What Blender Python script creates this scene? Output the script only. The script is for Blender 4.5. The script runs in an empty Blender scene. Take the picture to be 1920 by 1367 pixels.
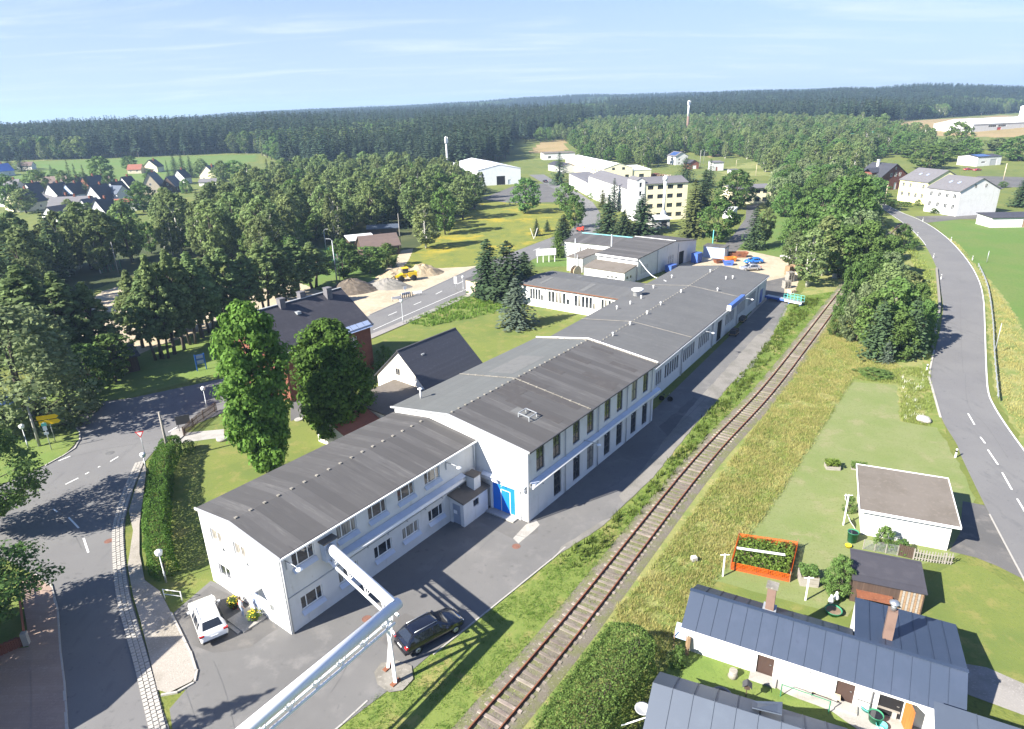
import bpy, bmesh, math, random
import numpy as np
from mathutils import Vector, Matrix, geometry
from mathutils.noise import noise as pnoise

SC = bpy.context.scene
COL = SC.collection
R = math.radians

# ------------------------------------------------------------------ camera
EYE = 34.0                       # height of the viewpoint over the yard
FPX, PITCH, ROLL = 1240.0, R(21.0), R(-1.6)
FWD = Vector((0, math.cos(PITCH), -math.sin(PITCH)))
_r0, _u0 = Vector((1, 0, 0)), Vector((0, math.sin(PITCH), math.cos(PITCH)))
RGT = math.cos(ROLL) * _r0 + math.sin(ROLL) * _u0
UPV = -math.sin(ROLL) * _r0 + math.cos(ROLL) * _u0
cam = bpy.data.cameras.new('camera')
cam.sensor_width, cam.lens = 36.0, 36.0 * FPX / 1920.0
cam.clip_start, cam.clip_end = 0.5, 20000.0
camo = bpy.data.objects.new('camera', cam)
COL.objects.link(camo)
camo.matrix_world = Matrix((RGT, UPV, -FWD)).transposed().to_4x4()
camo.location = (0, 0, EYE)
SC.camera = camo

# ------------------------------------------------------------------ light
SUN_AZ, SUN_EL = R(29.5), R(35.0)          # direction in which shadows fall, height of the sun
SC.view_settings.view_transform = 'Standard'
SC.view_settings.look = 'None'
SC.view_settings.gamma = 1.0
SC.view_settings.use_curve_mapping = False
SC.view_settings.exposure = 1.8
world = bpy.data.worlds.new('World')
SC.world = world
world.use_nodes = True
_n, _l = world.node_tree.nodes, world.node_tree.links
_n.clear()
_sky = _n.new('ShaderNodeTexSky')
_sky.sky_type = 'NISHITA'
_sky.sun_disc = False
_sky.sun_elevation = SUN_EL
_sky.sun_rotation = math.atan2(-math.cos(SUN_AZ), -math.sin(SUN_AZ)) % (2 * math.pi)
_sky.altitude = 600
_sky.air_density, _sky.dust_density, _sky.ozone_density = 1.0, 0.1, 2.5
_bg = _n.new('ShaderNodeBackground')
_bg.inputs['Strength'].default_value = 0.05
_wo = _n.new('ShaderNodeOutputWorld')
# thin streaks of high cloud over the whole sky
_tc = _n.new('ShaderNodeTexCoord')
_sep = _n.new('ShaderNodeSeparateXYZ')
_l.new(_tc.outputs['Generated'], _sep.inputs[0])
_dv = []
for k in (0, 1):
    m = _n.new('ShaderNodeMath'); m.operation = 'DIVIDE'
    a = _n.new('ShaderNodeMath'); a.operation = 'ADD'; a.inputs[1].default_value = 0.08
    ab = _n.new('ShaderNodeMath'); ab.operation = 'ABSOLUTE'
    _l.new(_sep.outputs[2], ab.inputs[0]); _l.new(ab.outputs[0], a.inputs[0])
    _l.new(_sep.outputs[k], m.inputs[0]); _l.new(a.outputs[0], m.inputs[1])
    _dv.append(m)
_cb = _n.new('ShaderNodeCombineXYZ')
_l.new(_dv[0].outputs[0], _cb.inputs[0]); _l.new(_dv[1].outputs[0], _cb.inputs[1])
_mp = _n.new('ShaderNodeMapping')
_mp.inputs['Scale'].default_value = (0.4, 1.3, 1)
_mp.inputs['Rotation'].default_value = (0, 0, R(7))
_l.new(_cb.outputs[0], _mp.inputs[0])
_nz = _n.new('ShaderNodeTexNoise')
_nz.inputs['Scale'].default_value = 1.25
_nz.inputs['Detail'].default_value = 7
_nz.inputs['Roughness'].default_value = 0.6
_nz.inputs['Distortion'].default_value = 0.5
_l.new(_mp.outputs[0], _nz.inputs['Vector'])
_mr = _n.new('ShaderNodeMapRange'); _mr.interpolation_type = 'SMOOTHSTEP'
_mr.inputs['From Min'].default_value, _mr.inputs['From Max'].default_value = 0.46, 0.78
_mr.inputs['To Max'].default_value = 0.5
_l.new(_nz.outputs['Fac'], _mr.inputs['Value'])
_mx = _n.new('ShaderNodeMix'); _mx.data_type = 'RGBA'
_mx.inputs['B'].default_value = (6.2, 6.6, 7.0, 1)
_l.new(_mr.outputs[0], _mx.inputs['Factor'])
_tn = _n.new('ShaderNodeMix'); _tn.data_type = 'RGBA'; _tn.blend_type = 'MULTIPLY'
_tn.inputs['Factor'].default_value = 1.0
_tn.inputs['B'].default_value = (0.68, 0.84, 1.2, 1)
_l.new(_sky.outputs[0], _tn.inputs['A'])
_vl = _n.new('ShaderNodeMix'); _vl.data_type = 'RGBA'      # the pale veil of a hazy summer sky, strongest low down
_vl.inputs['B'].default_value = (3.7, 4.3, 5.0, 1)
_vr = _n.new('ShaderNodeMapRange'); _vr.interpolation_type = 'SMOOTHSTEP'
_vr.inputs['From Min'].default_value, _vr.inputs['From Max'].default_value = 0.0, 0.36
_vr.inputs['To Min'].default_value, _vr.inputs['To Max'].default_value = 0.8, 0.06
_l.new(_sep.outputs[2], _vr.inputs['Value']); _l.new(_vr.outputs[0], _vl.inputs['Factor'])
_l.new(_tn.outputs['Result'], _vl.inputs['A'])
_l.new(_vl.outputs['Result'], _mx.inputs['A'])
_l.new(_mx.outputs['Result'], _bg.inputs['Color'])
_l.new(_bg.outputs[0], _wo.inputs['Surface'])

sun = bpy.data.lights.new('sun', 'SUN')
sun.energy, sun.angle, sun.color = 4.6, R(0.5), (1.0, 0.94, 0.83)
suno = bpy.data.objects.new('sun', sun)
COL.objects.link(suno)
suno.rotation_euler = Vector((math.cos(SUN_AZ) * math.cos(SUN_EL), math.sin(SUN_AZ) * math.cos(SUN_EL), -math.sin(SUN_EL))).to_track_quat('-Z', 'Y').to_euler()

SC.render.engine = 'CYCLES'
cy = SC.cycles
cy.max_bounces, cy.diffuse_bounces, cy.glossy_bounces, cy.transmission_bounces = 5, 3, 2, 3
cy.transparent_max_bounces, cy.volume_bounces = 4, 0
cy.use_denoising = True
cy.caustics_reflective = cy.caustics_refractive = False

# ------------------------------------------------------------------ lie of the land
def smooth(a, b, x):
    t = min(1.0, max(0.0, (x - a) / (b - a)))
    return t * t * (3 - 2 * t)

_AZ = [-180, -60, -36, -26.4, -20, -10, 0, 8, 14.4, 22, 25.5, 27.5, 30, 36, 60, 180]
_HC = [0, 0, 0, 6, 24, 34, 42, 47, 50, 50, 46, 32, 38, 30, 10, 0]

def land(x, y):
    """height of the terrain: level round the village, rising into wooded hills"""
    r = math.hypot(x, y)
    if r < 380: return 0.0
    az = math.degrees(math.atan2(x, y))
    w = smooth(800, 1500, r) * (1 - .75 * smooth(2500, 3000, r))
    return 12 * smooth(380, 820, r) + float(np.interp(az, _AZ, _HC)) * smooth(850, 3050, r) + 26 * w * pnoise(Vector((x * .0012 + y * .0003, y * .0019, 3)))

def sight(px, py):
    return RGT * ((px - 960.0) / FPX) - UPV * ((py - 683.5) / FPX) + FWD

def at(px, py, z=None):
    """survey: the place on the ground (or at height z) seen at a point of the 1920 x 1367 photograph"""
    d = sight(px, py)
    if z is not None or d.z < -0.085:
        zz = z or 0.0
        t = (EYE - zz) / -d.z
        return Vector((0, 0, EYE)) + d * t
    t, step = 300.0, 6.0
    while t < 5000:
        p = Vector((0, 0, EYE)) + d * t
        if p.z <= land(p.x, p.y): break
        t += step
    p.z = land(p.x, p.y)
    return p
# ------------------------------------------------------------------ tags and objects
def tag(o, label=None, cat=None, group=None, kind=None):
    if label: o['label'] = label
    if cat: o['category'] = cat
    if group: o['group'] = group
    if kind: o['kind'] = kind
    return o

def empty(name, loc, rz=0.0, label=None, cat=None, group=None):
    o = bpy.data.objects.new(name, None)
    o.empty_display_size = 0.5
    COL.objects.link(o)
    o.location = (loc[0], loc[1], loc[2] if len(loc) > 2 else 0.0)
    o.rotation_euler = (0, 0, rz)
    return tag(o, label, cat, group)

def link(name, me, parent=None, loc=None, rz=None):
    o = bpy.data.objects.new(name, me)
    COL.objects.link(o)
    if parent: o.parent = parent
    if loc is not None: o.location = loc
    if rz is not None: o.rotation_euler = (0, 0, rz)
    return o

def clone(o, loc=None, rz=None, scale=None, label=None, group=None):
    """copy a thing with its parts and their sub-parts"""
    def rec(s, par):
        c = s.copy()
        COL.objects.link(c)
        if par: c.parent = par
        for ch in KIDS.get(s.name, []):
            rec(ch, c)
        return c
    if o.name not in KIDS: index_kids(o)
    r = rec(o, None)
    if loc is not None: r.location = (loc[0], loc[1], loc[2] if len(loc) > 2 else 0.0)
    if rz is not None: r.rotation_euler = (0, 0, rz)
    if scale is not None: r.scale = scale if hasattr(scale, '__len__') else (scale,) * 3
    if label: r['label'] = label
    if group: r['group'] = group
    return r

KIDS = {}
def index_kids(o):
    KIDS[o.name] = list(o.children)
    for c in o.children: index_kids(c)

# ------------------------------------------------------------------ materials
def _sock(n, *names):
    for s in names:
        if s in n.inputs: return n.inputs[s]

def mat(name, col, rough=0.8, layers=(), bump=None, metal=0.0, spec=0.3, strips=None, objrand=0.0, island=0.0, trans=0.0, coat=0.0, emit=None):
    """procedural surface: base colour, noise layers (scale, colour, from, to, stretch), strips (axis, width, colour, amount, phase), bump (scale, distance)"""
    m = bpy.data.materials.new(name)
    m.use_nodes = True
    n, l = m.node_tree.nodes, m.node_tree.links
    b = n['Principled BSDF']
    b.inputs['Roughness'].default_value = rough
    b.inputs['Metallic'].default_value = metal
    s = _sock(b, 'Specular IOR Level', 'Specular')
    if s: s.default_value = spec
    if coat: b.inputs['Coat Weight'].default_value = coat
    tc = n.new('ShaderNodeTexCoord')
    cur = n.new('ShaderNodeRGB')
    cur.outputs[0].default_value = (*col, 1)
    cur = cur.outputs[0]
    def mixin(cur, fac, c2):
        x = n.new('ShaderNodeMix'); x.data_type = 'RGBA'
        l.new(fac, x.inputs['Factor']); l.new(cur, x.inputs['A'])
        x.inputs['B'].default_value = (*c2, 1)
        return x.outputs['Result']
    for i, L in enumerate(layers):
        sc, c2, lo, hi = L[:4]
        st = L[4] if len(L) > 4 else None
        nz = n.new('ShaderNodeTexNoise')
        nz.inputs['Scale'].default_value = sc
        nz.inputs['Detail'].default_value = 5
        nz.inputs['Roughness'].default_value = 0.62
        mp = n.new('ShaderNodeMapping')
        mp.inputs['Location'].default_value = (7.3 * i, 3.1 * i, 1.7 * i)
        if st: mp.inputs['Scale'].default_value = st
        l.new(tc.outputs['Object'], mp.inputs[0]); l.new(mp.outputs[0], nz.inputs['Vector'])
        mr = n.new('ShaderNodeMapRange'); mr.interpolation_type = 'SMOOTHSTEP'
        mr.inputs['From Min'].default_value, mr.inputs['From Max'].default_value = lo, hi
        l.new(nz.outputs['Fac'], mr.inputs['Value'])
        cur = mixin(cur, mr.outputs[0], c2)
    for st in ([strips] if strips and not isinstance(strips, list) else (strips or [])):
        ax, w, c2, amt = st[:4]
        sp = n.new('ShaderNodeSeparateXYZ'); l.new(tc.outputs['Object'], sp.inputs[0])
        d = n.new('ShaderNodeMath'); d.operation = 'DIVIDE'; d.inputs[1].default_value = w
        l.new(sp.outputs[ax], d.inputs[0])
        f = n.new('ShaderNodeMath'); f.operation = 'FLOOR'; l.new(d.outputs[0], f.inputs[0])
        wn = n.new('ShaderNodeTexWhiteNoise'); wn.noise_dimensions = '1D'
        l.new(f.outputs[0], wn.inputs['W'])
        ml = n.new('ShaderNodeMath'); ml.operation = 'MULTIPLY'; ml.inputs[1].default_value = amt
        l.new(wn.outputs['Value'], ml.inputs[0])
        cur = mixin(cur, ml.outputs[0], c2)
        # the lap at each strip's edge
        fr = n.new('ShaderNodeMath'); fr.operation = 'FRACT'; l.new(d.outputs[0], fr.inputs[0])
        lt = n.new('ShaderNodeMath'); lt.operation = 'LESS_THAN'; lt.inputs[1].default_value = 0.06
        l.new(fr.outputs[0], lt.inputs[0])
        m2 = n.new('ShaderNodeMath'); m2.operation = 'MULTIPLY'; m2.inputs[1].default_value = 0.35
        l.new(lt.outputs[0], m2.inputs[0])
        cur = mixin(cur, m2.outputs[0], tuple(c * 0.55 for c in col))
    if objrand or island:
        hs = n.new('ShaderNodeHueSaturation')
        src = []
        if objrand:
            oi = n.new('ShaderNodeObjectInfo'); src.append((oi.outputs['Random'], objrand))
        if island:
            ge = n.new('ShaderNodeNewGeometry'); src.append((ge.outputs['Random Per Island'], island))
        tot = None
        for so, amp in src:
            mr = n.new('ShaderNodeMapRange')
            mr.inputs['To Min'].default_value, mr.inputs['To Max'].default_value = -amp, amp
            l.new(so, mr.inputs['Value'])
            if tot is None: tot = mr.outputs[0]
            else:
                ad = n.new('ShaderNodeMath'); l.new(tot, ad.inputs[0]); l.new(mr.outputs[0], ad.inputs[1]); tot = ad.outputs[0]
        ad = n.new('ShaderNodeMath'); ad.inputs[1].default_value = 1.0; l.new(tot, ad.inputs[0])
        l.new(ad.outputs[0], hs.inputs['Value'])
        if objrand:
            mr = n.new('ShaderNodeMapRange')
            mr.inputs['To Min'].default_value, mr.inputs['To Max'].default_value = 0.5 - objrand * 0.05, 0.5 + objrand * 0.07
            wn = n.new('ShaderNodeTexWhiteNoise'); wn.noise_dimensions = '1D'
            l.new(oi.outputs['Random'], wn.inputs['W']); l.new(wn.outputs['Value'], mr.inputs['Value'])
            l.new(mr.outputs[0], hs.inputs['Hue'])
        l.new(cur, hs.inputs['Color']); cur = hs.outputs[0]
    l.new(cur, b.inputs['Base Color'])
    if bump:
        nz = n.new('ShaderNodeTexNoise'); nz.inputs['Scale'].default_value = bump[0]; nz.inputs['Detail'].default_value = 4
        l.new(tc.outputs['Object'], nz.inputs['Vector'])
        bp = n.new('ShaderNodeBump'); bp.inputs['Distance'].default_value = bump[1]; bp.inputs['Strength'].default_value = 0.8
        l.new(nz.outputs['Fac'], bp.inputs['Height']); l.new(bp.outputs[0], b.inputs['Normal'])
    if trans:
        tr = n.new('ShaderNodeBsdfTranslucent'); l.new(cur, tr.inputs['Color'])
        mxs = n.new('ShaderNodeMixShader'); mxs.inputs[0].default_value = trans
        l.new(b.outputs[0], mxs.inputs[1]); l.new(tr.outputs[0], mxs.inputs[2])
        l.new(mxs.outputs[0], n['Material Output'].inputs['Surface'])
    return m

M = {}
def defm(key, *a, **k): M[key] = mat(key, *a, **k)

# setting
defm('meadow', (0.132, 0.155, 0.034), .95, [(.05, (0.098, 0.132, 0.03), .42, .62), (.35, (0.178, 0.178, 0.049), .5, .72), (3.0, (0.086, 0.115, 0.025), .5, .7)], bump=(6, .05))
defm('forest_floor', (.045, .06, .02), .95, [(.05, (.075, .085, .03), .45, .65)])
defm('lawn', (0.145, 0.173, 0.039), .95, [(.12, (0.106, 0.145, 0.034), .4, .65), (.6, (0.19, 0.185, 0.056), .48, .7), (5, (0.112, 0.14, 0.034), .5, .7)], bump=(14, .03))
defm('lawn_fresh', (0.127, 0.188, 0.04), .95, [(.15, (0.155, 0.193, 0.05), .4, .65), (.5, (0.099, 0.155, 0.033), .5, .7), (6, (0.099, 0.144, 0.033), .5, .7)], bump=(14, .03))
defm('lawn_dry', (0.18, 0.205, 0.083), .95, [(.13, (0.149, 0.189, 0.061), .42, .62), (.45, (0.216, 0.214, 0.106), .52, .7), (1.6, (0.162, 0.194, 0.068), .52, .68, (.4, 1.6, 1)), (6, (0.135, 0.16, 0.054), .5, .7)], bump=(14, .03))
defm('field_green', (0.094, 0.162, 0.032), .95, [(.08, (0.114, 0.162, 0.04), .4, .6), (2.5, (0.074, 0.13, 0.025), .5, .7)], bump=(5, .05))
defm('meadow_yellow', (0.158, 0.174, 0.032), .95, [(.07, (0.317, 0.253, 0.026), .5, .68), (.3, (0.116, 0.148, 0.03), .48, .66), (1.6, (0.38, 0.296, 0.032), .6, .75)], bump=(6, .06))
defm('dry_field', (0.288, 0.212, 0.104), .95, [(.03, (0.24, 0.188, 0.084), .4, .65), (.4, (0.32, 0.24, 0.128), .5, .7)])
defm('dry_grass', (0.221, 0.225, 0.078), .95, [(.25, (0.138, 0.184, 0.046), .42, .6), (1.0, (0.294, 0.262, 0.11), .52, .7), (5, (0.175, 0.184, 0.064), .5, .7)], bump=(7, .06))
defm('verge', (0.144, 0.186, 0.042), .95, [(.3, (0.24, 0.216, 0.078), .5, .68), (1.5, (0.102, 0.15, 0.03), .5, .68)], bump=(9, .05))
defm('asphalt', (0.151, 0.148, 0.146), .92, [(.07, (0.125, 0.123, 0.123), .4, .62), (.5, (0.174, 0.168, 0.165), .5, .7), (1.7, (0.112, 0.11, 0.109), .58, .72), (30, (0.112, 0.112, 0.112), .5, .7)], bump=(40, .006))
defm('asphalt_road', (0.149, 0.147, 0.15), .9, [(.1, (0.167, 0.165, 0.165), .4, .62), (.9, (0.127, 0.127, 0.13), .55, .75, (1, .25, 1)), (2.2, (0.11, 0.11, 0.112), .6, .72), (30, (0.11, 0.11, 0.11), .5, .7)], bump=(40, .006))
defm('asphalt_old', (0.121, 0.117, 0.115), .92, [(.12, (0.097, 0.095, 0.095), .42, .62), (.7, (0.153, 0.145, 0.137), .5, .7), (25, (0.081, 0.081, 0.081), .5, .7)], bump=(30, .008))
defm('asphalt_patch', (.12, .12, .122), .92, [(1.2, (.15, .15, .15), .45, .7)])
defm('sand', (0.411, 0.346, 0.252), .95, [(.15, (0.337, 0.281, 0.201), .42, .64), (1.2, (0.458, 0.393, 0.299), .5, .7)], bump=(6, .05))
defm('gravel', (0.318, 0.29, 0.258), .95, [(.25, (0.243, 0.22, 0.187), .42, .62), (9, (0.393, 0.365, 0.327), .52, .7), (14, (0.187, 0.168, 0.15), .54, .72)], bump=(18, .03))
defm('gravel_dark', (.2, .19, .175), .95, [(.4, (.15, .145, .13), .42, .62), (12, (.28, .26, .24), .52, .7)], bump=(18, .03))
defm('ballast', (.165, .145, .118), .95, [(.6, (.145, .15, .07), .42, .58), (7, (.27, .24, .21), .55, .7), (11, (.095, .082, .068), .52, .7)], bump=(14, .06))
defm('paver', (0.324, 0.24, 0.198), .9, [(.4, (0.276, 0.204, 0.174), .42, .65), (9, (0.372, 0.288, 0.24), .5, .7)], strips=(1, .22, (0.264, 0.192, 0.156), .5), bump=(20, .01))
defm('paver_grey', (0.255, 0.242, 0.23), .9, [(.5, (0.212, 0.2, 0.187), .42, .65), (9, (0.306, 0.289, 0.272), .5, .7)], bump=(20, .012))
defm('stone', (.38, .36, .33), .9, [(1.5, (.3, .28, .26), .42, .65), (20, (.45, .43, .4), .5, .7)], bump=(20, .02))
defm('line_paint', (.75, .75, .73), .8, [(2.5, (.5, .5, .49), .55, .75)])
defm('soil', (.17, .125, .085), .95, [(1, (.23, .17, .115), .45, .65)], bump=(9, .05))
defm('dirt_dark', (.11, .09, .07), .95, [(1.2, (.17, .14, .11), .45, .65)], bump=(5, .1))
defm('rubble', (.35, .285, .19), .95, [(.8, (.26, .2, .13), .42, .62), (5, (.42, .36, .26), .5, .7)], bump=(4, .12))
# buildings
defm('render_white', (0.639, 0.639, 0.634), .85, [(.6, (0.583, 0.583, 0.578), .45, .7), (1.2, (0.526, 0.517, 0.489), .56, .75, (1.41, 1.41, 0.15)), (3, (0.47, 0.451, 0.414), .66, .78)])
defm('render_old', (.74, .72, .67), .9, [(.5, (.66, .62, .55), .45, .65), (1.4, (.5, .46, .4), .6, .75)])
defm('render_cream', (.78, .72, .5), .88, [(.6, (.73, .67, .46), .45, .7)])
defm('render_yellow', (.82, .79, .42), .88, [(.6, (.78, .75, .4), .45, .7)])
defm('render_beige', (.55, .47, .36), .88, [(.8, (.48, .41, .31), .45, .7)])
defm('render_grey', (.42, .42, .41), .88, [(.8, (.36, .36, .35), .45, .7)])
defm('render_blue', (.4, .5, .68), .88, [(.8, (.36, .45, .62), .45, .7)])
defm('brick', (0.208, 0.076, 0.05), .9, [(1.2, (0.16, 0.06, 0.044), .42, .62), (14, (0.248, 0.1, 0.068), .5, .7)], strips=(2, .16, (0.168, 0.064, 0.044), .5))
defm('felt', (.132, .130, .128), .88, [(.25, (.12, .118, .117), .4, .65), (2.5, (.148, .145, .14), .5, .75, (.4, 3, 1)), (40, (.1, .1, .1), .5, .75)], strips=(0, 1.0, (.105, .103, .103), .55), bump=(60, .004))
defm('felt_brown', (.1, .097, .098), .88, [(.3, (.085, .082, .083), .4, .65), (1.3, (.13, .126, .124), .5, .7, (2.6, .25, 1)), (1.1, (.06, .058, .059), .56, .72, (3.5, .2, 1)), (40, (.075, .075, .075), .5, .75)], strips=(0, 1.0, (.064, .062, .063), .9), bump=(60, .004))
defm('felt_green', (0.123, 0.13, 0.129), .88, [(.3, (0.112, 0.118, 0.117), .4, .65), (1.6, (0.14, 0.145, 0.143), .5, .72, (2.6, .3, 1)), (40, (0.121, 0.127, 0.127), .5, .75)], strips=(1, 1.0, (0.106, 0.11, 0.11), .6), bump=(60, .004))
defm('felt_grey', (0.116, 0.118, 0.12), .9, [(.2, (0.101, 0.103, 0.106), .4, .65), (1.4, (0.132, 0.132, 0.132), .5, .75), (40, (0.088, 0.088, 0.088), .5, .75)], strips=(0, 1.0, (0.094, 0.096, 0.099), .5), bump=(60, .004))
defm('felt_patch', (.068, .064, .064), .88, [(1.5, (.08, .076, .075), .45, .7)], bump=(60, .004))
defm('felt_light', (.14, .142, .14), .88, [(1.5, (.12, .121, .12), .45, .7)], bump=(60, .004))
defm('felt_moss', (.15, .132, .115), .92, [(.35, (.128, .112, .095), .4, .66), (3, (.172, .15, .13), .5, .75)], bump=(30, .01))
defm('slate', (.052, .053, .064), .55, [(3, (.068, .07, .085), .5, .7), (9, (.1, .1, .112), .64, .72)], strips=(2, .22, (.038, .039, .048), .6), bump=(10, .012), spec=.5)
defm('tile_grey', (.155, .15, .16), .75, [(1.5, (.13, .128, .138), .45, .68)], strips=(2, .3, (.125, .12, .13), .6), bump=(8, .015))
defm('tile_dark', (.06, .058, .068), .6, [(1.5, (.075, .072, .082), .45, .68)], strips=(2, .3, (.045, .043, .052), .6), bump=(8, .015))
defm('tile_brown', (.16, .115, .1), .8, [(1.2, (.13, .095, .085), .45, .68)], strips=(2, .3, (.12, .09, .08), .6), bump=(8, .015))
defm('tile_red', (.27, .1, .065), .8, [(1.2, (.22, .085, .06), .45, .68)], strips=(2, .3, (.2, .08, .055), .6), bump=(8, .015))
defm('roof_blue', (0.032, 0.048, 0.083), .5, [(.7, (0.038, 0.054, 0.092), .45, .7), (3, (0.03, 0.043, 0.076), .55, .75)], spec=.5)
defm('roof_blue_light', (0.07, 0.087, 0.119), .5, [(.7, (0.078, 0.097, 0.13), .45, .7)], spec=.5)
defm('sheet_white', (.78, .8, .82), .5, [(.5, (.72, .74, .76), .45, .7)])
defm('sheet_blue', (.06, .13, .42), .45, [(1, (.052, .115, .38), .45, .7)], spec=.5)
defm('sheet_turq', (.1, .42, .42), .5, [(1, (.09, .37, .37), .45, .7)])
defm('roof_teal', (.03, .2, .15), .6)
defm('trim_white', (.8, .8, .79), .6, [(3, (.72, .72, .71), .55, .75)])
defm('trim_grey', (.4, .41, .42), .6, [(3, (.33, .34, .35), .5, .7)])
defm('glass', (.018, .022, .03), .04, spec=.9, layers=[(.35, (.045, .05, .06), .5, .6)])
defm('glass_curtain', (.32, .3, .26), .12, [(3, (.12, .11, .1), .5, .58, (3, 3, .2))], spec=.8)
defm('skylight', (.25, .62, .66), .35, [(1.2, (.35, .7, .73), .45, .7)], spec=.6)
defm('solar', (.035, .07, .2), .12, [(2, (.045, .085, .23), .45, .7)], spec=.8)
defm('solar_pale', (.35, .42, .58), .18, [(2, (.3, .37, .54), .45, .7)], spec=.8)
defm('door_blue', (.012, .18, .72), .45, [(1, (.012, .165, .66), .45, .7)], spec=.5)
defm('door_brown', (.06, .038, .032), .6, [(2, (.075, .048, .04), .45, .7, (1, 1, .3))])
defm('door_grey', (.3, .34, .42), .6)
defm('dark_void', (.012, .012, .014), .9)
defm('wood_dark', (.075, .05, .038), .85, [(2, (.1, .07, .055), .45, .65, (6, 6, .4))], strips=(0, .16, (.05, .035, .028), .6))
defm('wood', (.28, .19, .115), .85, [(2, (.22, .145, .085), .45, .65, (.5, 4, 4))])
defm('wood_grey', (.3, .28, .25), .88, [(2, (.22, .2, .175), .45, .65, (.5, 5, 5))])
defm('wood_pale', (.55, .47, .34), .85, [(2, (.46, .38, .26), .45, .65)])
defm('wood_orange', (.5, .17, .04), .6, [(2, (.42, .13, .03), .45, .65, (4, 4, .4))])
defm('sleeper', (.2, .17, .145), .9, [(2, (.33, .29, .25), .45, .62, (.4, 5, 5)), (.7, (.13, .105, .09), .5, .7)], objrand=.3)
defm('rust', (.2, .075, .04), .85, [(1.2, (.14, .055, .035), .45, .65), (9, (.28, .12, .06), .5, .7)])
defm('concrete', (0.34, 0.327, 0.306), .9, [(.8, (0.272, 0.259, 0.238), .42, .65), (12, (0.391, 0.374, 0.348), .5, .7)], bump=(20, .01))
defm('concrete_dark', (.23, .215, .19), .92, [(.8, (.16, .15, .13), .42, .65), (4, (.3, .28, .25), .52, .7)], bump=(20, .01))
defm('metal', (.5, .52, .54), .4, metal=.8)
defm('metal_dark', (.06, .06, .065), .5)
defm('galv', (.42, .44, .46), .5, [(3, (.36, .38, .4), .45, .7)], metal=.4)
defm('pipe_white', (.8, .81, .83), .38, [(1.2, (.74, .75, .77), .5, .75)], spec=.5)
defm('plaster_blue', (.5, .55, .64), .85, [(1.2, (.45, .5, .6), .45, .7)])
defm('chimney_brown', (.19, .125, .1), .8, [(2, (.16, .105, .085), .45, .7)])
# small things
defm('car_white', (.8, .8, .8), .22, spec=.6, coat=.6)
defm('car_black', (.006, .007, .014), .12, spec=.7, coat=.8)
defm('car_blue', (.02, .17, .62), .2, spec=.6, coat=.6)
defm('car_silver', (.5, .52, .56), .25, metal=.6, coat=.5)
defm('car_red', (.35, .06, .05), .3, coat=.4)
defm('car_dark', (.02, .02, .025), .25, coat=.5)
defm('tyre', (.015, .015, .016), .8)
defm('lamp_red', (.5, .02, .02), .2, spec=.6)
defm('lamp_clear', (.7, .72, .75), .1, spec=.8)
defm('plate', (.75, .75, .75), .5)
defm('yellow', (.72, .5, .02), .5, [(1.5, (.62, .42, .02), .5, .7)])
defm('sign_yellow', (.85, .52, .01), .5)
defm('sign_white', (.8, .8, .8), .5)
defm('sign_red', (.6, .03, .03), .5)
defm('sign_blue', (.03, .14, .5), .5)
defm('red', (.5, .06, .04), .5)
defm('orange_net', (.75, .16, .02), .6, [(20, (.6, .11, .015), .45, .65)], trans=.3)
defm('orange', (.62, .2, .03), .6, [(1, (.5, .16, .03), .45, .65)])
defm('green_plastic', (.04, .22, .12), .5)
defm('turq', (.12, .5, .45), .5)
defm('blue_plastic', (.02, .12, .5), .45)
defm('yellow_lid', (.8, .62, .03), .5)
defm('black_plastic', (.02, .02, .022), .5)
defm('white_plastic', (.75, .75, .74), .5)
defm('manhole', (.2, .1, .075), .85, [(8, (.14, .075, .06), .45, .65)])
defm('lamp_glass', (.8, .82, .84), .25, spec=.6)
defm('skin', (.55, .36, .27), .6)
defm('shirt', (.6, .62, .68), .8)
defm('jeans', (.35, .42, .55), .8)
defm('hair', (.12, .08, .05), .8)
defm('flower_yellow', (.75, .55, .02), .7, island=.2)
defm('flower_white', (.78, .78, .72), .8)
defm('flower_red', (.6, .05, .04), .7)
# plants
defm('bark', (.09, .075, .06), .95, [(3, (.13, .11, .09), .45, .65)])
defm('bark_birch', (.55, .53, .49), .9, [(2.5, (.08, .07, .065), .58, .66, (1, 1, 3))])
defm('bark_grey', (.2, .18, .155), .95, [(3, (.14, .12, .1), .45, .65)])
def leafm(key, col, island=.4, objrand=.25, trans=.45):
    defm(key, col, .75, objrand=objrand, island=island, trans=trans, spec=.15)
leafm('leaf_linden', (.1, .205, .037))
leafm('leaf_birch', (.175, .225, .088), .3)
leafm('leaf_alder', (.18, .24, .09), .3)
leafm('leaf_maple', (.12, .2, .055), .3)
leafm('leaf_willow', (.2, .255, .12), .3)
leafm('leaf_hedge', (.09, .175, .032), objrand=.0)
leafm('leaf_thuja', (.13, .205, .05), objrand=.0)
leafm('leaf_shrub', (.125, .2, .055), .3)
leafm('leaf_light', (.13, .19, .035))
leafm('leaf_dark', (.05, .085, .027))
leafm('needle', (.055, .09, .042), .4, .25, .2)
leafm('needle_blue', (.085, .115, .082), .4, .15, .12)
leafm('needle_pine', (.05, .078, .038), .4, .2, .15)
leafm('needle_olive', (.1, .12, .042), .4, .2, .15)
leafm('needle_far', (.05, .08, .044), .35, .45, .2)
leafm('blade_green', (.14, .24, .04), .35, 0, .4)
leafm('blade_dry', (.4, .37, .14), .35, 0, .4)
leafm('blade_mix', (.25, .3, .08), .5, 0, .4)
leafm('blade_lawn', (.15, .185, .04), .35, 0, .35)

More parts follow.
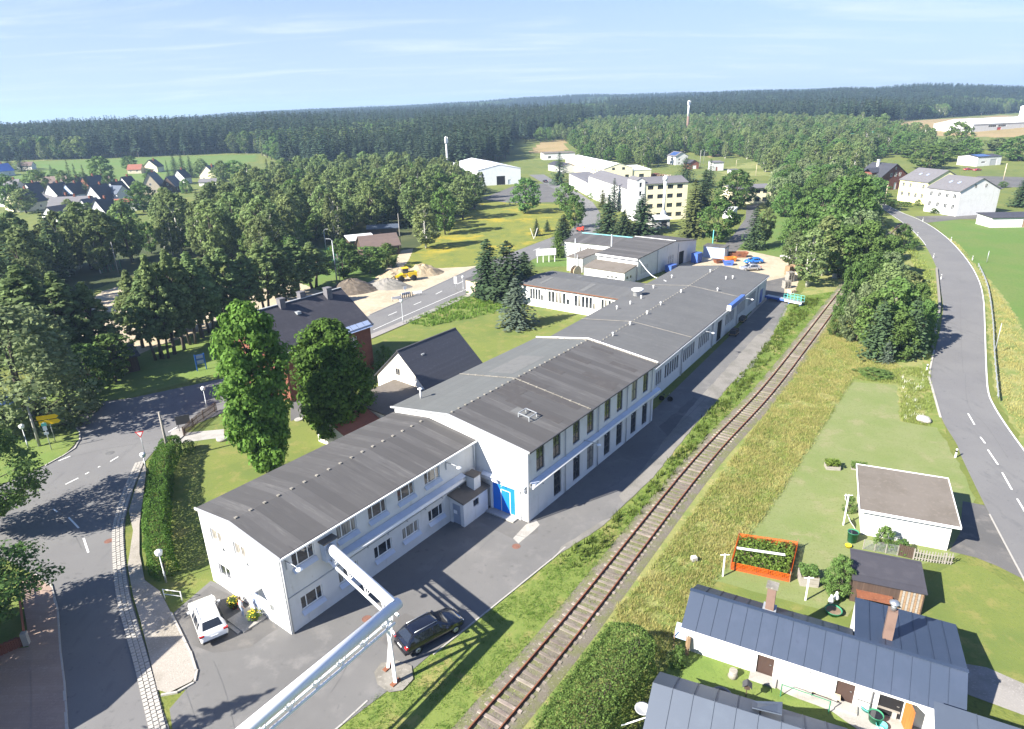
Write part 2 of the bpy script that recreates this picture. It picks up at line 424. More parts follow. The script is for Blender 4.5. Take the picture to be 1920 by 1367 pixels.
# ------------------------------------------------------------------ mesh builder
class MB:
    def __init__(s): s.v, s.f, s.mi, s.cur, s.sm = [], [], [], 0, []
    def add(s, vs, fs, smooth=False):
        o = len(s.v)
        s.v += [tuple(p) for p in vs]
        for f in fs:
            s.f.append([o + i for i in f]); s.mi.append(s.cur); s.sm.append(smooth)
        return s
    def use(s, i): s.cur = i; return s
    def box(s, x0, x1, y0, y1, z0, z1):
        return s.add([(x0, y0, z0), (x1, y0, z0), (x1, y1, z0), (x0, y1, z0), (x0, y0, z1), (x1, y0, z1), (x1, y1, z1), (x0, y1, z1)],
                     [(0, 3, 2, 1), (4, 5, 6, 7), (0, 1, 5, 4), (1, 2, 6, 5), (2, 3, 7, 6), (3, 0, 4, 7)])
    def cbox(s, c, d, rz=0.0):
        """box by centre, size and turn about z"""
        co, si = math.cos(rz), math.sin(rz)
        vs = []
        for z in (-.5, .5):
            for x, y in ((-.5, -.5), (.5, -.5), (.5, .5), (-.5, .5)):
                X, Y = x * d[0], y * d[1]
                vs.append((c[0] + co * X - si * Y, c[1] + si * X + co * Y, c[2] + z * d[2]))
        return s.add(vs, [(0, 3, 2, 1), (4, 5, 6, 7), (0, 1, 5, 4), (1, 2, 6, 5), (2, 3, 7, 6), (3, 0, 4, 7)])
    def quad(s, *p): return s.add(p, [tuple(range(len(p)))])
    def slab(s, pts, th):
        """flat polygon (counter-clockwise seen from outside) thickened inwards"""
        p = [Vector(q) for q in pts]
        n = (p[1] - p[0]).cross(p[2] - p[0]).normalized()
        k = len(p)
        return s.add(p + [q - n * th for q in p], [tuple(range(k)), tuple(range(2 * k - 1, k - 1, -1))] + [(i, i + k, (i + 1) % k + k, (i + 1) % k) for i in range(k)])
    def prism(s, pts, z0, z1):
        k = len(pts)
        a = sum(pts[i][0] * pts[(i + 1) % k][1] - pts[(i + 1) % k][0] * pts[i][1] for i in range(k))
        if a < 0: pts = list(pts)[::-1]
        return s.add([(p[0], p[1], z0) for p in pts] + [(p[0], p[1], z1) for p in pts],
                     [tuple(range(k - 1, -1, -1)), tuple(range(k, 2 * k))] + [(i, (i + 1) % k, (i + 1) % k + k, i + k) for i in range(k)])
    def tube(s, path, rad, n=8, smooth=True, cap=True):
        path = [Vector(p) for p in path]
        rads = rad if hasattr(rad, '__len__') else [rad] * len(path)
        vs, fs = [], []
        for i, p in enumerate(path):
            d = (path[min(i + 1, len(path) - 1)] - path[max(i - 1, 0)])
            if d.length < 1e-9: d = Vector((0, 0, 1))
            d.normalize()
            a = d.cross(Vector((0, 0, 1)) if abs(d.z) < .95 else Vector((1, 0, 0))).normalized()
            b = d.cross(a).normalized()
            for k in range(n):
                t = 2 * math.pi * k / n
                vs.append(p + (a * math.cos(t) + b * math.sin(t)) * rads[i])
        for i in range(len(path) - 1):
            for k in range(n):
                q = i * n
                fs.append((q + k, q + n + k, q + n + (k + 1) % n, q + (k + 1) % n))
        s.add(vs, fs, smooth)
        if cap:
            o = len(s.v) - len(vs)
            for base, rev in ((0, False), ((len(path) - 1) * n, True)):
                f = [o + base + k for k in range(n)]
                s.f.append(f[::-1] if rev else f); s.mi.append(s.cur); s.sm.append(False)
        return s
    def lathe(s, prof, n=12, c=(0, 0, 0), smooth=True):
        vs, fs = [], []
        for r, z in prof:
            for k in range(n):
                t = 2 * math.pi * k / n
                vs.append((c[0] + r * math.cos(t), c[1] + r * math.sin(t), c[2] + z))
        for i in range(len(prof) - 1):
            for k in range(n):
                fs.append((i * n + k, i * n + (k + 1) % n, (i + 1) * n + (k + 1) % n, (i + 1) * n + k))
        s.add(vs, fs, smooth)
        o = len(s.v) - len(vs)
        s.f.append([o + k for k in range(n - 1, -1, -1)]); s.mi.append(s.cur); s.sm.append(False)
        s.f.append([o + (len(prof) - 1) * n + k for k in range(n)]); s.mi.append(s.cur); s.sm.append(False)
        return s
    def bar(s, a, b, w, h=None):
        """square bar between two points"""
        a, b = Vector(a), Vector(b)
        h = h or w
        d = (b - a).normalized()
        x = d.cross(Vector((0, 0, 1)) if abs(d.z) < .98 else Vector((1, 0, 0))).normalized()
        y = x.cross(d).normalized()
        vs = []
        for p in (a, b):
            for i, j in ((-1, -1), (1, -1), (1, 1), (-1, 1)):
                vs.append(p + x * (i * w / 2) + y * (j * h / 2))
        return s.add(vs, [(3, 2, 1, 0), (4, 5, 6, 7), (0, 1, 5, 4), (1, 2, 6, 5), (2, 3, 7, 6), (3, 0, 4, 7)])
    def mesh(s, name, mats):
        me = bpy.data.meshes.new(name)
        me.from_pydata(s.v, [], s.f)
        for m in (mats if isinstance(mats, (list, tuple)) else [mats]):
            me.materials.append(M[m] if isinstance(m, str) else m)
        me.polygons.foreach_set('material_index', s.mi)
        me.polygons.foreach_set('use_smooth', s.sm)
        me.update()
        return me
    def build(s, name, mats, parent=None, loc=None, rz=None):
        return link(name, s.mesh(name, mats), parent, loc, rz)

KEEPOUT = []      # footprints where no wood tree may stand
# ------------------------------------------------------------------ walls, windows, roofs
def wall(mb, a, b, z0, z1, holes=(), depth=.14):
    """upright wall from a to b (outside on the right), holes (s0, s1, z0, z1) cut out with reveals"""
    a, b = Vector((a[0], a[1], 0)), Vector((b[0], b[1], 0))
    L = (b - a).length
    d = (b - a) / L
    n = Vector((d.y, -d.x, 0))
    P = lambda s_, z, q=0: a + d * s_ - n * q + Vector((0, 0, z))
    ss = sorted({0.0, L} | {h[0] for h in holes} | {h[1] for h in holes})
    zs = sorted({z0, z1} | {h[2] for h in holes} | {h[3] for h in holes})
    for i in range(len(ss) - 1):
        for j in range(len(zs) - 1):
            cs, cz = (ss[i] + ss[i + 1]) / 2, (zs[j] + zs[j + 1]) / 2
            if any(h[0] < cs < h[1] and h[2] < cz < h[3] for h in holes): continue
            mb.quad(P(ss[i], zs[j]), P(ss[i + 1], zs[j]), P(ss[i + 1], zs[j + 1]), P(ss[i], zs[j + 1]))
    for s0, s1, h0, h1 in holes:
        mb.quad(P(s0, h0), P(s0, h0, depth), P(s1, h0, depth), P(s1, h0))
        mb.quad(P(s0, h1), P(s1, h1), P(s1, h1, depth), P(s0, h1, depth))
        mb.quad(P(s0, h0), P(s0, h1), P(s0, h1, depth), P(s0, h0, depth))
        mb.quad(P(s1, h0), P(s1, h0, depth), P(s1, h1, depth), P(s1, h1))

_WIN = {}
def window_meshes(w, h, cols, rows, frame, glass, fw, sill):
    key = (round(w, 3), round(h, 3), tuple(cols) if hasattr(cols, '__len__') else cols, rows, frame, glass, fw, sill)
    if key in _WIN: return _WIN[key]
    cw = [c * w / sum(cols) for c in cols] if hasattr(cols, '__len__') else [w / cols] * cols
    m = MB()
    xs = [-w / 2]
    for c in cw: xs.append(xs[-1] + c)
    for i, x in enumerate(xs):
        k = fw / 2 if 0 < i < len(xs) - 1 else fw
        x0 = x - k if i == len(xs) - 1 else (x if i == 0 else x - k)
        x1 = x + k if i == 0 else (x if i == len(xs) - 1 else x + k)
        m.box(x0, x1, 0, .06, 0, h)
    for j in range(rows + 1):
        z = j * h / rows
        z0, z1 = (0, fw) if j == 0 else ((h - fw, h) if j == rows else (z - fw / 2, z + fw / 2))
        for i in range(len(xs) - 1):
            m.box(xs[i] + (fw if i == 0 else fw / 2), xs[i + 1] - (fw if i == len(xs) - 2 else fw / 2), .005, .055, z0, z1)
    fm = m.mesh('window', frame)
    panes = []
    for i in range(len(xs) - 1):
        for j in range(rows):
            x0, x1 = xs[i] + fw * .45, xs[i + 1] - fw * .45
            z0, z1 = j * h / rows + fw * .45, (j + 1) * h / rows - fw * .45
            p = MB().box(-(x1 - x0) / 2, (x1 - x0) / 2, .025, .045, -(z1 - z0) / 2, (z1 - z0) / 2).mesh('pane', glass)
            panes.append((p, ((x0 + x1) / 2, 0, (z0 + z1) / 2)))
    sm = MB().box(-w / 2 - .08, w / 2 + .08, -.2, -.005, -.06, .0).mesh('sill', sill) if sill else None
    _WIN[key] = (fm, panes, sm)
    return _WIN[key]

RNDW = random.Random(5)
def window(parent, p, out, w, h, cols=2, rows=1, frame='trim_white', glass='glass', fw=.07, depth=.1, sill=None, name='window'):
    """window set back in its opening: p is the bottom centre on the wall face, out the outward direction"""
    if glass == 'glass' and RNDW.random() < .16: glass = 'glass_curtain'
    fm, panes, sm = window_meshes(w, h, cols, rows, frame, glass, fw, sill)
    o = link(name, fm, parent, (p[0] - out[0] * depth, p[1] - out[1] * depth, p[2]), math.atan2(out[1], out[0]) + math.pi / 2)
    for pm, loc in panes:
        link('pane', pm, o, loc)
    if sm: link('sill', sm, o, (0, -depth + .12, 0))
    return o

def house(name, label, cat, org, ang, L, W, eave, ridge=None, axis='u', rv=None, wallm='render_white', roofm='tile_grey', oh=.3, ohg=.25, th=.16,
          wins=(), doors=(), chims=(), group=None, base=None, z0=None, roof='gable', gable_wall=None, trim=None, wallname='wall'):
    """a building of its own. wins: (side, centre, sill height, width, height, columns, rows[, frame, glass]); sides S (v=0) E N W.
    doors: (side, centre, width, height, material); chims: (u, v, top, size, material)"""
    zz = org[2] if len(org) > 2 else 0.0
    root = empty(name, (org[0], org[1], zz), ang, label, cat, group)
    co_, si_ = math.cos(ang), math.sin(ang)
    KEEPOUT.append([(org[0] + co_ * a - si_ * b, org[1] + si_ * a + co_ * b) for a, b in ((-3.5, -4), (L + 3.5, -4), (L + 3.5, W + 3.5), (-3.5, W + 3.5))])
    ridge = eave if ridge is None else ridge
    edges = {'S': ((0, 0), (L, 0)), 'E': ((L, 0), (L, W)), 'N': ((L, W), (0, W)), 'W': ((0, W), (0, 0))}
    outs = {'S': (0, -1), 'E': (1, 0), 'N': (0, 1), 'W': (-1, 0)}
    s_of = {'S': lambda c: c, 'E': lambda c: c, 'N': lambda c: L - c, 'W': lambda c: W - c}
    holes = {k: [] for k in edges}
    for w in wins:
        s = s_of[w[0]](w[1])
        holes[w[0]].append((s - w[3] / 2, s + w[3] / 2, w[2], w[2] + w[4]))
    for d in doors:
        s = s_of[d[0]](d[1])
        holes[d[0]].append((s - d[2] / 2, s + d[2] / 2, .02, .02 + d[3]))
    rv = (W / 2 if axis == 'u' else L / 2) if rv is None else rv
    mb = MB()
    zb = -.3
    for k, (a, b) in edges.items():
        top = eave
        if roof == 'mono' and k == 'N': top = ridge
        lowh = [h for h in holes[k] if h[3] <= top - .02]
        wall(mb, a, b, zb, top, lowh)
    if roof == 'gable' and ridge > eave:
        gm = 0
        if axis == 'u':
            mb.quad((0, W, eave), (0, 0, eave), (0, rv, ridge)); mb.quad((L, 0, eave), (L, W, eave), (L, rv, ridge))
        else:
            mb.quad((0, 0, eave), (L, 0, eave), (rv, 0, ridge)); mb.quad((L, W, eave), (0, W, eave), (rv, W, ridge))
    elif roof == 'mono':
        mb.quad((0, W, eave), (0, 0, eave), (0, W, ridge)); mb.quad((L, 0, eave), (L, W, eave), (L, W, ridge))
    mb.build(wallname, wallm, root)
    P = lambda side, c: {'S': (c, 0), 'E': (L, c), 'N': (c, W), 'W': (0, c)}[side]
    for w in wins:
        p = P(w[0], w[1])
        proud = w[2] + w[4] > eave - .02 and not (roof == 'mono' and w[0] == 'N')
        window(root, (p[0], p[1], w[2]), outs[w[0]], w[3], w[4], w[5], w[6], *w[7:9], depth=-.03 if proud else .1)
    for d in doors:
        p, o_ = P(d[0], d[1]), outs[d[0]]
        m = MB().box(-d[2] / 2, d[2] / 2, 0, .05, 0, d[3])
        do = m.build('door', d[4], root, (p[0] - o_[0] * .11, p[1] - o_[1] * .11, .02), math.atan2(o_[1], o_[0]) + math.pi / 2)
        if d[2] < 1.6:
            MB().bar((d[2] * .36, -.06, d[3] * .48), (d[2] * .26, -.06, d[3] * .48), .035).build('handle', 'metal', do)
    rb = MB()
    if roof == 'gable':
        A_, B_ = (L, W) if axis == 'u' else (W, L)
        sl1, sl2 = (ridge - eave) / max(rv, .01), (ridge - eave) / max(B_ - rv, .01)
        prof = [(-oh, eave - oh * sl1 + .02), (rv, ridge + .02), (B_ + oh, eave - oh * sl2 + .02)]
        def q(a, pr, dz=0): return (a, pr[0], pr[1] + dz) if axis == 'u' else (pr[0], a, pr[1] + dz)
        for i in (0, 1):
            pts = [q(-ohg, prof[i], th), q(A_ + ohg, prof[i], th), q(A_ + ohg, prof[i + 1], th), q(-ohg, prof[i + 1], th)]
            n = (Vector(pts[1]) - Vector(pts[0])).cross(Vector(pts[2]) - Vector(pts[0]))
            if n.z < 0: pts.reverse()
            k = len(rb.v)
            rb.v += pts + [(p[0], p[1], p[2] - th) for p in pts]
            fs = [(0, 1, 2, 3), (7, 6, 5, 4), (0, 4, 5, 1), (1, 5, 6, 2), (2, 6, 7, 3), (3, 7, 4, 0)]
            for f in fs: rb.f.append([k + i_ for i_ in f]); rb.mi.append(0); rb.sm.append(False)
    elif roof == 'mono':
        sl = (ridge - eave) / W
        rb.slab([(-ohg, -oh, eave - oh * sl + th), (L + ohg, -oh, eave - oh * sl + th), (L + ohg, W + oh, ridge + oh * sl + th), (-ohg, W + oh, ridge + oh * sl + th)], th)
    elif roof == 'hip':
        k = (W / 2) * .95
        c = [(-oh, -oh, eave), (L + oh, -oh, eave), (L + oh, W + oh, eave), (-oh, W + oh, eave)]
        r1, r2 = (k, W / 2, ridge), (L - k, W / 2, ridge)
        for f in ((c[0], c[1], r2, r1), (c[1], c[2], r2), (c[2], c[3], r1, r2), (c[3], c[0], r1)): rb.quad(*f)
        rb.box(-oh, L + oh, -oh, W + oh, eave - .12, eave - .01)
    if roof == 'none': return root
    ro = rb.build('roof', roofm, root)
    for cu, cv, top, sz, cm in chims:
        zc = eave - .2
        cb = MB().box(cu - sz / 2, cu + sz / 2, cv - sz / 2, cv + sz / 2, zc, top)
        cb.box(cu - sz / 2 - .06, cu + sz / 2 + .06, cv - sz / 2 - .06, cv + sz / 2 + .06, top + .002, top + .1)
        cb.build('chimney', cm, ro)
    if trim and roof == 'gable' and axis == 'u':
        for y in (-oh - .04, W + oh + .04):
            MB().tube([(-ohg, y, eave - oh * .2), (L + ohg, y, eave - oh * .2)], .07, 6).build('gutter', trim, root)
    return root

def seam_roof(parent, a, b, c, d, n, m, name='roof_panel', seam=.045):
    """standing-seam sheets: quad a-b (eave) c-d (ridge), n separate panels"""
    a, b, c, d = map(Vector, (a, b, c, d))
    nrm = (b - a).cross(d - a).normalized()
    for i in range(n):
        t0, t1 = i / n, (i + 1) / n
        e = .012 / max((b - a).length, .1)
        p = [a.lerp(b, t0 + e), a.lerp(b, t1 - e), d.lerp(c, t1 - e), d.lerp(c, t0 + e)]
        mb = MB().slab([q + nrm * .012 for q in p], .03)
        lo, hi = a.lerp(b, t1), d.lerp(c, t1)
        if i < n - 1: mb.bar(lo + nrm * .03, hi + nrm * .03, .03, seam)
        mb.build(name, m, parent)

# ------------------------------------------------------------------ flat ground sheets
def poly_world(pts, z=0.0):
    return [at(*p) for p in pts]

def rough_edge(pts, amp, step=.8, seed=0):
    out = []
    k = len(pts)
    for i in range(k):
        a, b = pts[i], pts[(i + 1) % k]
        L = (b - a).length
        n = max(1, min(400, int(L / step)))
        nrm = Vector((-(b - a).y, (b - a).x, 0)).normalized() if L > 1e-6 else Vector((0, 0, 0))
        for j in range(n):
            p = a.lerp(b, j / n)
            o = amp * (pnoise(Vector((p.x * .7, p.y * .7, seed))) + .6 * pnoise(Vector((p.x * 2.3, p.y * 2.3, seed + 5))))
            out.append(p + nrm * (o if 0 < j else 0))
    return out

_LIFT = [0]
def sheet(name, pts, lift, m, rough=0.0, kind='structure', world_pts=False, drape=False, seed=0, smoothn=0):
    _LIFT[0] += 1; lift += _LIFT[0] * .00023
    w = [Vector((p[0], p[1], 0)) for p in pts] if world_pts else [Vector((p.x, p.y, 0)) for p in poly_world(pts)]
    if rough: w = rough_edge(w, rough, seed=seed)
    if drape:
        xs, ys = [p.x for p in w], [p.y for p in w]
        st = max(4.0, max(max(xs) - min(xs), max(ys) - min(ys)) / 70)
        mb = MB()
        idx = {}
        poly = [(p.x, p.y) for p in w]
        x = min(xs)
        def vid(i, j):
            if (i, j) not in idx:
                X, Y = min(xs) + i * st, min(ys) + j * st
                idx[(i, j)] = len(mb.v); mb.v.append((X, Y, land(X, Y) + lift))
            return idx[(i, j)]
        for i in range(int((max(xs) - min(xs)) / st) + 1):
            for j in range(int((max(ys) - min(ys)) / st) + 1):
                if inside(min(xs) + (i + .5) * st, min(ys) + (j + .5) * st, poly):
                    mb.f.append([vid(i, j), vid(i + 1, j), vid(i + 1, j + 1), vid(i, j + 1)]); mb.mi.append(0); mb.sm.append(True)
        return tag(mb.build(name, m), kind=kind)
    tris = geometry.tessellate_polygon([w])
    mb = MB()
    mb.v = [(p.x, p.y, lift) for p in w]
    for t in tris:
        a, b, c = (w[i] for i in t)
        up = (b - a).cross(c - a).z
        mb.f.append(list(t) if up > 0 else list(t)[::-1]); mb.mi.append(0); mb.sm.append(False)
    return tag(mb.build(name, m), kind=kind)

def inside(x, y, poly):
    r = False
    j = len(poly) - 1
    for i in range(len(poly)):
        xi, yi = poly[i]; xj, yj = poly[j]
        if (yi > y) != (yj > y) and x < (xj - xi) * (y - yi) / (yj - yi) + xi: r = not r
        j = i
    return r

def spline(pts, n=6):
    """Catmull-Rom through points"""
    P = [Vector(p) for p in pts]
    out = []
    for i in range(len(P) - 1):
        p0, p1, p2, p3 = P[max(i - 1, 0)], P[i], P[i + 1], P[min(i + 2, len(P) - 1)]
        for k in range(n):
            t = k / n
            out.append(.5 * ((2 * p1) + (p2 - p0) * t + (2 * p0 - 5 * p1 + 4 * p2 - p3) * t * t + (3 * p1 - p0 - 3 * p2 + p3) * t ** 3))
    out.append(P[-1])
    return out

def ribbon(name, line, w0, w1, lift, m, parent=None, kind='structure', t0=0.0, t1=1.0):
    """flat strip along a line of points, from offset w0 to w1 on its left side"""
    mb = MB()
    k = len(line)
    for i, p in enumerate(line):
        d = (line[min(i + 1, k - 1)] - line[max(i - 1, 0)]).normalized()
        n = Vector((-d.y, d.x, 0))
        mb.v += [tuple(p + n * w0 + Vector((0, 0, lift))), tuple(p + n * w1 + Vector((0, 0, lift)))]
    for i in range(k - 1):
        f = [2 * i, 2 * i + 2, 2 * i + 3, 2 * i + 1]
        if w1 < w0: f.reverse()
        mb.f.append(f); mb.mi.append(0); mb.sm.append(False)
    o = mb.build(name, m, parent)
    return tag(o, kind=kind) if kind and not parent else o

def walk(line, step, start=0.0):
    """points and directions at equal steps along a polyline"""
    out, acc = [], start
    for a, b in zip(line[:-1], line[1:]):
        L = (b - a).length
        d = (b - a) / L if L > 1e-9 else Vector((1, 0, 0))
        while acc < L:
            out.append((a + d * acc, d)); acc += step
        acc -= L
    return out

def stones(name, label, line, length, w, z0, z1, m, cat='kerb', rng=random.Random(3)):
    """kerb of single stones"""
    root = empty(name, line[0], 0, label, cat)
    ms = [MB().box(-length / 2 + .012 + e, length / 2 - .012, -w / 2, w / 2, z0, z1 + dz).mesh('kerb_stone', m) for e, dz in ((0, 0), (.006, .008), (.01, -.006))]
    base = Vector(line[0])
    for p, d in walk(line, length, length / 2):
        q = p - base
        link('kerb_stone', rng.choice(ms), root, (q.x, q.y, 0), math.atan2(d.y, d.x) + rng.uniform(-.01, .01))
    return root
# ================================================================== THE GROUND
def terrain():
    radii = [0, 25, 60, 120, 200, 290, 380, 420, 460, 500, 550, 600, 650, 700, 750, 800, 850, 900, 1000, 1100, 1200, 1350, 1500, 1700, 1900, 2100, 2300, 2500, 2700, 2900, 3050, 3300, 3800, 5200]
    na = 180
    mb = MB()
    mb.v.append((0, 0, 0))
    for r in radii[1:]:
        for k in range(na):
            t = 2 * math.pi * k / na
            x, y = r * math.sin(t), r * math.cos(t)
            mb.v.append((x, y, land(x, y)))
    for k in range(na):
        mb.f.append([0, 1 + (k + 1) % na, 1 + k])
    for i in range(len(radii) - 2):
        for k in range(na):
            a, b = 1 + i * na + k, 1 + i * na + (k + 1) % na
            mb.f.append([a, b, b + na, a + na])
    mb.mi = [0] * len(mb.f); mb.sm = [True] * len(mb.f)
    return tag(mb.build('ground', 'meadow'), kind='structure')
terrain()

# --- areas of grass, sand and gravel (each a sheet above the last)
sheet('meadow', [(740, 497), (770, 475), (800, 450), (860, 412), (905, 378), (960, 375), (1010, 382), (1050, 384), (1090, 395), (1078, 425), (1045, 440), (985, 463), (900, 494), (860, 502), (790, 507)], .006, 'meadow_yellow', rough=.6)
sheet('woodland_floor', [(0, 560), (120, 470), (330, 420), (500, 410), (700, 400), (900, 365), (905, 382), (860, 415), (790, 460), (770, 470), (735, 460), (640, 470), (600, 500), (420, 500), (240, 520), (130, 560), (100, 620), (0, 690)], .004, 'forest_floor', rough=.8)
sheet('sports_ground', [(195, 545), (240, 533), (420, 512), (560, 500), (600, 500), (640, 520), (640, 578), (450, 620), (420, 612), (330, 645), (255, 678), (160, 700), (90, 690), (110, 600)], .01, 'sand', rough=.5)
sheet('sports_grass', [(560, 470), (640, 462), (700, 470), (720, 512), (690, 535), (640, 545), (600, 545), (560, 530)], .016, 'field_green', rough=.4)
sheet('path', [(752, 470), (775, 466), (768, 485), (757, 500), (735, 508), (720, 508), (742, 488)], .02, 'sand', rough=.2)
sheet('lawn', [(-60, 820), (60, 775), (250, 744), (410, 700), (560, 640), (440, 600), (300, 648), (200, 690), (120, 720), (0, 745), (-100, 780)], .018, 'lawn_fresh', rough=.3)
sheet('lawn', [(692, 634), (760, 602), (860, 556), (905, 552), (1000, 548), (1130, 585), (1000, 650), (900, 720), (740, 800), (365, 1000), (410, 1060), (420, 1110), (310, 1160), (285, 1060), (290, 900), (330, 826), (410, 780), (560, 705)], .006, 'lawn', rough=.2)
sheet('rough_grass', [(760, 606), (800, 585), (860, 556), (950, 560), (985, 575), (940, 583), (880, 597), (800, 612)], .012, 'verge', rough=.5)
sheet('lawn', [(985, 470), (1060, 458), (1120, 455), (1110, 500), (1000, 500)], .008, 'field_green', rough=.3)
sheet('car_park', [(640, 540), (690, 530), (722, 514), (760, 503), (830, 503), (898, 499), (930, 487), (985, 480), (700, 600), (560, 690), (540, 660)], .024, 'sand', rough=.3)
sheet('lawn', [(1430, 395), (1520, 388), (1560, 400), (1500, 472), (1482, 487), (1400, 470), (1376, 462), (1395, 440)], .006, 'field_green', rough=.4)
sheet('lawn', [(1640, 395), (1700, 430), (1740, 478), (1755, 530), (1752, 600), (1742, 690), (1752, 770), (1690, 792), (1560, 720), (1500, 560), (1530, 500)], .004, 'dry_grass', rough=.5)
sheet('verge', [(1635, 380), (1668, 400), (1705, 428), (1736, 458), (1757, 500), (1764, 540), (1766, 590), (1757, 650), (1746, 715), (1754, 760), (1775, 815), (1740, 800), (1725, 720), (1735, 650), (1748, 590), (1742, 530), (1715, 480), (1680, 440), (1640, 400)], .01, 'verge', rough=.3)
sheet('dry_grass', [(1560, 580), (1620, 640), (1690, 690), (1690, 730), (1592, 722), (1480, 905), (1410, 1005), (1340, 1096), (1292, 1175), (1240, 1250), (1160, 1300), (1090, 1460), (920, 1460), (1010, 1300), (1180, 1080), (1350, 855), (1480, 690), (1575, 550)], .006, 'dry_grass', rough=.5)
sheet('lawn', [(1592, 716), (1680, 722), (1688, 790), (1757, 802), (1793, 862), (1830, 935), (1800, 1040), (1720, 1060), (1640, 1090), (1585, 1168), (1345, 1098), (1335, 1088), (1405, 1000), (1475, 902)], .012, 'lawn_dry', rough=.25)
sheet('lawn', [(1280, 1195), (1240, 1280), (1190, 1380), (1150, 1480), (1900, 1480), (1760, 1330), (1430, 1235)], .014, 'lawn_fresh', rough=.15)
sheet('lawn', [(1700, 1110), (1790, 1056), (1840, 1062), (1920, 1115), (2050, 1200), (2050, 1330), (1920, 1288), (1800, 1245), (1690, 1200)], .014, 'lawn', rough=.15)
sheet('lawn', [(1280, 1180), (1345, 1090), (1600, 1160), (1560, 1230), (1440, 1230)], .016, 'lawn', rough=.15)
sheet('verge', [(1478, 558), (1574, 545), (1462, 688), (1330, 850), (1170, 1062), (990, 1290), (880, 1460), (560, 1460), (640, 1362), (700, 1305), (690, 1280), (808, 1227), (930, 1135), (1041, 1045), (1130, 985), (1225, 895), (1300, 800), (1440, 640)], .004, 'verge', rough=.35)
sheet('field', [(1742, 412), (1800, 413), (1880, 414), (1960, 425), (2300, 440), (2500, 640), (2300, 1000), (1990, 950), (1930, 845), (1868, 745), (1853, 640), (1846, 545), (1818, 487)], .004, 'field_green', rough=.4)
sheet('dry_grass', [(1752, 430), (1790, 452), (1830, 500), (1870, 540), (1905, 590), (1940, 660), (1990, 760), (2050, 880), (2000, 940), (1925, 845), (1868, 745), (1853, 640), (1846, 545), (1818, 490), (1786, 456)], .01, 'dry_grass', rough=.5)
sheet('yard_gravel', [(1300, 482), (1345, 470), (1400, 470), (1482, 487), (1500, 515), (1490, 550), (1420, 572), (1320, 540), (1270, 500)], .012, 'sand', rough=.2)
sheet('gravel_path', [(1440, 640), (1475, 582), (1478, 560), (1420, 560), (1380, 640), (1300, 720), (1310, 790)], .008, 'gravel', rough=.4)
# far fields on the rising land
for pts, m in (([(0, 332), (60, 326), (60, 345), (0, 356), (-120, 360), (-120, 345)], 'field_green'), ([(60, 304), (200, 299), (330, 294), (420, 292), (480, 291), (480, 303), (400, 318), (330, 350), (200, 356), (90, 345)], 'field_green'),
               ([(1668, 236), (1700, 228), (1800, 221), (1925, 213), (2100, 205), (2120, 262), (1820, 258), (1700, 252)], 'dry_field'), ([(992, 287), (1015, 266), (1058, 262), (1064, 282), (1030, 290)], 'dry_field'),
               ([(1700, 258), (1830, 262), (1780, 290), (1740, 300)], 'field_green'), ([(1325, 272), (1370, 272), (1366, 294), (1330, 296)], 'dry_field'), ([(1345, 318), (1430, 300), (1470, 316), (1440, 330), (1360, 332)], 'dry_grass')):
    sheet('field', pts, .05, m, drape=True)

# --- asphalt
sheet('main_road', [(692, 592), (895, 500), (975, 468), (1040, 443), (1072, 430), (1092, 408), (1090, 386), (1060, 364), (1030, 350), (985, 324), (970, 304), (966, 284), (963, 266), (972, 266), (979, 282), (985, 300), (1006, 318), (1048, 345), (1086, 362), (1112, 380), (1126, 400), (1124, 432), (1105, 447), (1060, 460), (1000, 486), (905, 539), (692, 629), (560, 700), (410, 778), (345, 805), (300, 832), (200, 835), (100, 790), (250, 746), (410, 712)], .034, 'asphalt_road')
sheet('road_junction', [(100, 765), (-60, 800), (-80, 1000), (60, 1076), (97, 1104), (107, 1144), (112, 1221), (120, 1286), (125, 1367), (135, 1480), (350, 1480), (318, 1367), (305, 1330), (281, 1238), (261, 1172), (246, 1120), (237, 1063), (233, 1000), (236, 971), (250, 920), (272, 866), (290, 845), (310, 830), (345, 805), (250, 746)], .03, 'asphalt_road')
left_edge = [(1640, 378), (1665, 399), (1700, 424), (1730, 454), (1755, 500), (1764, 545), (1768, 580), (1760, 630), (1750, 670), (1744, 703), (1750, 730), (1766, 786), (1793, 832), (1804, 860), (1850, 955), (1885, 1018), (1920, 1085), (1990, 1210), (2080, 1370)]
right_edge = [(1652, 379), (1690, 398), (1722, 411), (1754, 429), (1786, 455), (1816, 490), (1836, 525), (1845, 560), (1848, 610), (1851, 690), (1855, 735), (1866, 762), (1888, 797), (1924, 847), (2000, 950), (2100, 1080), (2250, 1260)]
LE, RE = spline([at(*p) for p in left_edge]), spline([at(*p) for p in right_edge])
sheet('country_road', [(p.x, p.y) for p in LE] + [(p.x, p.y) for p in reversed(RE)], .03, 'asphalt_road', world_pts=True)
sheet('yard', [(325, 1150), (395, 1090), (548, 1140), (880, 930), (985, 950), (1230, 765), (1440, 560), (1478, 548), (1476, 575), (1440, 640), (1300, 800), (1225, 895), (1130, 985), (1041, 1045), (930, 1135), (808, 1227), (735, 1290), (640, 1362), (560, 1430), (520, 1500), (340, 1480), (318, 1330), (368, 1272), (360, 1229)], .028, 'asphalt')
sheet('yard_strip', [(1225, 896), (1300, 801), (1440, 641), (1452, 620), (1420, 628), (1290, 770), (1205, 880), (1160, 930), (1170, 945)], .034, 'gravel_dark', rough=.15)
sheet('yard_patch', [(1425, 530), (1472, 520), (1470, 555), (1425, 560)], .018, 'asphalt_old')
sheet('side_drive', [(1330, 490), (1372, 445), (1398, 410), (1400, 385), (1424, 382), (1416, 420), (1394, 455), (1375, 478)], .016, 'asphalt_old')
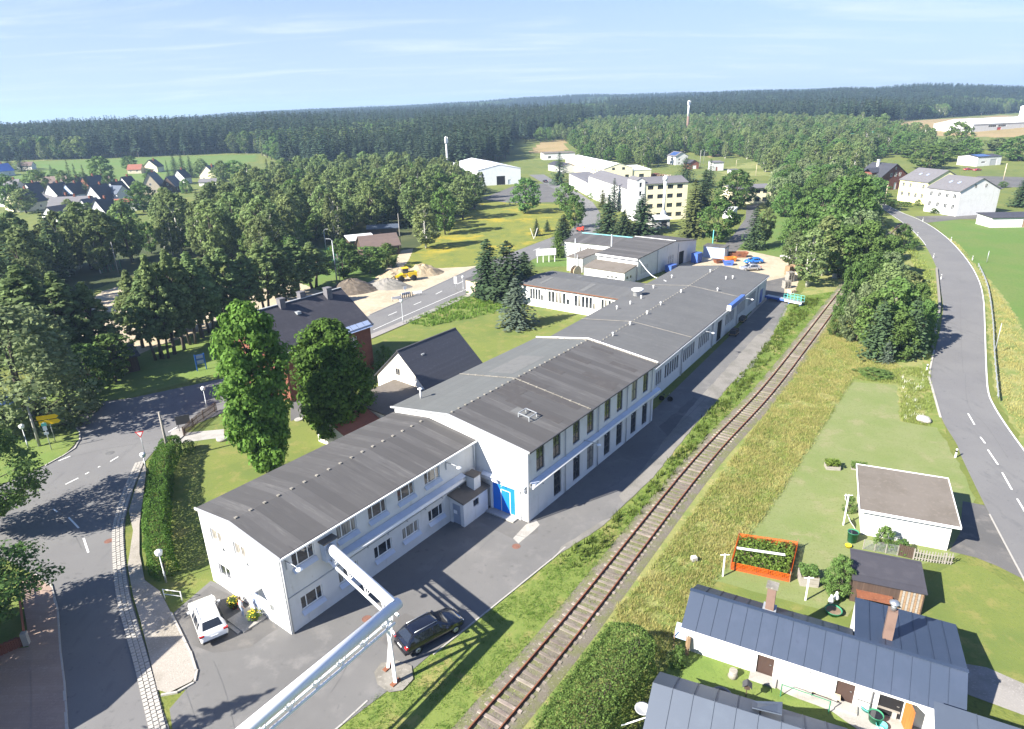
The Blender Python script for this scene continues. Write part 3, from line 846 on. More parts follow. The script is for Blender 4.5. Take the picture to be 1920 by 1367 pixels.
sheet('house_drive', [(1714, 406), (1790, 404), (1874, 401), (1880, 410), (1800, 411), (1738, 418)], .02, 'asphalt_old')
sheet('farm_yard', [(1780, 345), (1880, 318), (1930, 312), (2060, 312), (2060, 345), (1885, 352), (1860, 362), (1840, 345)], .02, 'asphalt_old')
sheet('hall_forecourt', [(905, 372), (960, 350), (1020, 344), (1060, 362), (1075, 378), (1010, 380), (960, 381), (915, 376)], .02, 'asphalt_old')
sheet('garage_drive', [(1780, 1034), (1800, 1000), (1805, 940), (1846, 948), (1882, 1016), (1918, 1086), (1870, 1062), (1830, 1046)], .022, 'asphalt_old')
sheet('brick_path', [(1780, 1240), (1850, 1252), (1925, 1285), (2060, 1340), (2060, 1400), (1920, 1342), (1780, 1290)], .022, 'paver_grey')
sheet('lime_driveway', [(545, 745), (640, 735), (700, 760), (670, 790), (600, 770), (545, 790)], .02, 'asphalt_old', rough=.1)
sheet('garden_path', [(330, 832), (345, 812), (420, 805), (420, 820)], .012, 'concrete', rough=.08)
sheet('tile_roof_sheet', [(668, 770), (720, 735), (745, 770), (690, 815)], .018, 'tile_red')  # flat ground sheet standing in for a low red tile roof
# stains, repairs and worn edges on the asphalt
sheet('asphalt_repair', [(330, 1155), (395, 1098), (470, 1135), (520, 1180), (470, 1215), (400, 1225), (360, 1210)], .0295, 'asphalt_old', rough=.25)
sheet('asphalt_repair', [(880, 945), (930, 920), (1000, 965), (1010, 1000), (960, 1010), (900, 980)], .0295, 'asphalt_old', rough=.3)
sheet('asphalt_repair', [(700, 1180), (760, 1150), (800, 1172), (730, 1215)], .0295, 'asphalt_old', rough=.3)
sheet('asphalt_repair', [(962, 1010), (985, 985), (1005, 975), (1012, 985), (990, 1005), (972, 1020)], .0305, 'concrete', rough=.12)
sheet('asphalt_repair', [(1235, 800), (1300, 745), (1330, 760), (1260, 830)], .0295, 'asphalt_old', rough=.3)
sheet('asphalt_repair', [(1395, 665), (1440, 615), (1452, 625), (1415, 680), (1380, 720)], .036, 'gravel_dark', rough=.5)
sheet('verge_edge', [(1041, 1046), (1130, 987), (1150, 970), (1128, 978), (1052, 1026)], .036, 'gravel_dark', rough=.2)
# pavements
sheet('pavement', [(125, 1367), (120, 1286), (112, 1221), (107, 1144), (97, 1104), (60, 1076), (38, 1095), (52, 1180), (60, 1290), (60, 1480), (135, 1480)], .12, 'paver')
sheet('forecourt_paving', [(58, 1215), (66, 1290), (66, 1480), (-260, 1480), (-220, 1260), (-60, 1230)], .1, 'paver')
sheet('pavement', [(692, 629), (905, 541), (900, 548), (692, 638), (600, 690), (560, 712), (560, 701)], .1, 'paver_grey')
sheet('pavement', [(250, 997), (240, 1063), (250, 1118), (264, 1166), (280, 1230), (296, 1296), (316, 1302), (360, 1280), (368, 1268), (358, 1228), (321, 1150), (300, 1110), (272, 1090), (262, 1040), (262, 985), (268, 940), (275, 880), (270, 874), (252, 924), (242, 960)], .11, 'gravel')
sheet('pavement', [(322, 808), (345, 803), (345, 818), (330, 832), (318, 824)], .1, 'concrete')
# cobbled gutter along the side street
gut = spline([at(*p) for p in [(272, 866), (250, 920), (236, 971), (233, 1000), (237, 1063), (246, 1120), (261, 1172), (281, 1238), (305, 1330), (318, 1380), (340, 1470)]])
g_root = empty('cobbled_gutter', gut[0], 0, 'pale cobblestone gutter strip curving along the side street kerb', 'gutter')
rng = random.Random(11)
cob = [MB().box(-.14, .14, -.13, .13, .0, .135 + e).mesh('cobble', 'stone') for e in (0, .012, .024)]
cells = []
for row in range(3):
    for p, d in walk(gut, .34, .1 * row):
        n = Vector((d.y, -d.x, 0)) * -1
        cells.append((p - Vector((d.y, -d.x, 0)) * -(.2 + .3 * row) * 1, d, row))
cells.sort(key=lambda c: c[0].length)
for p, d, row in cells[:300]:
    link('cobble', rng.choice(cob), g_root, (p.x - gut[0].x, p.y - gut[0].y, -.03), math.atan2(d.y, d.x) + rng.uniform(-.06, .06))
far = MB()
for p, d, row in cells[300:]:
    far.cbox((p.x - gut[0].x, p.y - gut[0].y, .05), (.28, .26, .1), math.atan2(d.y, d.x))
if far.v: tag(far.build('cobble', 'stone', g_root), kind='stuff')
# kerbs
stones('kerb', 'pale kerb along the paved forecourt beside the shaded side street', [at(*p) for p in [(60, 1074), (97, 1103), (108, 1144), (113, 1221), (121, 1286), (126, 1367), (136, 1480)]], 1.0, .16, -.1, .13, 'stone')
stones('kerb', 'rounded kerb enclosing the gravel island by the parked white car', [at(*p) for p in [(321, 1150), (359, 1229), (369, 1262), (366, 1276), (352, 1288), (330, 1300), (318, 1302)]], 1.0, .14, -.1, .13, 'stone')
stones('kerb', 'low kerb between the asphalt yard and the grass by the black car', [at(*p) for p in [(590, 1402), (640, 1360), (692, 1312)]], 1.0, .12, -.1, .07, 'concrete')
stones('kerb', 'low kerb between the yard and the railway verge beyond the black car', [at(*p) for p in [(812, 1228), (870, 1182), (930, 1134), (1041, 1044), (1056, 1030)]], 1.0, .12, -.1, .07, 'concrete')
stones('kerb', 'kerb round the grass island under the yellow direction signs', [at(*p) for p in [(85, 874), (120, 855), (140, 842), (150, 825), (150, 812), (142, 802)]], 1.0, .14, -.1, .13, 'stone')
stones('kerb', 'kerb of the main road between the carriageway and the pale car park', [at(*p) for p in [(692, 591), (770, 557), (895, 499)]], 1.0, .14, -.1, .1, 'concrete')
sheet('traffic_island', [(-60, 810), (60, 790), (140, 801), (150, 812), (150, 825), (120, 855), (85, 873), (0, 912), (-90, 940)], .1, 'lawn_fresh')
edge_l = LE[70:100]
stones('kerb', 'stone edging on the inner bend of the country road by the white boulder', [p + Vector((-.12, .0, 0)) for p in spline([at(*p) for p in [(1753, 657), (1744, 703), (1750, 730), (1766, 786)]], 4)], 1.0, .22, -.1, .1, 'stone')
stones('kerb', 'concrete edge between the garage drive and the country road', [at(*p) for p in [(1855, 965), (1885, 1022), (1918, 1084), (1990, 1214)]], 1.0, .12, -.1, .08, 'concrete')

# painted lines
def dash(a, b, w=.13, lift=.052):
    p, q = at(*a), at(*b)
    ribbon('road_marking', [p, q], -w / 2, w / 2, lift, 'line_paint')
for a, b in (((817, 552), (829, 546)), ((776, 572), (790, 566)), ((728, 592), (744, 585)), ((857, 533), (868, 528)), ((1000, 470), (1012, 465)), ((1034, 456), (1046, 451)), ((129, 971), (148, 991)), ((157, 1010), (166, 1037)), ((222, 857), (207, 866)), ((188, 875), (184, 877)), ((167, 886), (160, 890)),
             ((147, 897), (123, 909)), ((132, 856), (110, 865)), ((331, 802), (316, 811)), ((1838, 820), (1847, 832)), ((1852, 844), (1871, 872)), ((1879, 887), (1897, 919)), ((1907, 936), (1926, 968)), ((1815, 776), (1827, 797)), ((100, 955), (108, 961)), ((1938, 990), (1958, 1026))):
    dash(a, b, .15)
ribbon('road_marking', [at(*p) for p in [(700, 619), (760, 592), (845, 555), (905, 530)]], -.06, .06, .052, 'line_paint')
ribbon('road_marking', [p + Vector((-.14, 0, 0)) for p in RE], -.075, .075, .052, 'line_paint')
ribbon('road_marking', [p + Vector((.18, 0, 0)) for p in LE[:20]], -.05, .05, .052, 'line_paint')
# sealed cracks and the patched trench in the asphalt
for pts, w in (([(134, 908), (165, 918), (187, 928), (200, 931), (210, 930), (216, 938)], .05), ([(95, 970), (118, 983), (135, 998), (146, 1015), (153, 1030)], .06), ([(83, 868), (130, 858), (200, 842), (260, 832), (300, 823)], .07),
               ([(835, 1042), (800, 1078), (772, 1100)], .05), ([(330, 1260), (350, 1300), (372, 1367)], .04), ([(152, 826), (170, 822), (190, 812)], .06), ([(440, 1367), (420, 1290), (400, 1240)], .04), ([(560, 1180), (620, 1150), (700, 1140), (760, 1120)], .04), ([(900, 1030), (940, 1000), (1000, 1010), (1040, 990)], .04), ([(1100, 930), (1160, 905), (1200, 860), (1260, 810), (1330, 740)], .05), ([(620, 1300), (650, 1250), (660, 1200)], .03), ([(1810, 700), (1815, 760), (1850, 800), (1890, 860)], .05), ([(1800, 560), (1802, 640), (1806, 700)], .05)):
    ribbon('asphalt_crack', rough_edge([at(*p) for p in pts], .08, .4)[:-max(1, int(.0))][: 200] if False else spline([at(*p) for p in pts], 4), -w / 2, w / 2, .046, 'asphalt_patch')
def manhole(px, py, label, r=.36, m='manhole', lift=.03):
    p = at(px, py)
    root = empty('manhole_cover', (p.x, p.y, lift), 0, label, 'manhole cover')
    MB().lathe([(r, 0), (r, .012), (r * .86, .012), (r * .86, .009)], 20).build('ring', m, root)
    b = MB().lathe([(r * .84, 0), (r * .84, .014)], 20)
    for i in range(-2, 3): b.box(-r * .6, r * .6, i * r * .25 - .02, i * r * .25 + .02, .0145, .022)
    b.build('cover', m, root)
manhole(204, 1015, 'brown round cover in the side street in front of the hedge', lift=.032)
manhole(206, 850, 'dark ringed manhole cover in the middle of the junction', .45, 'asphalt_patch', lift=.036)
manhole(688, 1161, 'rusty manhole cover in the yard beside the pipe bridge elbow')
manhole(968, 1025, 'rusty manhole cover in the yard in front of the blue door')

# ------------------------------------------------------------------ railway
rail_c = []
lr = [at(*p) for p in [(760, 1520), (883.8, 1367), (1062, 1160), (1300, 866), (1422, 738), (1500, 642), (1573, 549), (1640, 470), (1690, 420)]]
dirs = (lr[-3] - lr[1]).normalized()
axis = spline([p + Vector((dirs.y, -dirs.x, 0)) * .76 for p in lr], 6)
ribbon('railway_ballast', axis, -1.75, 1.75, .014, 'ballast')
rb = MB()   # the low bank of broken stone under the sleepers
k = len(axis)
for i, p in enumerate(axis):
    d = (axis[min(i + 1, k - 1)] - axis[max(i - 1, 0)]).normalized(); n = Vector((-d.y, d.x, 0))
    rb.v += [tuple(p + n * o + Vector((0, 0, z))) for o, z in ((-1.7, .02), (-1.2, .118), (1.2, .118), (1.7, .02))]
for i in range(k - 1):
    for j in range(3):
        a = 4 * i + j; rb.f.append([a + 1, a, a + 4, a + 5]); rb.mi.append(0); rb.sm.append(True)
trk = empty('railway_track', axis[0], 0, 'single rusty railway track on old wooden sleepers beside the factory', 'railway track')
o0 = axis[0]
tag(rb.build('ballast_bank', 'ballast'), kind='structure')
for s in (-.755, .755):
    r = MB()
    line = []
    for i, p in enumerate(axis):
        d = (axis[min(i + 1, k - 1)] - axis[max(i - 1, 0)]).normalized()
        line.append(p - o0 + Vector((-d.y, d.x, 0)) * s)
    def railbody(z0, z1, w):
        base = len(r.v)
        for i, p in enumerate(line):
            d = (line[min(i + 1, k - 1)] - line[max(i - 1, 0)]).normalized(); n = Vector((-d.y, d.x, 0)) * w / 2
            r.v.extend([tuple(p - n + Vector((0, 0, z0))), tuple(p + n + Vector((0, 0, z0))), tuple(p + n + Vector((0, 0, z1))), tuple(p - n + Vector((0, 0, z1)))])
        for i in range(k - 1):
            for j in range(4):
                a, b = base + 4 * i + j, base + 4 * i + (j + 1) % 4
                r.f.append([b, a, a + 4, b + 4]); r.mi.append(0); r.sm.append(False)
    railbody(.17, .195, .15); railbody(.195, .275, .03); railbody(.275, .32, .075)
    r.build('rail', 'rust', trk)
rng = random.Random(2)
slm = [MB().box(-1.12, 1.12, -.12, .12, .06, .155 + e).mesh('sleeper', 'sleeper') for e in (0, -.014, .006)]
cnt = 0
for p, d in walk(axis, .66, 1.0):
    if cnt >= 290: break
    cnt += 1
    link('sleeper', rng.choice(slm), trk, (p.x - o0.x + rng.uniform(-.04, .04), p.y - o0.y, rng.uniform(-.012, .01)), math.atan2(d.y, d.x) + math.pi / 2 + rng.uniform(-.03, .03))
# ================================================================== THE FACTORY
FA = R(52.6)
O0 = at(990.7, 980, 0)
FU, FV = Vector((math.cos(FA), math.sin(FA), 0)), Vector((-math.sin(FA), math.cos(FA), 0))
def fpt(u, v, z=0.0): 
    p = O0 + FU * u + FV * v
    return (p.x, p.y, z)

# ---- two-storey workshop in the middle
wins = []
for u in (1.98, 4.62, 7.98, 10.55, 13.93, 16.53, 19.8, 22.5):
    wins.append(('S', u, 4.42, 1.25, 2.25, 2, 2, 'metal_dark'))
    if u > 3: wins.append(('S', u + .1, .45, 1.28, 2.72, 2, 3, 'metal_dark'))
work = house('workshop_building', 'white two-storey workshop with patched felt roof and blue gate in its gable', 'factory building', fpt(0, 0), FA, 24.7, 16.0, 7.1, 8.2, rv=8.7,
             roofm='felt_brown', roof='none', wins=wins)
# walls' gables and the two roof slopes, each with its own felt
MB().quad((0, 16, 7.1), (0, 0, 7.1), (0, 8.7, 8.2)).build('gable', 'render_white', work); MB().quad((24.7, 0, 7.1), (24.7, 16, 7.1), (24.7, 8.7, 8.2)).build('gable', 'render_white', work)
MB().slab([(-.18, -.35, 7.16), (24.85, -.35, 7.16), (24.85, 8.7, 8.34), (-.18, 8.7, 8.34)], .14).build('roof', 'felt_brown', work)
MB().slab([(-.18, 8.705, 8.34), (24.85, 8.705, 8.34), (24.85, 16.35, 7.16), (-.18, 16.35, 7.16)], .14).build('roof', 'felt_green', work)
def slope_r(v): return 7.16 + (v + .35) * (8.34 - 7.16) / 9.05
def slope_l(v): return 8.34 - (v - 8.7) * (8.34 - 7.16) / 7.65
for u0, u1, v0, v1, mm in ((9.0, 9.95, .6, 8.3, 'felt_patch'), (10.35, 11.2, 5.2, 8.5, 'felt_patch'), (5.6, 6.5, .5, 6.6, 'felt_patch'), (6.5, 7.4, 4.7, 8.4, 'felt_patch'), (7.45, 8.9, 6.2, 8.4, 'felt_patch'),
                       (16.0, 17.0, .4, 4.4, 'felt_patch'), (15.0, 16.0, .2, 2.3, 'felt_patch'), (14.3, 15.2, 5.8, 8.4, 'felt_patch'), (18.6, 19.5, 5.2, 8.2, 'felt_patch'), (20.6, 21.5, .5, 3.6, 'felt_patch'), (4.3, 5.5, 2.2, 5.0, 'felt_light'), (22.9, 23.6, 4.6, 7.4, 'felt_patch')):
    MB().slab([(u0, v0, slope_r(v0) + .012), (u1, v0, slope_r(v0) + .012), (u1, v1, slope_r(v1) + .012), (u0, v1, slope_r(v1) + .012)], .03).build('felt_patch', mm, work)
MB().slab([(11.5, 10.0, slope_l(10.0) + .012), (17.5, 10.0, slope_l(10.0) + .012), (17.5, 13.4, slope_l(13.4) + .012), (11.5, 13.4, slope_l(13.4) + .012)], .03).build('felt_patch', 'felt_light', work)
for u in np.arange(.4, 24.6, .95):
    MB().cbox((float(u), 8.7, 8.38), (.16, .22, .1)).build('ridge_clip', 'concrete_dark', work)
for u in (10.1, 24.6):    # pale lightning strips over the roof with their holders
    s = MB().bar((u, -.3, slope_r(-.3) + .05), (u, 8.7, 8.39), .08, .05).bar((u, 8.7, 8.39), (u, 16.3, slope_l(16.3) + .05), .08, .05)
    for v in np.arange(0, 16, 1.0): s.cbox((u, float(v), (slope_r(v) if v < 8.7 else slope_l(v)) + .06), (.16, .16, .1))
    s.build('roof_strip', 'concrete_dark', work)
MB().bar((24.78, -.3, 7.3), (24.78, 8.7, 8.47), .12, .12).bar((24.78, 8.7, 8.47), (24.78, 16.3, 7.3), .12, .12).build('roof_parapet', 'trim_white', work)
s = MB().bar((-.16, -.4, 7.12), (-.16, 8.7, 8.3), .1, .16).bar((-.16, 8.7, 8.3), (-.16, 16.4, 7.12), .1, .16); s.build('verge_board', 'trim_grey', work)
MB().bar((-.2, -.4, 7.1), (24.85, -.4, 7.1), .12, .12).build('gutter', 'metal_dark', work)
for u in (5.9, 11.9, 18.0, 23.9):
    MB().tube([(u, -.12, 7.0), (u, -.12, .1)], .05, 6).build('downpipe', 'trim_grey', work)
MB().tube([(-.1, -.1, 7.0), (-.1, -.1, .1)], .07, 6).build('downpipe', 'trim_white', work)
hf = MB()   # raised roof hatch frame
for a, b in (((4.0, 2.6), (5.2, 2.6)), ((5.2, 2.6), (5.2, 3.8)), ((5.2, 3.8), (4.0, 3.8)), ((4.0, 3.8), (4.0, 2.6))):
    hf.bar((a[0], a[1], slope_r(a[1]) + .42), (b[0], b[1], slope_r(b[1]) + .42), .07)
for x, y in ((4.0, 2.6), (5.2, 2.6), (5.2, 3.8), (4.0, 3.8)): hf.bar((x, y, slope_r(y)), (x, y, slope_r(y) + .42), .08)
hf.build('roof_hatch', 'galv', work)
vp = MB().tube([(2.6, 14.9, slope_l(14.9)), (2.6, 14.9, slope_l(14.9) + 1.0)], .09, 8); vp.lathe([(.26, 0), (.26, .06), (.05, .14)], 10, (2.6, 14.9, slope_l(14.9) + 1.0)); vp.build('vent_pipe', 'trim_white', work)
# blue gate in the gable, its wicket door and surround
gate = MB().box(-.06, -.004, 1.33, 3.83, .18, 2.9).build('gate', 'door_blue', work)
fr = MB()
for a, b in (((1.9, .2), (1.9, 2.45)), ((1.9, 2.45), (2.9, 2.45)), ((2.9, 2.45), (2.9, .2)), ((1.36, .22), (1.9, .22))): fr.bar((-.075, a[0], a[1]), (-.075, b[0], b[1]), .06, .03)
fr.build('wicket_frame', 'trim_white', gate)
MB().box(-.08, -.062, 1.96, 2.84, .24, 2.4).build('wicket_door', 'door_blue', gate)
MB().box(-.9, -.004, 1.0, 4.1, 0, .17).build('threshold', 'concrete', work)
MB().box(-.16, -.004, 3.85, 4.08, 0, 3.0).build('door_post', 'trim_white', work); MB().box(-.12, -.004, .75, 1.32, 0, 3.0).build('door_post', 'trim_white', work)
MB().box(-.03, -.004, 1.3, 5.7, 3.25, 3.5).build('conduit', 'trim_white', work)

# ---- low two-storey office wing in front
def triple(side, c, z, w, h): return (side, c, z, w, h, (.55, 1.0, .55), 1)
off_w = [triple('S', u + 20.5, 4.98, 1.85, 1.2) for u in (-18.6, -14.75, -11.75, -8.68, -5.62)] + [triple('S', u + 20.5, 1.3, 1.85, 1.12) for u in (-18.45, -15.1, -11.6, -8.55, -5.5)]
off_w += [('W', 13.85 - 5.8, 4.35, 1.6, 1.15, 2, 1), ('W', 10.75 - 5.8, 4.4, 1.6, 1.15, 2, 1), ('W', 13.7 - 5.8, 1.2, 1.6, 1.15, 2, 1)]
off = house('office_wing', 'white office wing with low felt gable roof and grey window ledges beside the car park', 'office building', fpt(-20.5, 5.8), FA, 20.42, 10.1, 6.5, 7.15, rv=5.5, roofm='felt_brown', wins=off_w, oh=.25, ohg=.0, th=.12)
for u in (-18.6, -14.75, -11.75, -8.68, -5.62): MB().slab([(u + 20.5 - 1.0, -.28, 4.72), (u + 20.5 + 1.0, -.28, 4.72), (u + 20.5 + 1.0, -.01, 4.98), (u + 20.5 - 1.0, -.01, 4.98)], .05).build('window_ledge', 'plaster_blue', off)
for u in (-18.45, -15.1, -11.6, -8.55, -5.5): MB().slab([(u + 20.5 - 1.0, -.28, 1.04), (u + 20.5 + 1.0, -.28, 1.04), (u + 20.5 + 1.0, -.01, 1.3), (u + 20.5 - 1.0, -.01, 1.3)], .05).build('window_ledge', 'plaster_blue', off)
for v, z in ((8.05, 4.35), (4.95, 4.4), (7.9, 1.2)): MB().slab([(-.25, v + .85, z - .2), (-.25, v - .85, z - .2), (-.01, v - .85, z), (-.01, v + .85, z)], .05).build('window_ledge', 'trim_grey', off)
for u in np.arange(.5, 20.3, 1.18): MB().cbox((float(u), 5.5, 7.32), (.2, .24, .1)).build('ridge_clip', 'concrete_dark', off)
MB().bar((-.05, -.3, 6.52), (-.05, 5.5, 7.2), .1, .2).bar((-.05, 5.5, 7.2), (-.05, 10.4, 6.55), .1, .2).build('verge_board', 'trim_grey', off)
MB().bar((-.1, -.33, 6.5), (20.4, -.33, 6.5), .14, .12).build('gutter', 'trim_white', off)
MB().tube([(.12, -.1, 6.4), (.12, -.1, .1)], .06, 6).build('downpipe', 'trim_grey', off)
MB().tube([(20.25, -.1, 6.4), (20.25, -.1, 3.9)], .06, 6).build('downpipe', 'trim_white', off)
MB().bar((.05, -.04, 3.0), (20.3, -.04, 3.0), .06).build('conduit', 'trim_grey', off)
# glazed entrance with a small canopy in the gable
MB().box(-.05, -.004, 3.35, 4.55, .15, 2.4).build('entrance_frame', 'trim_white', off)
MB().box(-.075, -.052, 3.45, 4.45, .25, 2.3).build('door_glass', 'solar_pale', off)
MB().box(-1.1, -.004, 2.9, 5.0, 2.62, 2.74).build('canopy', 'trim_white', off)
MB().box(-1.9, -.004, 2.9, 5.0, 0, .15).box(-2.2, -1.904, 3.2, 4.7, 0, .08).build('entrance_step', 'concrete', off)
MB().box(-.08, -.004, 1.75, 2.05, 1.3, 1.75).build('letter_box', 'metal', off)
# annex box under the pipes
anx = house('porch_annex', 'small flat-roofed porch annex with mossy roof between office wing and workshop', 'annex', fpt(-3.8, 4.15), FA, 3.32, 1.63, 2.45, 2.75, roof='mono', roofm='felt_moss', wallm='render_white', wins=[('S', 1.7, 1.35, .75, .7, 1, 1, 'metal_dark')], doors=[('W', .85, .95, 2.05, 'door_grey')], oh=.2, ohg=.2, th=.14)
MB().box(-.13, -.115, .65, 1.05, 1.2, 1.55).build('notice', 'sign_white', anx)

# ---- long production hall
HA = FA + R(3.06)
hall_w = []
grp = [(5.7, 7.6, 3), (8.6, 13.6, 6), (15.2, 19.8, 6), (21.3, 26.2, 6), (33.8, 38.5, 6), (40.8, 44.8, 6), (46.4, 51.2, 6)]
for a, b, n in grp:
    st = (b - a) / n
    for i in range(n): hall_w.append(('S', a + st * (i + .5), 1.5, st * .74, 1.85, 1, 1, 'metal_dark'))
hall = house('production_hall', 'long single-storey production hall with grey felt roof and rows of narrow windows', 'factory hall', fpt(25.05, 2.25), HA, 58.4, 16.5, 4.4, 5.3, rv=8.6, roofm='felt_grey', oh=.35, ohg=.05, th=.14, wins=hall_w,
             doors=[('S', 31.0, 2.5, 3.2, 'dark_void'), ('S', 55.4, 2.2, 2.6, 'sheet_blue')])
for u in (4.7, 14.4, 27.2, 29.4, 39.8, 52.2): MB().box(u - .14, u + .14, -.1, -.004, 0, 4.3).build('pilaster', 'render_white', hall)
for u in (14.4, 27.2, 39.8, 52.2): MB().tube([(u, -.16, 4.2), (u, -.16, .1)], .06, 6).build('downpipe', 'trim_grey', hall)
MB().bar((0, -.4, 4.35), (58.4, -.4, 4.35), .12, .14).build('gutter', 'trim_white', hall)
def hz(v): return 4.58 + (v if v < 8.6 else (17.2 - v)) * (.9 / 8.6)
for u in (17.6, 41.0):
    MB().bar((u, -.3, hz(-.3)), (u, 8.6, hz(8.6)), .07, .05).bar((u, 8.6, hz(8.6)), (u, 16.8, hz(16.5)), .07, .05).build('roof_strip', 'concrete_dark', hall)
for u in np.arange(6.5, 57, 1.0): MB().cbox((float(u), 8.6, 5.5), (.15, .2, .09)).build('ridge_clip', 'concrete_dark', hall)
def roof_vent(u, v, r=.09, h=.36):
    m = MB().tube([(u, v, hz(v) - .1), (u, v, hz(v) + h)], r, 8); m.lathe([(r * 1.8, 0), (r * 1.8, .08), (r, .16)], 8, (u, v, hz(v) + h)); m.build('roof_vent', 'white_plastic', hall)
for u, v in ((10.5, 8.2), (16.0, 8.2), (22.0, 8.2), (27.5, 8.3), (36.0, 8.2), (31, 13), (27.2, 13.2), (24.0, 14.0), (38.5, 14.0), (47, 14), (51, 4.2), (49.6, 5.0), (41.5, 3.9), (52.0, 8.6)): roof_vent(u, v)
big = MB().lathe([(.75, 0), (.75, .85), (1.0, .86), (1.0, 1.1), (.9, 1.16)], 18, (33.2, 14.6, hz(14.6) - .05)); big.build('roof_ventilator', 'white_plastic', hall)
MB().box(32.8, 40.4, -.95, -.36, 4.5, 5.2).build('shop_sign', 'sheet_blue', hall)
MB().box(32.75, 40.45, -1.0, -.955, 4.45, 5.25).build('sign_edge', 'trim_white', hall) if False else MB().box(32.7, 32.795, -.98, -.36, 4.45, 5.25).build('sign_edge', 'trim_white', hall)
# ---- side wing to the left
wing_w = []
for a, b, n in ((37.2, 40.2, 5), (31.5, 36.2, 6), (26.1, 30.6, 6), (21.8, 25.2, 5)):
    st = (b - a) / n
    for i in range(n):
        v = b - st * (i + .5)
        short = i == n - 1
        wing_w.append(('S', 42.3 - v, 1.35, st * .72, 1.0 if short else 1.95, 1, 1, 'metal_dark', 'glass_curtain' if i in (2, 3) and n == 6 and a > 30 else 'glass'))
wing = house('side_wing', 'white side wing with tarred roof and groups of tall windows facing the lawn', 'factory building', fpt(56.9, 42.3), FA - math.pi / 2, 21.4, 10.8, 3.95, 4.35, roofm='felt_grey', oh=.35, ohg=.3, th=.14, wins=wing_w)
for v in (36.75, 25.65): MB().box(42.3 - v - .1, 42.3 - v + .1, -.1, -.004, 0, 3.9).build('pilaster', 'trim_grey', wing)
for (s0, s1, t0, t1) in ((7, 7.9, 4.8, 9.8), (12.5, 13.5, .6, 4.6), (3.5, 4.2, 1.0, 5.0)):
    zf = lambda t: 4.11 + (t if t < 5.4 else 10.8 - t) * (.4 / 5.4) + .03
    MB().slab([(s0, t0, zf(t0)), (s1, t0, zf(t0)), (s1, t1, zf(t1)), (s0, t1, zf(t1))], .03).build('felt_patch', 'felt_light', wing)
MB().bar((0, -.4, 3.9), (21.4, -.4, 3.9), .1, .12).build('gutter', 'rust', wing)

# ---- second group of workshops behind
BA = FA - R(4.4)
bw = [('S', u, 1.0, .5, 1.9, 1, 2, 'trim_white', 'glass_curtain') for u in (1.5, 2.3, 3.1, 3.9, 13.2, 14.1, 15.0)]
bigw = house('workshop_building', 'white workshop with striped grey roof and parapet front behind the side wing', 'factory building', fpt(84.1, 31.9), BA, 26.0, 10.2, 4.5, 5.75, axis='v', rv=15.5, roofm='felt_brown', oh=.25, ohg=.15, wins=bw, doors=[('S', 19.0, 2.4, 3.0, 'dark_void')])
MB().bar((15.5, -.2, 5.98), (15.5, 10.3, 5.98), .16, .08).build('ridge_cap', 'trim_white', bigw)
MB().box(-.55, -.3, -.1, 10.3, 4.3, 4.62).build('parapet', 'trim_white', bigw)
MB().bar((8.0, -.15, 5.28), (8.0, 10.2, 5.28), .07, .05).build('roof_strip', 'concrete_dark', bigw)
for u in (8, 17.2): MB().tube([(u, -.1, 5.0), (u, -.1, .1)], .06, 6).build('downpipe', 'trim_grey', bigw)
house('front_annex', 'low white annex with lean-to felt roof against the striped-roof workshop', 'annex', fpt(79.6, 42.2), BA - math.pi / 2, 10.0, 4.4, 2.6, 3.3, roof='mono', roofm='felt_moss', wins=[('S', 6.0, 1.1, .6, .5, 1, 1), ('S', 7.0, 1.1, .6, .5, 1, 1), ('S', 8.0, 1.1, .6, .5, 1, 1), ('E', 1.2, 1.0, .8, .7, 1, 1), ('E', 2.6, 1.0, .8, .7, 1, 1)], oh=.2, ohg=.2)
ax2 = house('boiler_annex', 'white flat-roofed boiler annex with a steel flue beside the long white building', 'annex', fpt(84.5, 49.6), FA - math.pi / 2, 4.0, 9.0, 3.1, 3.3, roof='mono', roofm='felt_moss', wins=[('S', 2.9, 1.0, .35, .4, 1, 1)], oh=.15, ohg=.15)
fl = empty('flue_pipe', fpt(83.6, 46.9), 0, 'slim grey steel flue standing in front of the boiler annex', 'flue')
MB().tube([(0, 0, 0), (0, 0, 7.6)], .11, 8).build('pipe', 'galv', fl); MB().tube([(.5, .15, 0), (.5, .15, 4.0)], .07, 8).build('pipe', 'galv', fl)
fl2 = empty('chimney_flue', fpt(95.3, 44.3), 0, 'thin metal chimney rising in front of the roof with turquoise skylight', 'flue')
MB().tube([(0, 0, 0), (0, 0, 6.6)], .16, 8).build('pipe', 'galv', fl2); MB().lathe([(.2, 0), (.26, .2), (.05, .3)], 8, (0, 0, 6.6)).build('cowl', 'galv', fl2)
bB_w = []
for g0 in (3.0, 6.6, 10.2, 13.8):
    for i in range(3): bB_w.append(('S', g0 + i * .75, 1.9, .45, 1.1, 1, 1))
bB = house('workshop_building', 'long white workshop with a turquoise skylight strip along its roof ridge', 'factory building', fpt(96.2, 57.8), FA - math.pi / 2, 17.6, 11.5, 4.0, 4.9, rv=7.2, roofm='felt_brown', oh=.3, ohg=.2, wins=bB_w)
MB().slab([(1.0, 6.5, 5.1), (17, 6.5, 5.1), (17, 7.0, 5.14), (1.0, 7.0, 5.14)], .06).build('skylight', 'skylight', bB)
house('garden_shed', 'beige rendered shed with dark flat roof by the dark conifers and main road', 'shed', fpt(57.0, 55.9), FA - math.pi / 2, 4.3, 6.5, 2.9, 3.1, roof='mono', roofm='felt_brown', wallm='render_beige', oh=.2, ohg=.2)
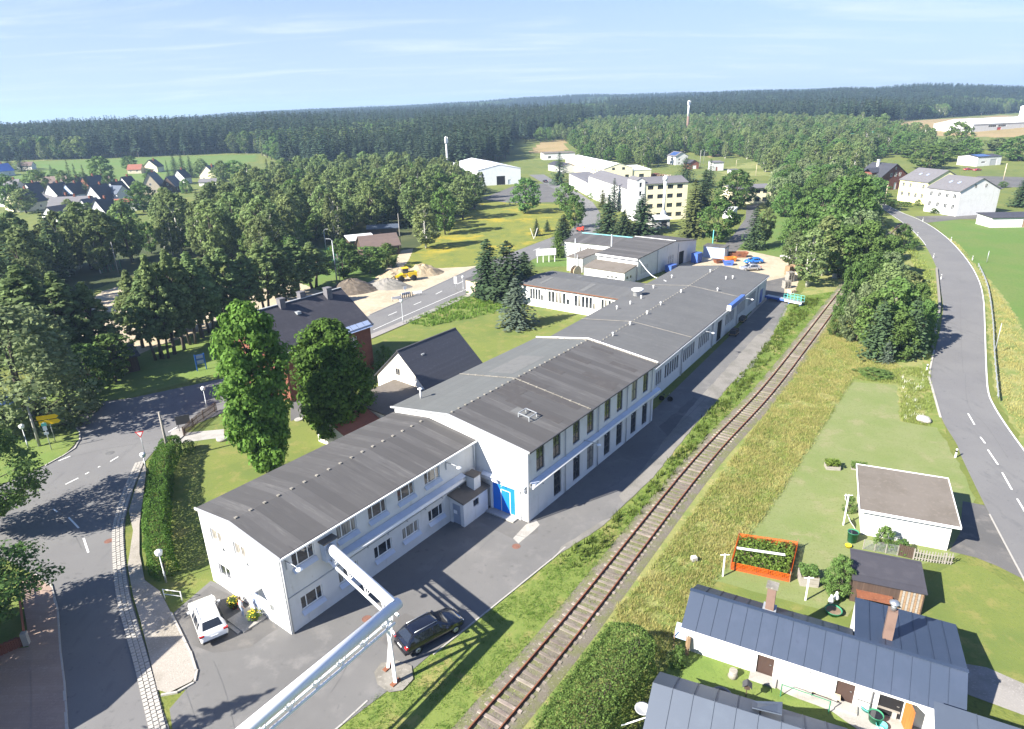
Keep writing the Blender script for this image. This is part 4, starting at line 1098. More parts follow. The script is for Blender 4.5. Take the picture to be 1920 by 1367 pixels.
house('storage_container', 'pale turquoise storage container at the far end of the gravel yard', 'container', fpt(113.0, 29.2), FA - math.pi / 2, 5.2, 2.6, 2.6, 2.75, roof='mono', roofm='felt_brown', wallm='solar_pale', oh=.1, ohg=.1, doors=[('E', 1.3, 1.8, 2.2, 'trim_white')])

# ---- heating pipes along the walls (each run a thing of its own)
def pipe_run(label, a, b, z, r, nrm, brackets=8):
    a, b = Vector(a), Vector(b)
    root = empty('heating_pipe', (a.x, a.y, 0), 0, label, 'pipe')
    q = b - a
    MB().tube([(0, 0, z), (q.x, q.y, z)], r, 12).build('pipe', 'pipe_white', root)
    n = Vector(nrm).normalized()
    hd = MB()
    hd.slab([(-n.x * .28, -n.y * .28, z + r + .22), (q.x - n.x * .28, q.y - n.y * .28, z + r + .22), (q.x + n.x * r, q.y + n.y * r, z + r + .06), (n.x * r, n.y * r, z + r + .06)][::1], .04)
    hd.build('cover_sheet', 'plaster_blue', root)
    for i in range(brackets):
        t = (i + .5) / brackets
        c = q * t
        MB().bar((c.x - n.x * .3, c.y - n.y * .3, z - r - .04), (c.x + n.x * (r + .05), c.y + n.y * (r + .05), z - r - .04), .07).build('bracket', 'trim_grey', root)
    return root
fs = -FV
pipe_run('white heating pipe with sloping cover along the workshop wall between the window rows', fpt(.25, -.32), fpt(25.6, -.32), 3.55, .17, fs, 9)
pipe_run('white heating pipe along the office wing wall below the upper windows', fpt(-16.6, 5.48), fpt(-2.0, 5.48), 3.62, .24, fs, 7)
pb = empty('pipe_junction', fpt(-1.4, 4.9), FA, 'boxed pipe junction on the porch annex roof in the wall corner', 'pipe box')
MB().box(-.45, .45, -.4, .5, 2.66, 3.95).build('box', 'render_white', pb); MB().box(-.55, .5, -.5, .6, 3.952, 4.06).build('lid', 'felt_moss', pb)
pipe_run('short white pipe above the blue gate on the workshop gable', fpt(-.32, 4.9), fpt(-.32, .1), 3.3, .18, -FU, 3)

# ---- the pipe bridge over the yard
pbz = 5.35
A0, A1, A2 = Vector(fpt(-16.72, 5.6)), at(740, 1136, pbz), at(462, 1367, pbz)
A1.z = A2.z = 0
A3 = A1 + (A2 - A1) * 1.7
br = empty('pipe_bridge', (A1.x, A1.y, 0), 0, 'large white elevated pipe on a truss turning a corner above the yard', 'pipe bridge')
def pr(p, z): return (p.x - A1.x, p.y - A1.y, z)
MB().tube([pr(A0, pbz), pr(A1, pbz)], .36, 18).build('pipe', 'pipe_white', br)
MB().tube([pr(A1 + (A1 - A2).normalized() * .36, pbz), pr(A3, pbz)], .36, 18).build('pipe', 'pipe_white', br)
for s0, s1 in ((A0, A1), (A1, A3)):
    d = (s1 - s0).normalized(); n = Vector((d.y, -d.x, 0))
    side = -n if s0 is A0 else n
    off_ = side * (.25 if s0 is A0 else .2)
    for oo in (off_, -off_):
        MB().bar(pr(s0 + oo + d * .3, pbz - 1.0), pr(s1 + oo - d * .1, pbz - 1.0), .13).build('lower_chord', 'pipe_white', br)
    L = (s1 - s0).length
    nseg = max(3, int(L / 1.75))
    for i in range(nseg):
        t = s0 + d * (L * (i + .55) / nseg)
        st = MB()
        for oo in (off_, -off_):
            for k in (-.55, -.2, .2, .55): st.bar(pr(t + oo, pbz - .98), pr(t + d * k + oo * .5, pbz - .28), .035)
        st.build('strut', 'pipe_white', br)
legd = (A1 - A0).normalized(); legn = Vector((legd.y, -legd.x, 0))
pa, pc = at(742, 1282), at(728, 1254)
for p, k in ((pa, .25), (pc, -.25)):
    top = A1 + (A2 - A1).normalized() * (.45 + k) 
    MB().bar(pr(p, .1), pr(top + legd * -.1, pbz - .35), .2, .2).build('leg', 'pipe_white', br)
    f = MB().cbox((p.x - A1.x, p.y - A1.y, .12), (.7, .3, .08), FA); f.build('foot_plate', 'rust', br)
MB().bar(pr(pa + (A1 - pa) * .6, 3.4), pr(pc + (A1 - pc) * .6, 3.4), .1).build('cross_brace', 'pipe_white', br)
# second support frame farther along, outside the picture
q = A1 + (A3 - A1) * .86
for k in (-.5, .5): MB().bar(pr(q + legn * k, 0), pr(q + legn * k * .3, pbz - .35), .2).build('leg', 'pipe_white', br)
wbx = empty('wall_penetration', fpt(-16.72, 5.5), FA, 'boxed wall inlet where the big white pipe enters the office wing', 'pipe box')
MB().box(-.5, .5, -.28, .28, 4.3, 5.85).build('box', 'plaster_blue', wbx); MB().box(-.62, .62, -.42, .29, 5.853, 5.95).build('lid', 'felt_moss', wbx)
sheet('pipe_footing', [(702, 1262), (715, 1245), (745, 1240), (772, 1250), (775, 1275), (755, 1296), (730, 1300), (708, 1285)], .075, 'concrete_dark', rough=.08)

# ---- wall lamps
def wall_lamp(u, v, z, label, ang=FA, org=None, reach=1.5):
    p = Vector(fpt(u, v)) if org is None else org
    root = empty('wall_lamp', (p.x, p.y, z), ang, label, 'wall lamp')
    MB().bar((0, 0, -.6), (0, 0, .15), .06).tube([(0, 0, .1), (0, -reach * .5, .14), (0, -reach, .1)], .035, 6).build('arm', 'galv', root)
    m = MB().lathe([(.05, .1), (.24, 0), (.22, -.05), (.12, -.16), (.02, -.19)][::-1], 12, (0, -reach, .08)); m.build('lamp_head', 'lamp_glass', root)
wall_lamp(-20.0, 5.76, 5.9, 'white wall lamp at the front corner of the office wing')
wall_lamp(-3.9, 5.76, 5.95, 'white wall lamp on the office wing near the workshop')
wall_lamp(9.4, -.04, 4.0, 'white wall lamp on the workshop wall above the pipe', reach=1.6)
hp = lambda u: Vector(fpt(25.05, 2.25)) + Vector((math.cos(HA), math.sin(HA), 0)) * u + Vector((math.sin(HA), -math.cos(HA), 0)) * .12
wall_lamp(0, 0, 4.0, 'white wall lamp on the hall before the open doorway', HA, hp(22.2), 1.6)
wall_lamp(0, 0, 4.0, 'white wall lamp on the hall beyond the blue sign', HA, hp(42.2), 1.6)
# ================================================================== OTHER BUILDINGS
def gp(px, py):
    p = at(px, py); return (p.x, p.y, p.z)

# --- brick house and cottage beside the workshop
bh = house('brick_house', 'tall red brick house with dark tiled roof, three chimneys and a strip of solar panels', 'house', fpt(4.2, 40.0), FA, 14.0, 11.4, 6.9, 10.9, roofm='tile_dark', wallm='brick', oh=.45, ohg=.3, th=.18,
           wins=[('S', u, z, 1.1, 1.5, 2, 1) for u in (2, 5, 8, 11) for z in (1.1, 4.2)] + [('E', v, z, 1.0, 1.5, 2, 1) for v in (3, 8) for z in (1.1, 4.2)],
           chims=[(4.2, 5.4, 11.9, .8, 'tile_grey'), (7.8, 6.0, 11.9, .8, 'tile_grey'), (11.4, 5.0, 11.8, .85, 'tile_grey')], trim='trim_grey')
sl = (10.9 - 6.9) / 5.7
for i in range(6):
    u0 = 7.4 + i * 1.1
    z0 = 6.9 - .45 * sl + .22
    MB().slab([(u0, -.75, z0 - .22), (u0 + 1.04, -.75, z0 - .22), (u0 + 1.04, .32, z0 + .52), (u0, .32, z0 + .52)], .05).build('solar_panel', 'solar_pale', bh)
MB().bar((-.3, 5.7, 11.16), (14.3, 5.7, 11.16), .25, .1).build('ridge_cap', 'trim_grey', bh)
MB().box(5.2, 5.8, 3.6, 4.2, 9.75, 10.1).build('roof_hatch', 'galv', bh)
ct = house('cottage', 'small white cottage with steep slate roof between brick house and workshop', 'house', fpt(12.1, 23.7), FA, 10.3, 8.6, 3.0, 6.9, roofm='slate', wallm='render_old', oh=.35, ohg=.25, th=.14,
           wins=[('S', 3, 1, .9, 1.1, 2, 1), ('S', 7, 1, .9, 1.1, 2, 1), ('N', 4, 1, .9, 1.1, 2, 1)])
window(ct, (0, 4.7, 3.7), (-1, 0), .75, .9, 2, 1, 'wood_grey', 'glass', depth=-.04)
MB().bar((-.25, 4.3, 7.06), (10.55, 4.3, 7.06), .22, .08).build('ridge_cap', 'metal_dark', ct)
MB().box(2.6, 3.1, 2.95, 3.45, 5.7, 6.0).build('roof_hatch', 'galv', ct)
house('lean_to', 'dark flat-roofed lean-to in front of the cottage gable', 'outbuilding', fpt(4.6, 19.6), FA, 7.2, 9.2, 2.5, 2.9, roof='mono', roofm='felt_moss', wallm='render_old', oh=.2, ohg=.15)
house('tiled_shed', 'low shed with orange tiled roof beside the flat-roofed lean-to', 'shed', fpt(-.6, 23.2), FA, 4.6, 5.2, 2.0, 3.0, roofm='tile_red', wallm='render_old', oh=.2, ohg=.2)
# --- white gabled house out of the picture to the left, whose shadow lies over the street
house('street_house', 'white house with gable roof on the near side of the side street', 'house', (-41.5, 17.5), R(48), 13.0, 8.0, 5.6, 9.6, roofm='tile_grey', oh=.4, ohg=.3, wins=[('S', 3, 1, 1.2, 1.3, 2, 1), ('S', 8, 1, 1.2, 1.3, 2, 1)])

# --- houses on the right
wh = house('apartment_house', 'white three-storey house with grey roof and two gable windows by the country road', 'house', (137.8, 205.2), R(12), 14.6, 12.6, 7.5, 11.0, axis='v', roofm='tile_grey', oh=.35, ohg=.3,
      wins=[('W', v, z, 1.2, 1.5, 2, 1) for v in (1.8, 4.6, 7.6, 10.8) for z in (1.9, 5.0)] + [('W', v, .35, .8, .5, 1, 1) for v in (3, 5.5, 8)])
for u in (5.2, 9.0): window(wh, (u, 0, 8.2), (0, -1), 1.0, 1.3, 2, 1, depth=-.04)
for v in (4.2, 7.4): MB().slab([(3.2, v + .8, 9.36), (3.2, v, 9.36), (4.1, v, 9.79), (4.1, v + .8, 9.79)], .08).build('roof_window', 'solar_pale', wh)
yh = house('apartment_house', 'pale yellow house with grey roof between the white house and the red brick house', 'house', (143.6, 231.3), R(12), 14.4, 12.6, 7.4, 11.0, axis='v', roofm='tile_grey', wallm='render_yellow', oh=.35, ohg=.3,
      wins=[('W', v, z, 1.2, 1.5, 2, 1) for v in (1.8, 4.6, 7.6, 10.8) for z in (1.9, 5.0)])
for v in (4.2, 7.4): MB().slab([(3.2, v + .8, 9.3), (3.2, v, 9.3), (4.1, v, 9.74), (4.1, v + .8, 9.74)], .08).build('roof_window', 'solar_pale', yh)
rh = house('brick_house', 'red brick villa with dark gable roof, dormer and pale window surrounds', 'house', (148.6, 271.4), R(21), 16.0, 11.0, 5.0, 10.0, axis='v', roofm='slate', wallm='brick', oh=.5, ohg=.5, trim=None,
      wins=[('S', 5.2, 1.0, 1.1, 1.7, 2, 1), ('S', 13.4, 1.0, 1.1, 1.7, 2, 1), ('W', 2.5, 1.0, 1.0, 1.7, 2, 1), ('W', 8, 1, 1.0, 1.7, 2, 1)], doors=[('S', 9.2, 1.4, 2.8, 'trim_white')],
      chims=[(6.2, 7, 11.4, .8, 'trim_white'), (8.6, 9, 11.2, .8, 'brick')])
for u, z, w in ((6.2, 5.2, 1.1), (8.6, 5.2, 1.1), (11.0, 5.2, 1.0), (8.2, 8.0, .8)):
    window(rh, (u, 0, z), (0, -1), w, 1.4 if z < 6 else .9, 2, 1, depth=-.04)
dm = MB(); dm.box(-.6, 4.0, 3.4, 7.4, 4.6, 7.0); dm.build('dormer', 'brick', rh)
MB().slab([(-1.0, 3.1, 6.9), (4.8, 3.1, 6.9), (4.8, 5.4, 8.6), (-1.0, 5.4, 8.6)], .12).build('dormer_roof', 'slate', rh)
MB().slab([(-1.0, 5.41, 8.6), (4.8, 5.41, 8.6), (4.8, 7.7, 6.9), (-1.0, 7.7, 6.9)], .12).build('dormer_roof', 'slate', rh)
window(rh, (-.6, 5.4, 5.0), (-1, 0), 1.2, 1.3, 2, 1, depth=-.04)
house('garage_row', 'long low white garage with dark roof in front of the white house', 'garage', (134.5, 184.6), R(-4), 14.0, 7.0, 2.7, 3.0, roof='mono', roofm='tile_dark', oh=.4, ohg=.3, doors=[('S', 9.5, 2.4, 2.1, 'wood')])
sw = house('farm_workshop', 'white workshop with large grey door and solar roof on the farm yard', 'workshop', (244.4, 355.8, 0), R(14), 15.5, 12, 5.0, 5.9, roofm='tile_dark', oh=.2, ohg=.2, wins=[('S', 4, 2, 2.4, .9, 3, 1), ('W', 4, 2, 1.6, .9, 2, 1)], doors=[('S', 10.5, 4.2, 3.9, 'trim_grey')])
MB().slab([(1.0, .6, 5.42), (9.0, .6, 5.42), (9.0, 5.4, 6.14), (1.0, 5.4, 6.14)], .06).build('solar_panel', 'solar', sw)
q = at(1822, 249)
fh = house('farm_hall', 'very large white agricultural hall with shallow roof at the edge of the tan field', 'hall', (q.x, q.y, q.z), R(20), 90, 34, 6.0, 9.5, roofm='sheet_white', oh=.3, ohg=.3, wins=[('S', 22, 3.2, 9, 1.6, 4, 1), ('S', 33, 3.2, 9, 1.6, 4, 1)], doors=[('S', 30, 4.5, 3.0, 'red'), ('W', 10, 5, 4, 'trim_grey')])
q = at(1922, 240)
tw = house('silo', 'tall white tower silo beside the agricultural hall', 'silo', (q.x, q.y + 6, q.z), R(20), 3, 3, 16, 16.6, wallm='sheet_white', roofm='sheet_white')
for i, (px, py, l_, w_, rm, wm, lab) in enumerate(((1540, 272, 16, 11, 'tile_brown', 'render_old', 'brown-roofed farmhouse among the trees of the wooded belt'), (1598, 273, 13, 8, 'roof_teal', 'render_white', 'white shed with teal roof beside the brown-roofed farmhouse'), (1640, 268, 12, 8, 'roof_teal', 'render_grey', 'open shed with teal roof at the edge of the tan field'), (1655, 254, 18, 10, 'slate', 'wood', 'barn with dark roof at the corner of the tan field'),
        (1400, 252, 14, 9, 'tile_grey', 'render_white', 'white house glimpsed above the trees of the belt'), (1236, 250, 16, 8, 'sheet_white', 'render_white', 'low white building glimpsed in the wooded belt'))):
    q = at(px, py); house('farm_building', lab, 'farm building', (q.x, q.y, q.z), R(12), l_, w_, 4.0, 7.5, roofm=rm, wallm=wm, wins=[('S', 4, 1, 1.2, 1.2, 2, 1), ('S', 8, 1, 1.2, 1.2, 2, 1)])

# --- the second factory and its neighbours
fb = house('factory_block', 'cream four-storey factory block with dark windows and grey roof', 'factory building', (43.1, 212.3), R(10.5), 14.3, 10.5, 11.5, 13.0, wallm='render_cream', roofm='tile_grey', oh=.35, ohg=.1,
      wins=[('S', u, z, 1.95, 1.3, 3, 1, 'metal_dark') for u in (1.9, 5.2, 8.5, 11.7) for z in (1.1, 4.0, 6.9, 9.7)] , doors=[('S', 10.2, 1.0, 2.2, 'door_brown')] if False else [])
stt = house('stair_tower', 'narrow white stair tower at the left of the four-storey block', 'tower', (40.4, 211.6), R(10.5), 2.68, 8.0, 12.6, 13.4, axis='v', roofm='tile_grey', wins=[('S', 1.3, z, .8, 1.4, 1, 1) for z in (2, 5, 8, 10.6)], oh=.1, ohg=.1)
mw = []
for k in range(15):
    for z in (1.0, 3.7, 6.3): mw.append(('S', 2.2 + k * 3.6, z, 1.0, 1.5, 1, 2))
house('factory_wing', 'long white three-storey factory wing with rows of slim windows along the road', 'factory building', (33.4, 278.5), R(-81.7), 55.5, 10.0, 8.4, 10.4, roofm='tile_grey', oh=.3, ohg=.1, wins=mw)
house('factory_wing', 'lower white factory wing at the far end of the long building', 'factory building', (29.6, 325.0), R(-85), 42.0, 9.0, 5.4, 6.0, roof='mono', roofm='tile_grey', oh=.2, ohg=.1, wins=[('S', 3 + k * 3, 2.6, 1.0, 1.6, 1, 2) for k in range(13)])
wr = house('factory_hall', 'pale factory hall with white sheet roof and cream gable behind the long building', 'factory hall', (48.1, 338.5), R(10), 14.8, 74, 6.0, 8.2, axis='v', roofm='sheet_white', wallm='render_cream', oh=.3, ohg=.2,
      wins=[('S', u, 1.2, 2.0, 1.6, 2, 1, 'metal_dark') for u in (2.5, 7.0, 12)] + [('W', v, 3.6, 1.6, 1.3, 2, 1, 'metal_dark') for v in (4, 9, 14, 19, 24, 29, 34)])
for u in (4.8, 10): window(wr, (u, 0, 5.2), (0, -1), 1.4, 1.2, 2, 1, 'metal_dark', depth=-.04)
MB().box(-.06, -.004, 44, 73.5, 0, 5.9).build('brick_bay', 'render_beige', wr)
house('hall_annex', 'lower cream annex to the right of the white-roofed factory hall', 'annex', (63.0, 341.5), R(10), 9.5, 20, 4.6, 5.4, roof='mono', roofm='sheet_white', wallm='render_cream', wins=[('S', 4.5, 1.2, 2.6, 1.6, 3, 1, 'metal_dark')], oh=.2, ohg=.2)
q = at(1020, 302); house('factory_shed', 'white shed with rubble on its flat roof near the edge of the dry meadow', 'shed', (q.x, q.y, q.z), R(8), 22, 12, 4.2, 4.6, roof='mono', roofm='felt_moss', wins=[('S', 4, 1, 2, 1.6, 2, 1)])
q = at(1010, 322); house('factory_shed', 'white shed with dark gable roof behind the dark spruce at the road', 'shed', (q.x + 6, q.y + 6, q.z), R(-72), 22, 8, 3.6, 5.2, roofm='tile_dark')
hw = house('white_hall', 'large white sheet-metal hall with dark gate beside the main road', 'hall', (-14.0, 332.4), R(16.5), 21.8, 56, 7.4, 9.6, axis='v', roofm='sheet_white', wallm='sheet_white', oh=.15, ohg=.15, doors=[('S', 11.6, 4.4, 4.2, 'dark_void'), ('S', 16.0, 1.4, 2.3, 'plaster_blue')])
for i in range(6): MB().box(-.05 , 21.85, .0, .01, 0, 0) if False else None
house('hall_annex', 'low white annex at the left corner of the white hall', 'annex', (-19.5, 320.0), R(40), 9.0, 6.0, 2.6, 3.1, roof='mono', roofm='sheet_white', wallm='sheet_white')
q = at(828, 338); cs = house('brick_substation', 'small orange brick substation with white roof at the foot of the white mast', 'substation', (q.x - 8, q.y, q.z), R(5), 12, 8, 4.5, 5.0, roof='mono', roofm='sheet_white', wallm='tile_red', doors=[('S', 6, 2.0, 3.6, 'trim_grey')])
# boiler house with its tall white flue in front of the block
q = at(1222, 430); bo = house('boiler_house', 'small boiler house with pale flat roof before the four-storey block', 'boiler house', (q.x, q.y), R(8), 5.5, 5, 2.8, 3.1, roof='mono', roofm='sheet_white', wallm='render_grey', oh=.5, ohg=.5, doors=[('S', 3.8, 1.8, 2.2, 'metal_dark')])
q = at(1243, 420); fl = empty('chimney_flue', (q.x, q.y), 0, 'tall white chimney flue in front of the four-storey block', 'flue')
MB().lathe([(1.1, 0), (1.0, 3.4), (.5, 4.2), (.45, 4.3)], 14).build('base', 'galv', fl); MB().tube([(0, 0, 4.2), (0, 0, 13.2)], .42, 12).build('pipe', 'pipe_white', fl); MB().lathe([(.45, 0), (.75, .1), (.75, .9), (.3, 1.3)], 12, (0, 0, 13.1)).build('cowl', 'pipe_white', fl)
# house with solar roof, garage, grey building, container
q = at(1266, 311); so = house('villa', 'white house with solar panels on its roof above the wood piles', 'house', (q.x, q.y), R(14), 8.2, 10.5, 5.6, 7.8, axis='v', roofm='tile_grey', oh=.5, ohg=.4, wins=[('S', 2.6, 3, 1.2, 1.2, 2, 1), ('S', 2.6, .8, 1.2, 1.2, 2, 1), ('W', 5, 3, 1.4, 1.2, 2, 1)])
MB().slab([(.3, 9.2, 6.05), (.3, 1.5, 6.05), (3.4, 1.5, 7.7), (3.4, 9.2, 7.7)], .05).build('solar_panel', 'solar', so)
q = at(1292, 318); house('garage', 'brown-red timber garage in front of the white house with solar roof', 'garage', (q.x, q.y), R(14), 6.0, 6.5, 3.4, 5.0, axis='v', roofm='tile_dark', wallm='tile_red', oh=.5, ohg=.4, doors=[('S', 3.2, 2.4, 2.2, 'trim_white')])
q = at(1336, 321); house('garage', 'small square white garage with grey roof beside the slim spruce', 'garage', (q.x, q.y), R(8), 6.2, 6.0, 4.4, 4.9, roof='mono', roofm='tile_grey', doors=[('S', 2.3, 1.0, 2.2, 'tile_red')], oh=.3, ohg=.3)
q = at(1370, 326); house('garage', 'low pale flat building to the right of the small white garage', 'garage', (q.x, q.y), R(8), 4.6, 4, 1.8, 2.0, roof='mono', roofm='felt_grey')
q = at(1366, 384); house('works_canteen', 'grey-roofed cream two-storey building with wide dark windows behind the trees', 'factory building', (q.x, q.y), R(6), 16.5, 8, 5.6, 6.4, wallm='render_cream', roofm='tile_grey', oh=.7, ohg=.3, wins=[('S', 2 + 2.9 * k, z, 1.9, 1.4, 2, 1, 'metal_dark') for k in range(6) for z in (.8, 3.6)])
q = at(1374, 410); house('office_container', 'white office container beside the ragged spruce', 'container', (q.x, q.y), R(62), 7.0, 3.2, 2.6, 2.7, roof='mono', roofm='sheet_white', wallm='sheet_white', oh=.1, ohg=.1, wins=[('S', 2, 1, 1.0, 1.0, 1, 1), ('S', 4.5, 1, 1.0, 1.0, 1, 1)])
# clubhouse and hut
q = at(682, 484); cl = house('clubhouse', 'brown-roofed clubhouse with white-edged gable behind dark trees', 'clubhouse', (q.x, q.y), R(24), 9.5, 7.0, 2.6, 4.9, roofm='tile_brown', wallm='wood_dark', oh=.5, ohg=.4, wins=[('W', 4, 1.2, 1.0, 1.1, 2, 1)])
q = at(655, 472); house('clubhouse_annex', 'low annex with pale roof at the left of the clubhouse', 'annex', (q.x, q.y + 2), R(24), 7, 6, 2.4, 2.9, roof='mono', roofm='sheet_white', wallm='wood_dark')
q = at(690, 446); house('sports_shed', 'small dark shed with bluish roof in the wood behind the clubhouse', 'shed', (q.x, q.y), R(10), 9, 4, 2.4, 2.9, roof='mono', roofm='roof_blue_light', wallm='wood_dark')
q = at(160, 718); house('timber_hut', 'dark timber hut with flat roof under the trees at the junction', 'hut', (q.x, q.y), R(38), 7.0, 5.0, 2.3, 2.8, roof='mono', roofm='tile_dark', wallm='wood_dark', oh=.4, ohg=.4)
q = at(-12, 800); house('bus_shelter', 'blue-roofed shelter half hidden by the willow at the left edge', 'shelter', (q.x, q.y), R(20), 4.0, 3, 2.3, 2.6, roof='mono', roofm='sheet_blue', wallm='plaster_blue')

# --- village houses on the left
def village(px, py, ang0, L, W, eave, ridge, wm, rm, label, ch=1, wins=True, axis='u'):
    q = at(px, py)
    ang = ang0 + 46 if 20 <= ang0 <= 60 else ang0
    if ang0 != ang: L *= .85
    w = []
    if wins:
        w += [('W', W * f, 1.0, .9, 1.2, 2, 1) for f in (.3, .7)] + [('S', L * f, 1.0, .9, 1.2, 2, 1) for f in (.25, .7)]
        if eave > 4.5: w += [('S', L * f, 3.4, .9, 1.2, 2, 1) for f in (.25, .7)]
    h = house('village_house', label, 'house', (q.x, q.y, q.z), R(ang), L, W, eave, ridge, wallm=wm, roofm=rm, oh=.35, ohg=.3, wins=w, chims=[(L * .6, W * .5, ridge + 1.0, .7, 'brick')] if ch else [], axis=axis)
    if wins and axis == 'u' and ridge - eave > 2.2:
        window(h, (0, W / 2, eave + .3), (-1, 0), .9, 1.1, 2, 1, depth=-.04)
    return h
village(-2, 334, 20, 12, 9, 3.4, 7.6, 'render_white', 'sheet_blue', 'white house with bright blue roof at the left edge of the village')
village(34, 320, 8, 9, 6, 2.6, 4.8, 'render_old', 'tile_brown', 'small brown farm shed beside the blue-roofed house', 0)
village(8, 366, 5, 7, 8, 3.2, 7.4, 'render_old', 'tile_grey', 'pale grey-roofed house at the left edge of the village')
village(-4, 377, 24, 12, 7, 2.6, 6.4, 'wood', 'tile_dark', 'dark barn with brown gable at the left edge', 0, False)
village(46, 398, 30, 14, 9.5, 3.6, 8.6, 'render_cream', 'slate', 'cream-gabled house with big dark roof and roof windows')
village(80, 358, 4, 13, 8, 3.0, 7.0, 'render_white', 'tile_brown', 'long brown-roofed house at the back of the village')
village(62, 362, 4, 6, 7, 2.8, 5.6, 'wood', 'tile_brown', 'brown barn adjoining the long brown-roofed house', 0, False)
village(112, 381, 30, 10, 8, 3.4, 8.4, 'render_white', 'tile_dark', 'white gabled house with steep dark roof in the village centre')
village(143, 378, 30, 10.5, 8, 3.2, 7.8, 'render_blue', 'tile_dark', 'bluish gabled house with dark roof beside the white one')
village(82, 382, 10, 8, 7, 2.6, 5.0, 'render_white', 'tile_grey', 'low white house with lilac-grey roof beside the cream-gabled house', 0)
village(178, 372, 32, 13, 9, 3.8, 9.8, 'tile_red', 'slate', 'tall house with red-brown timber gable and dark roof')
village(194, 389, 34, 11, 8, 3.6, 9.0, 'render_white', 'tile_dark', 'white gable with four windows in front of the red-brown gable')
village(196, 384, -22, 9, 7, 4.8, 7.8, 'render_white', 'roof_blue_light', 'white house with pale blue-grey roof', 0)
village(92, 404, 8, 15, 9, 2.8, 6.4, 'render_blue', 'tile_grey', 'wide grey-roofed house with bluish gable in front')
village(108, 416, 26, 11, 7, 2.4, 5.2, 'render_white', 'tile_dark', 'low house with dark roof in front of the wide grey-roofed house', 0)
village(146, 416, 8, 7, 5, 2.6, 3.0, 'render_white', 'felt_grey', 'flat white garage beside the low dark-roofed house', 0, False)
village(200, 411, 30, 9, 6.5, 2.8, 7.0, 'render_white', 'tile_dark', 'small white gable with dark roof beside the blue tank')
village(196, 398, 12, 12, 5, 2.3, 2.9, 'render_white', 'felt_grey', 'carport with grey roof behind the small white gable', 0, False)
village(166, 356, 6, 11, 7, 3.0, 6.8, 'render_white', 'tile_brown', 'brown-roofed house behind the red-brown gable')
village(226, 376, 32, 9, 7.5, 3.4, 8.0, 'render_white', 'tile_dark', 'white gabled house at the right end of the village row')
village(214, 392, 10, 8, 6, 2.4, 3.6, 'tile_red', 'tile_red', 'orange-red brick shed at the right end of the village', 0, False)
village(246, 366, 34, 8, 6.5, 4.0, 8.6, 'render_old', 'tile_dark', 'half-timbered gable house among dark trees')
village(302, 364, 58, 17, 8, 4.0, 10.0, 'render_beige', 'slate', 'large beige house with steep dark roof standing apart')
village(330, 361, 40, 9, 7, 3.2, 7.6, 'wood_dark', 'tile_grey', 'dark timber gable house right of the large beige house', 0)
village(348, 347, 36, 8, 7, 4.0, 8.0, 'render_white', 'tile_dark', 'white gabled house with dark roof at the village edge')
village(376, 340, -8, 10, 9, 3.6, 8.4, 'render_cream', 'tile_grey', 'yellow house with wide gable at the right village edge', 1, True, 'v')
village(374, 350, 4, 9, 5, 2.3, 3.8, 'render_old', 'tile_grey', 'grey-roofed sheds in front of the yellow house', 0, False)
for a in ((66, 374, 30, 8, 7, 3.2, 7.4, 'render_white', 'tile_dark', 'white gabled house squeezed between the barn and the cream-gabled house'), (150, 364, 34, 8, 7, 3.2, 7.6, 'render_white', 'tile_brown', 'white gabled house in the second row behind the bluish gable'), (128, 400, 30, 8, 6.5, 2.8, 6.6, 'render_white', 'tile_dark', 'small white house right of the wide grey-roofed house'),
          (170, 404, 26, 8, 6, 2.6, 6.0, 'render_white', 'tile_grey', 'small grey-roofed white house left of the small white gable'), (22, 388, 28, 9, 7, 3.0, 7.0, 'render_white', 'tile_dark', 'white house half hidden behind the left village trees'), (100, 366, 6, 9, 7, 3.0, 6.2, 'render_white', 'tile_grey', 'grey-roofed white house behind the village centre gable')): village(*a)
village(240, 326, 4, 8.5, 6, 2.6, 5.4, 'render_beige', 'tile_red', 'house with reddish roof on the green field', 0)
village(270, 324, -4, 9.5, 8, 3.4, 7.6, 'render_cream', 'tile_dark', 'cream gabled house beside the reddish roof on the green field', 1, True, 'v')

# ================================================================== GARDEN SHEDS ON THE RIGHT
SA = R(-28.4)
so_ = Vector((11.1, 34.4, 0))
sh = house('garden_house', 'long white garden house with dark blue seamed metal roof and two brown doors', 'outbuilding', so_, SA, 15.0, 3.7, 2.3, 3.4, rv=1.75, roof='none', wallm='render_white',
           wins=[('S', 7.75, 1.35, .5, .45, 2, 1)], doors=[('S', 4.95, 1.0, 1.95, 'door_brown'), ('S', 9.5, 1.0, 1.95, 'door_brown'), ('S', 11.9, 1.25, 2.0, 'dark_void')])
MB().quad((0, 3.7, 2.3), (0, 0, 2.3), (0, 1.75, 3.4)).build('gable', 'render_white', sh)
MB().box(9.6, 15.0, 3.71, 6.9, -.2, 2.35).build('rear_wall', 'render_white', sh)
MB().quad((15.003, 0, 2.3), (15.003, 6.9, 2.36), (15.003, 1.75, 3.4)).build('gable', 'render_white', sh)
seam_roof(sh, (-.35, -.45, 2.12), (15.4, -.45, 2.12), (15.4, 1.75, 3.5), (-.35, 1.75, 3.5), 17, 'roof_blue')
seam_roof(sh, (9.55, 4.15, 2.2), (-.35, 4.15, 2.2), (-.35, 1.76, 3.5), (9.55, 1.76, 3.5), 11, 'roof_blue')
seam_roof(sh, (15.4, 7.2, 2.42), (9.56, 7.2, 2.42), (9.56, 1.76, 3.51), (15.4, 1.76, 3.51), 7, 'roof_blue')
MB().bar((-.36, 1.76, 3.55), (15.42, 1.76, 3.55), .26, .05).build('ridge_cap', 'roof_blue', sh)
MB().bar((-.35, -.47, 2.08), (15.4, -.47, 2.08), .1, .1).build('gutter', 'trim_white', sh)
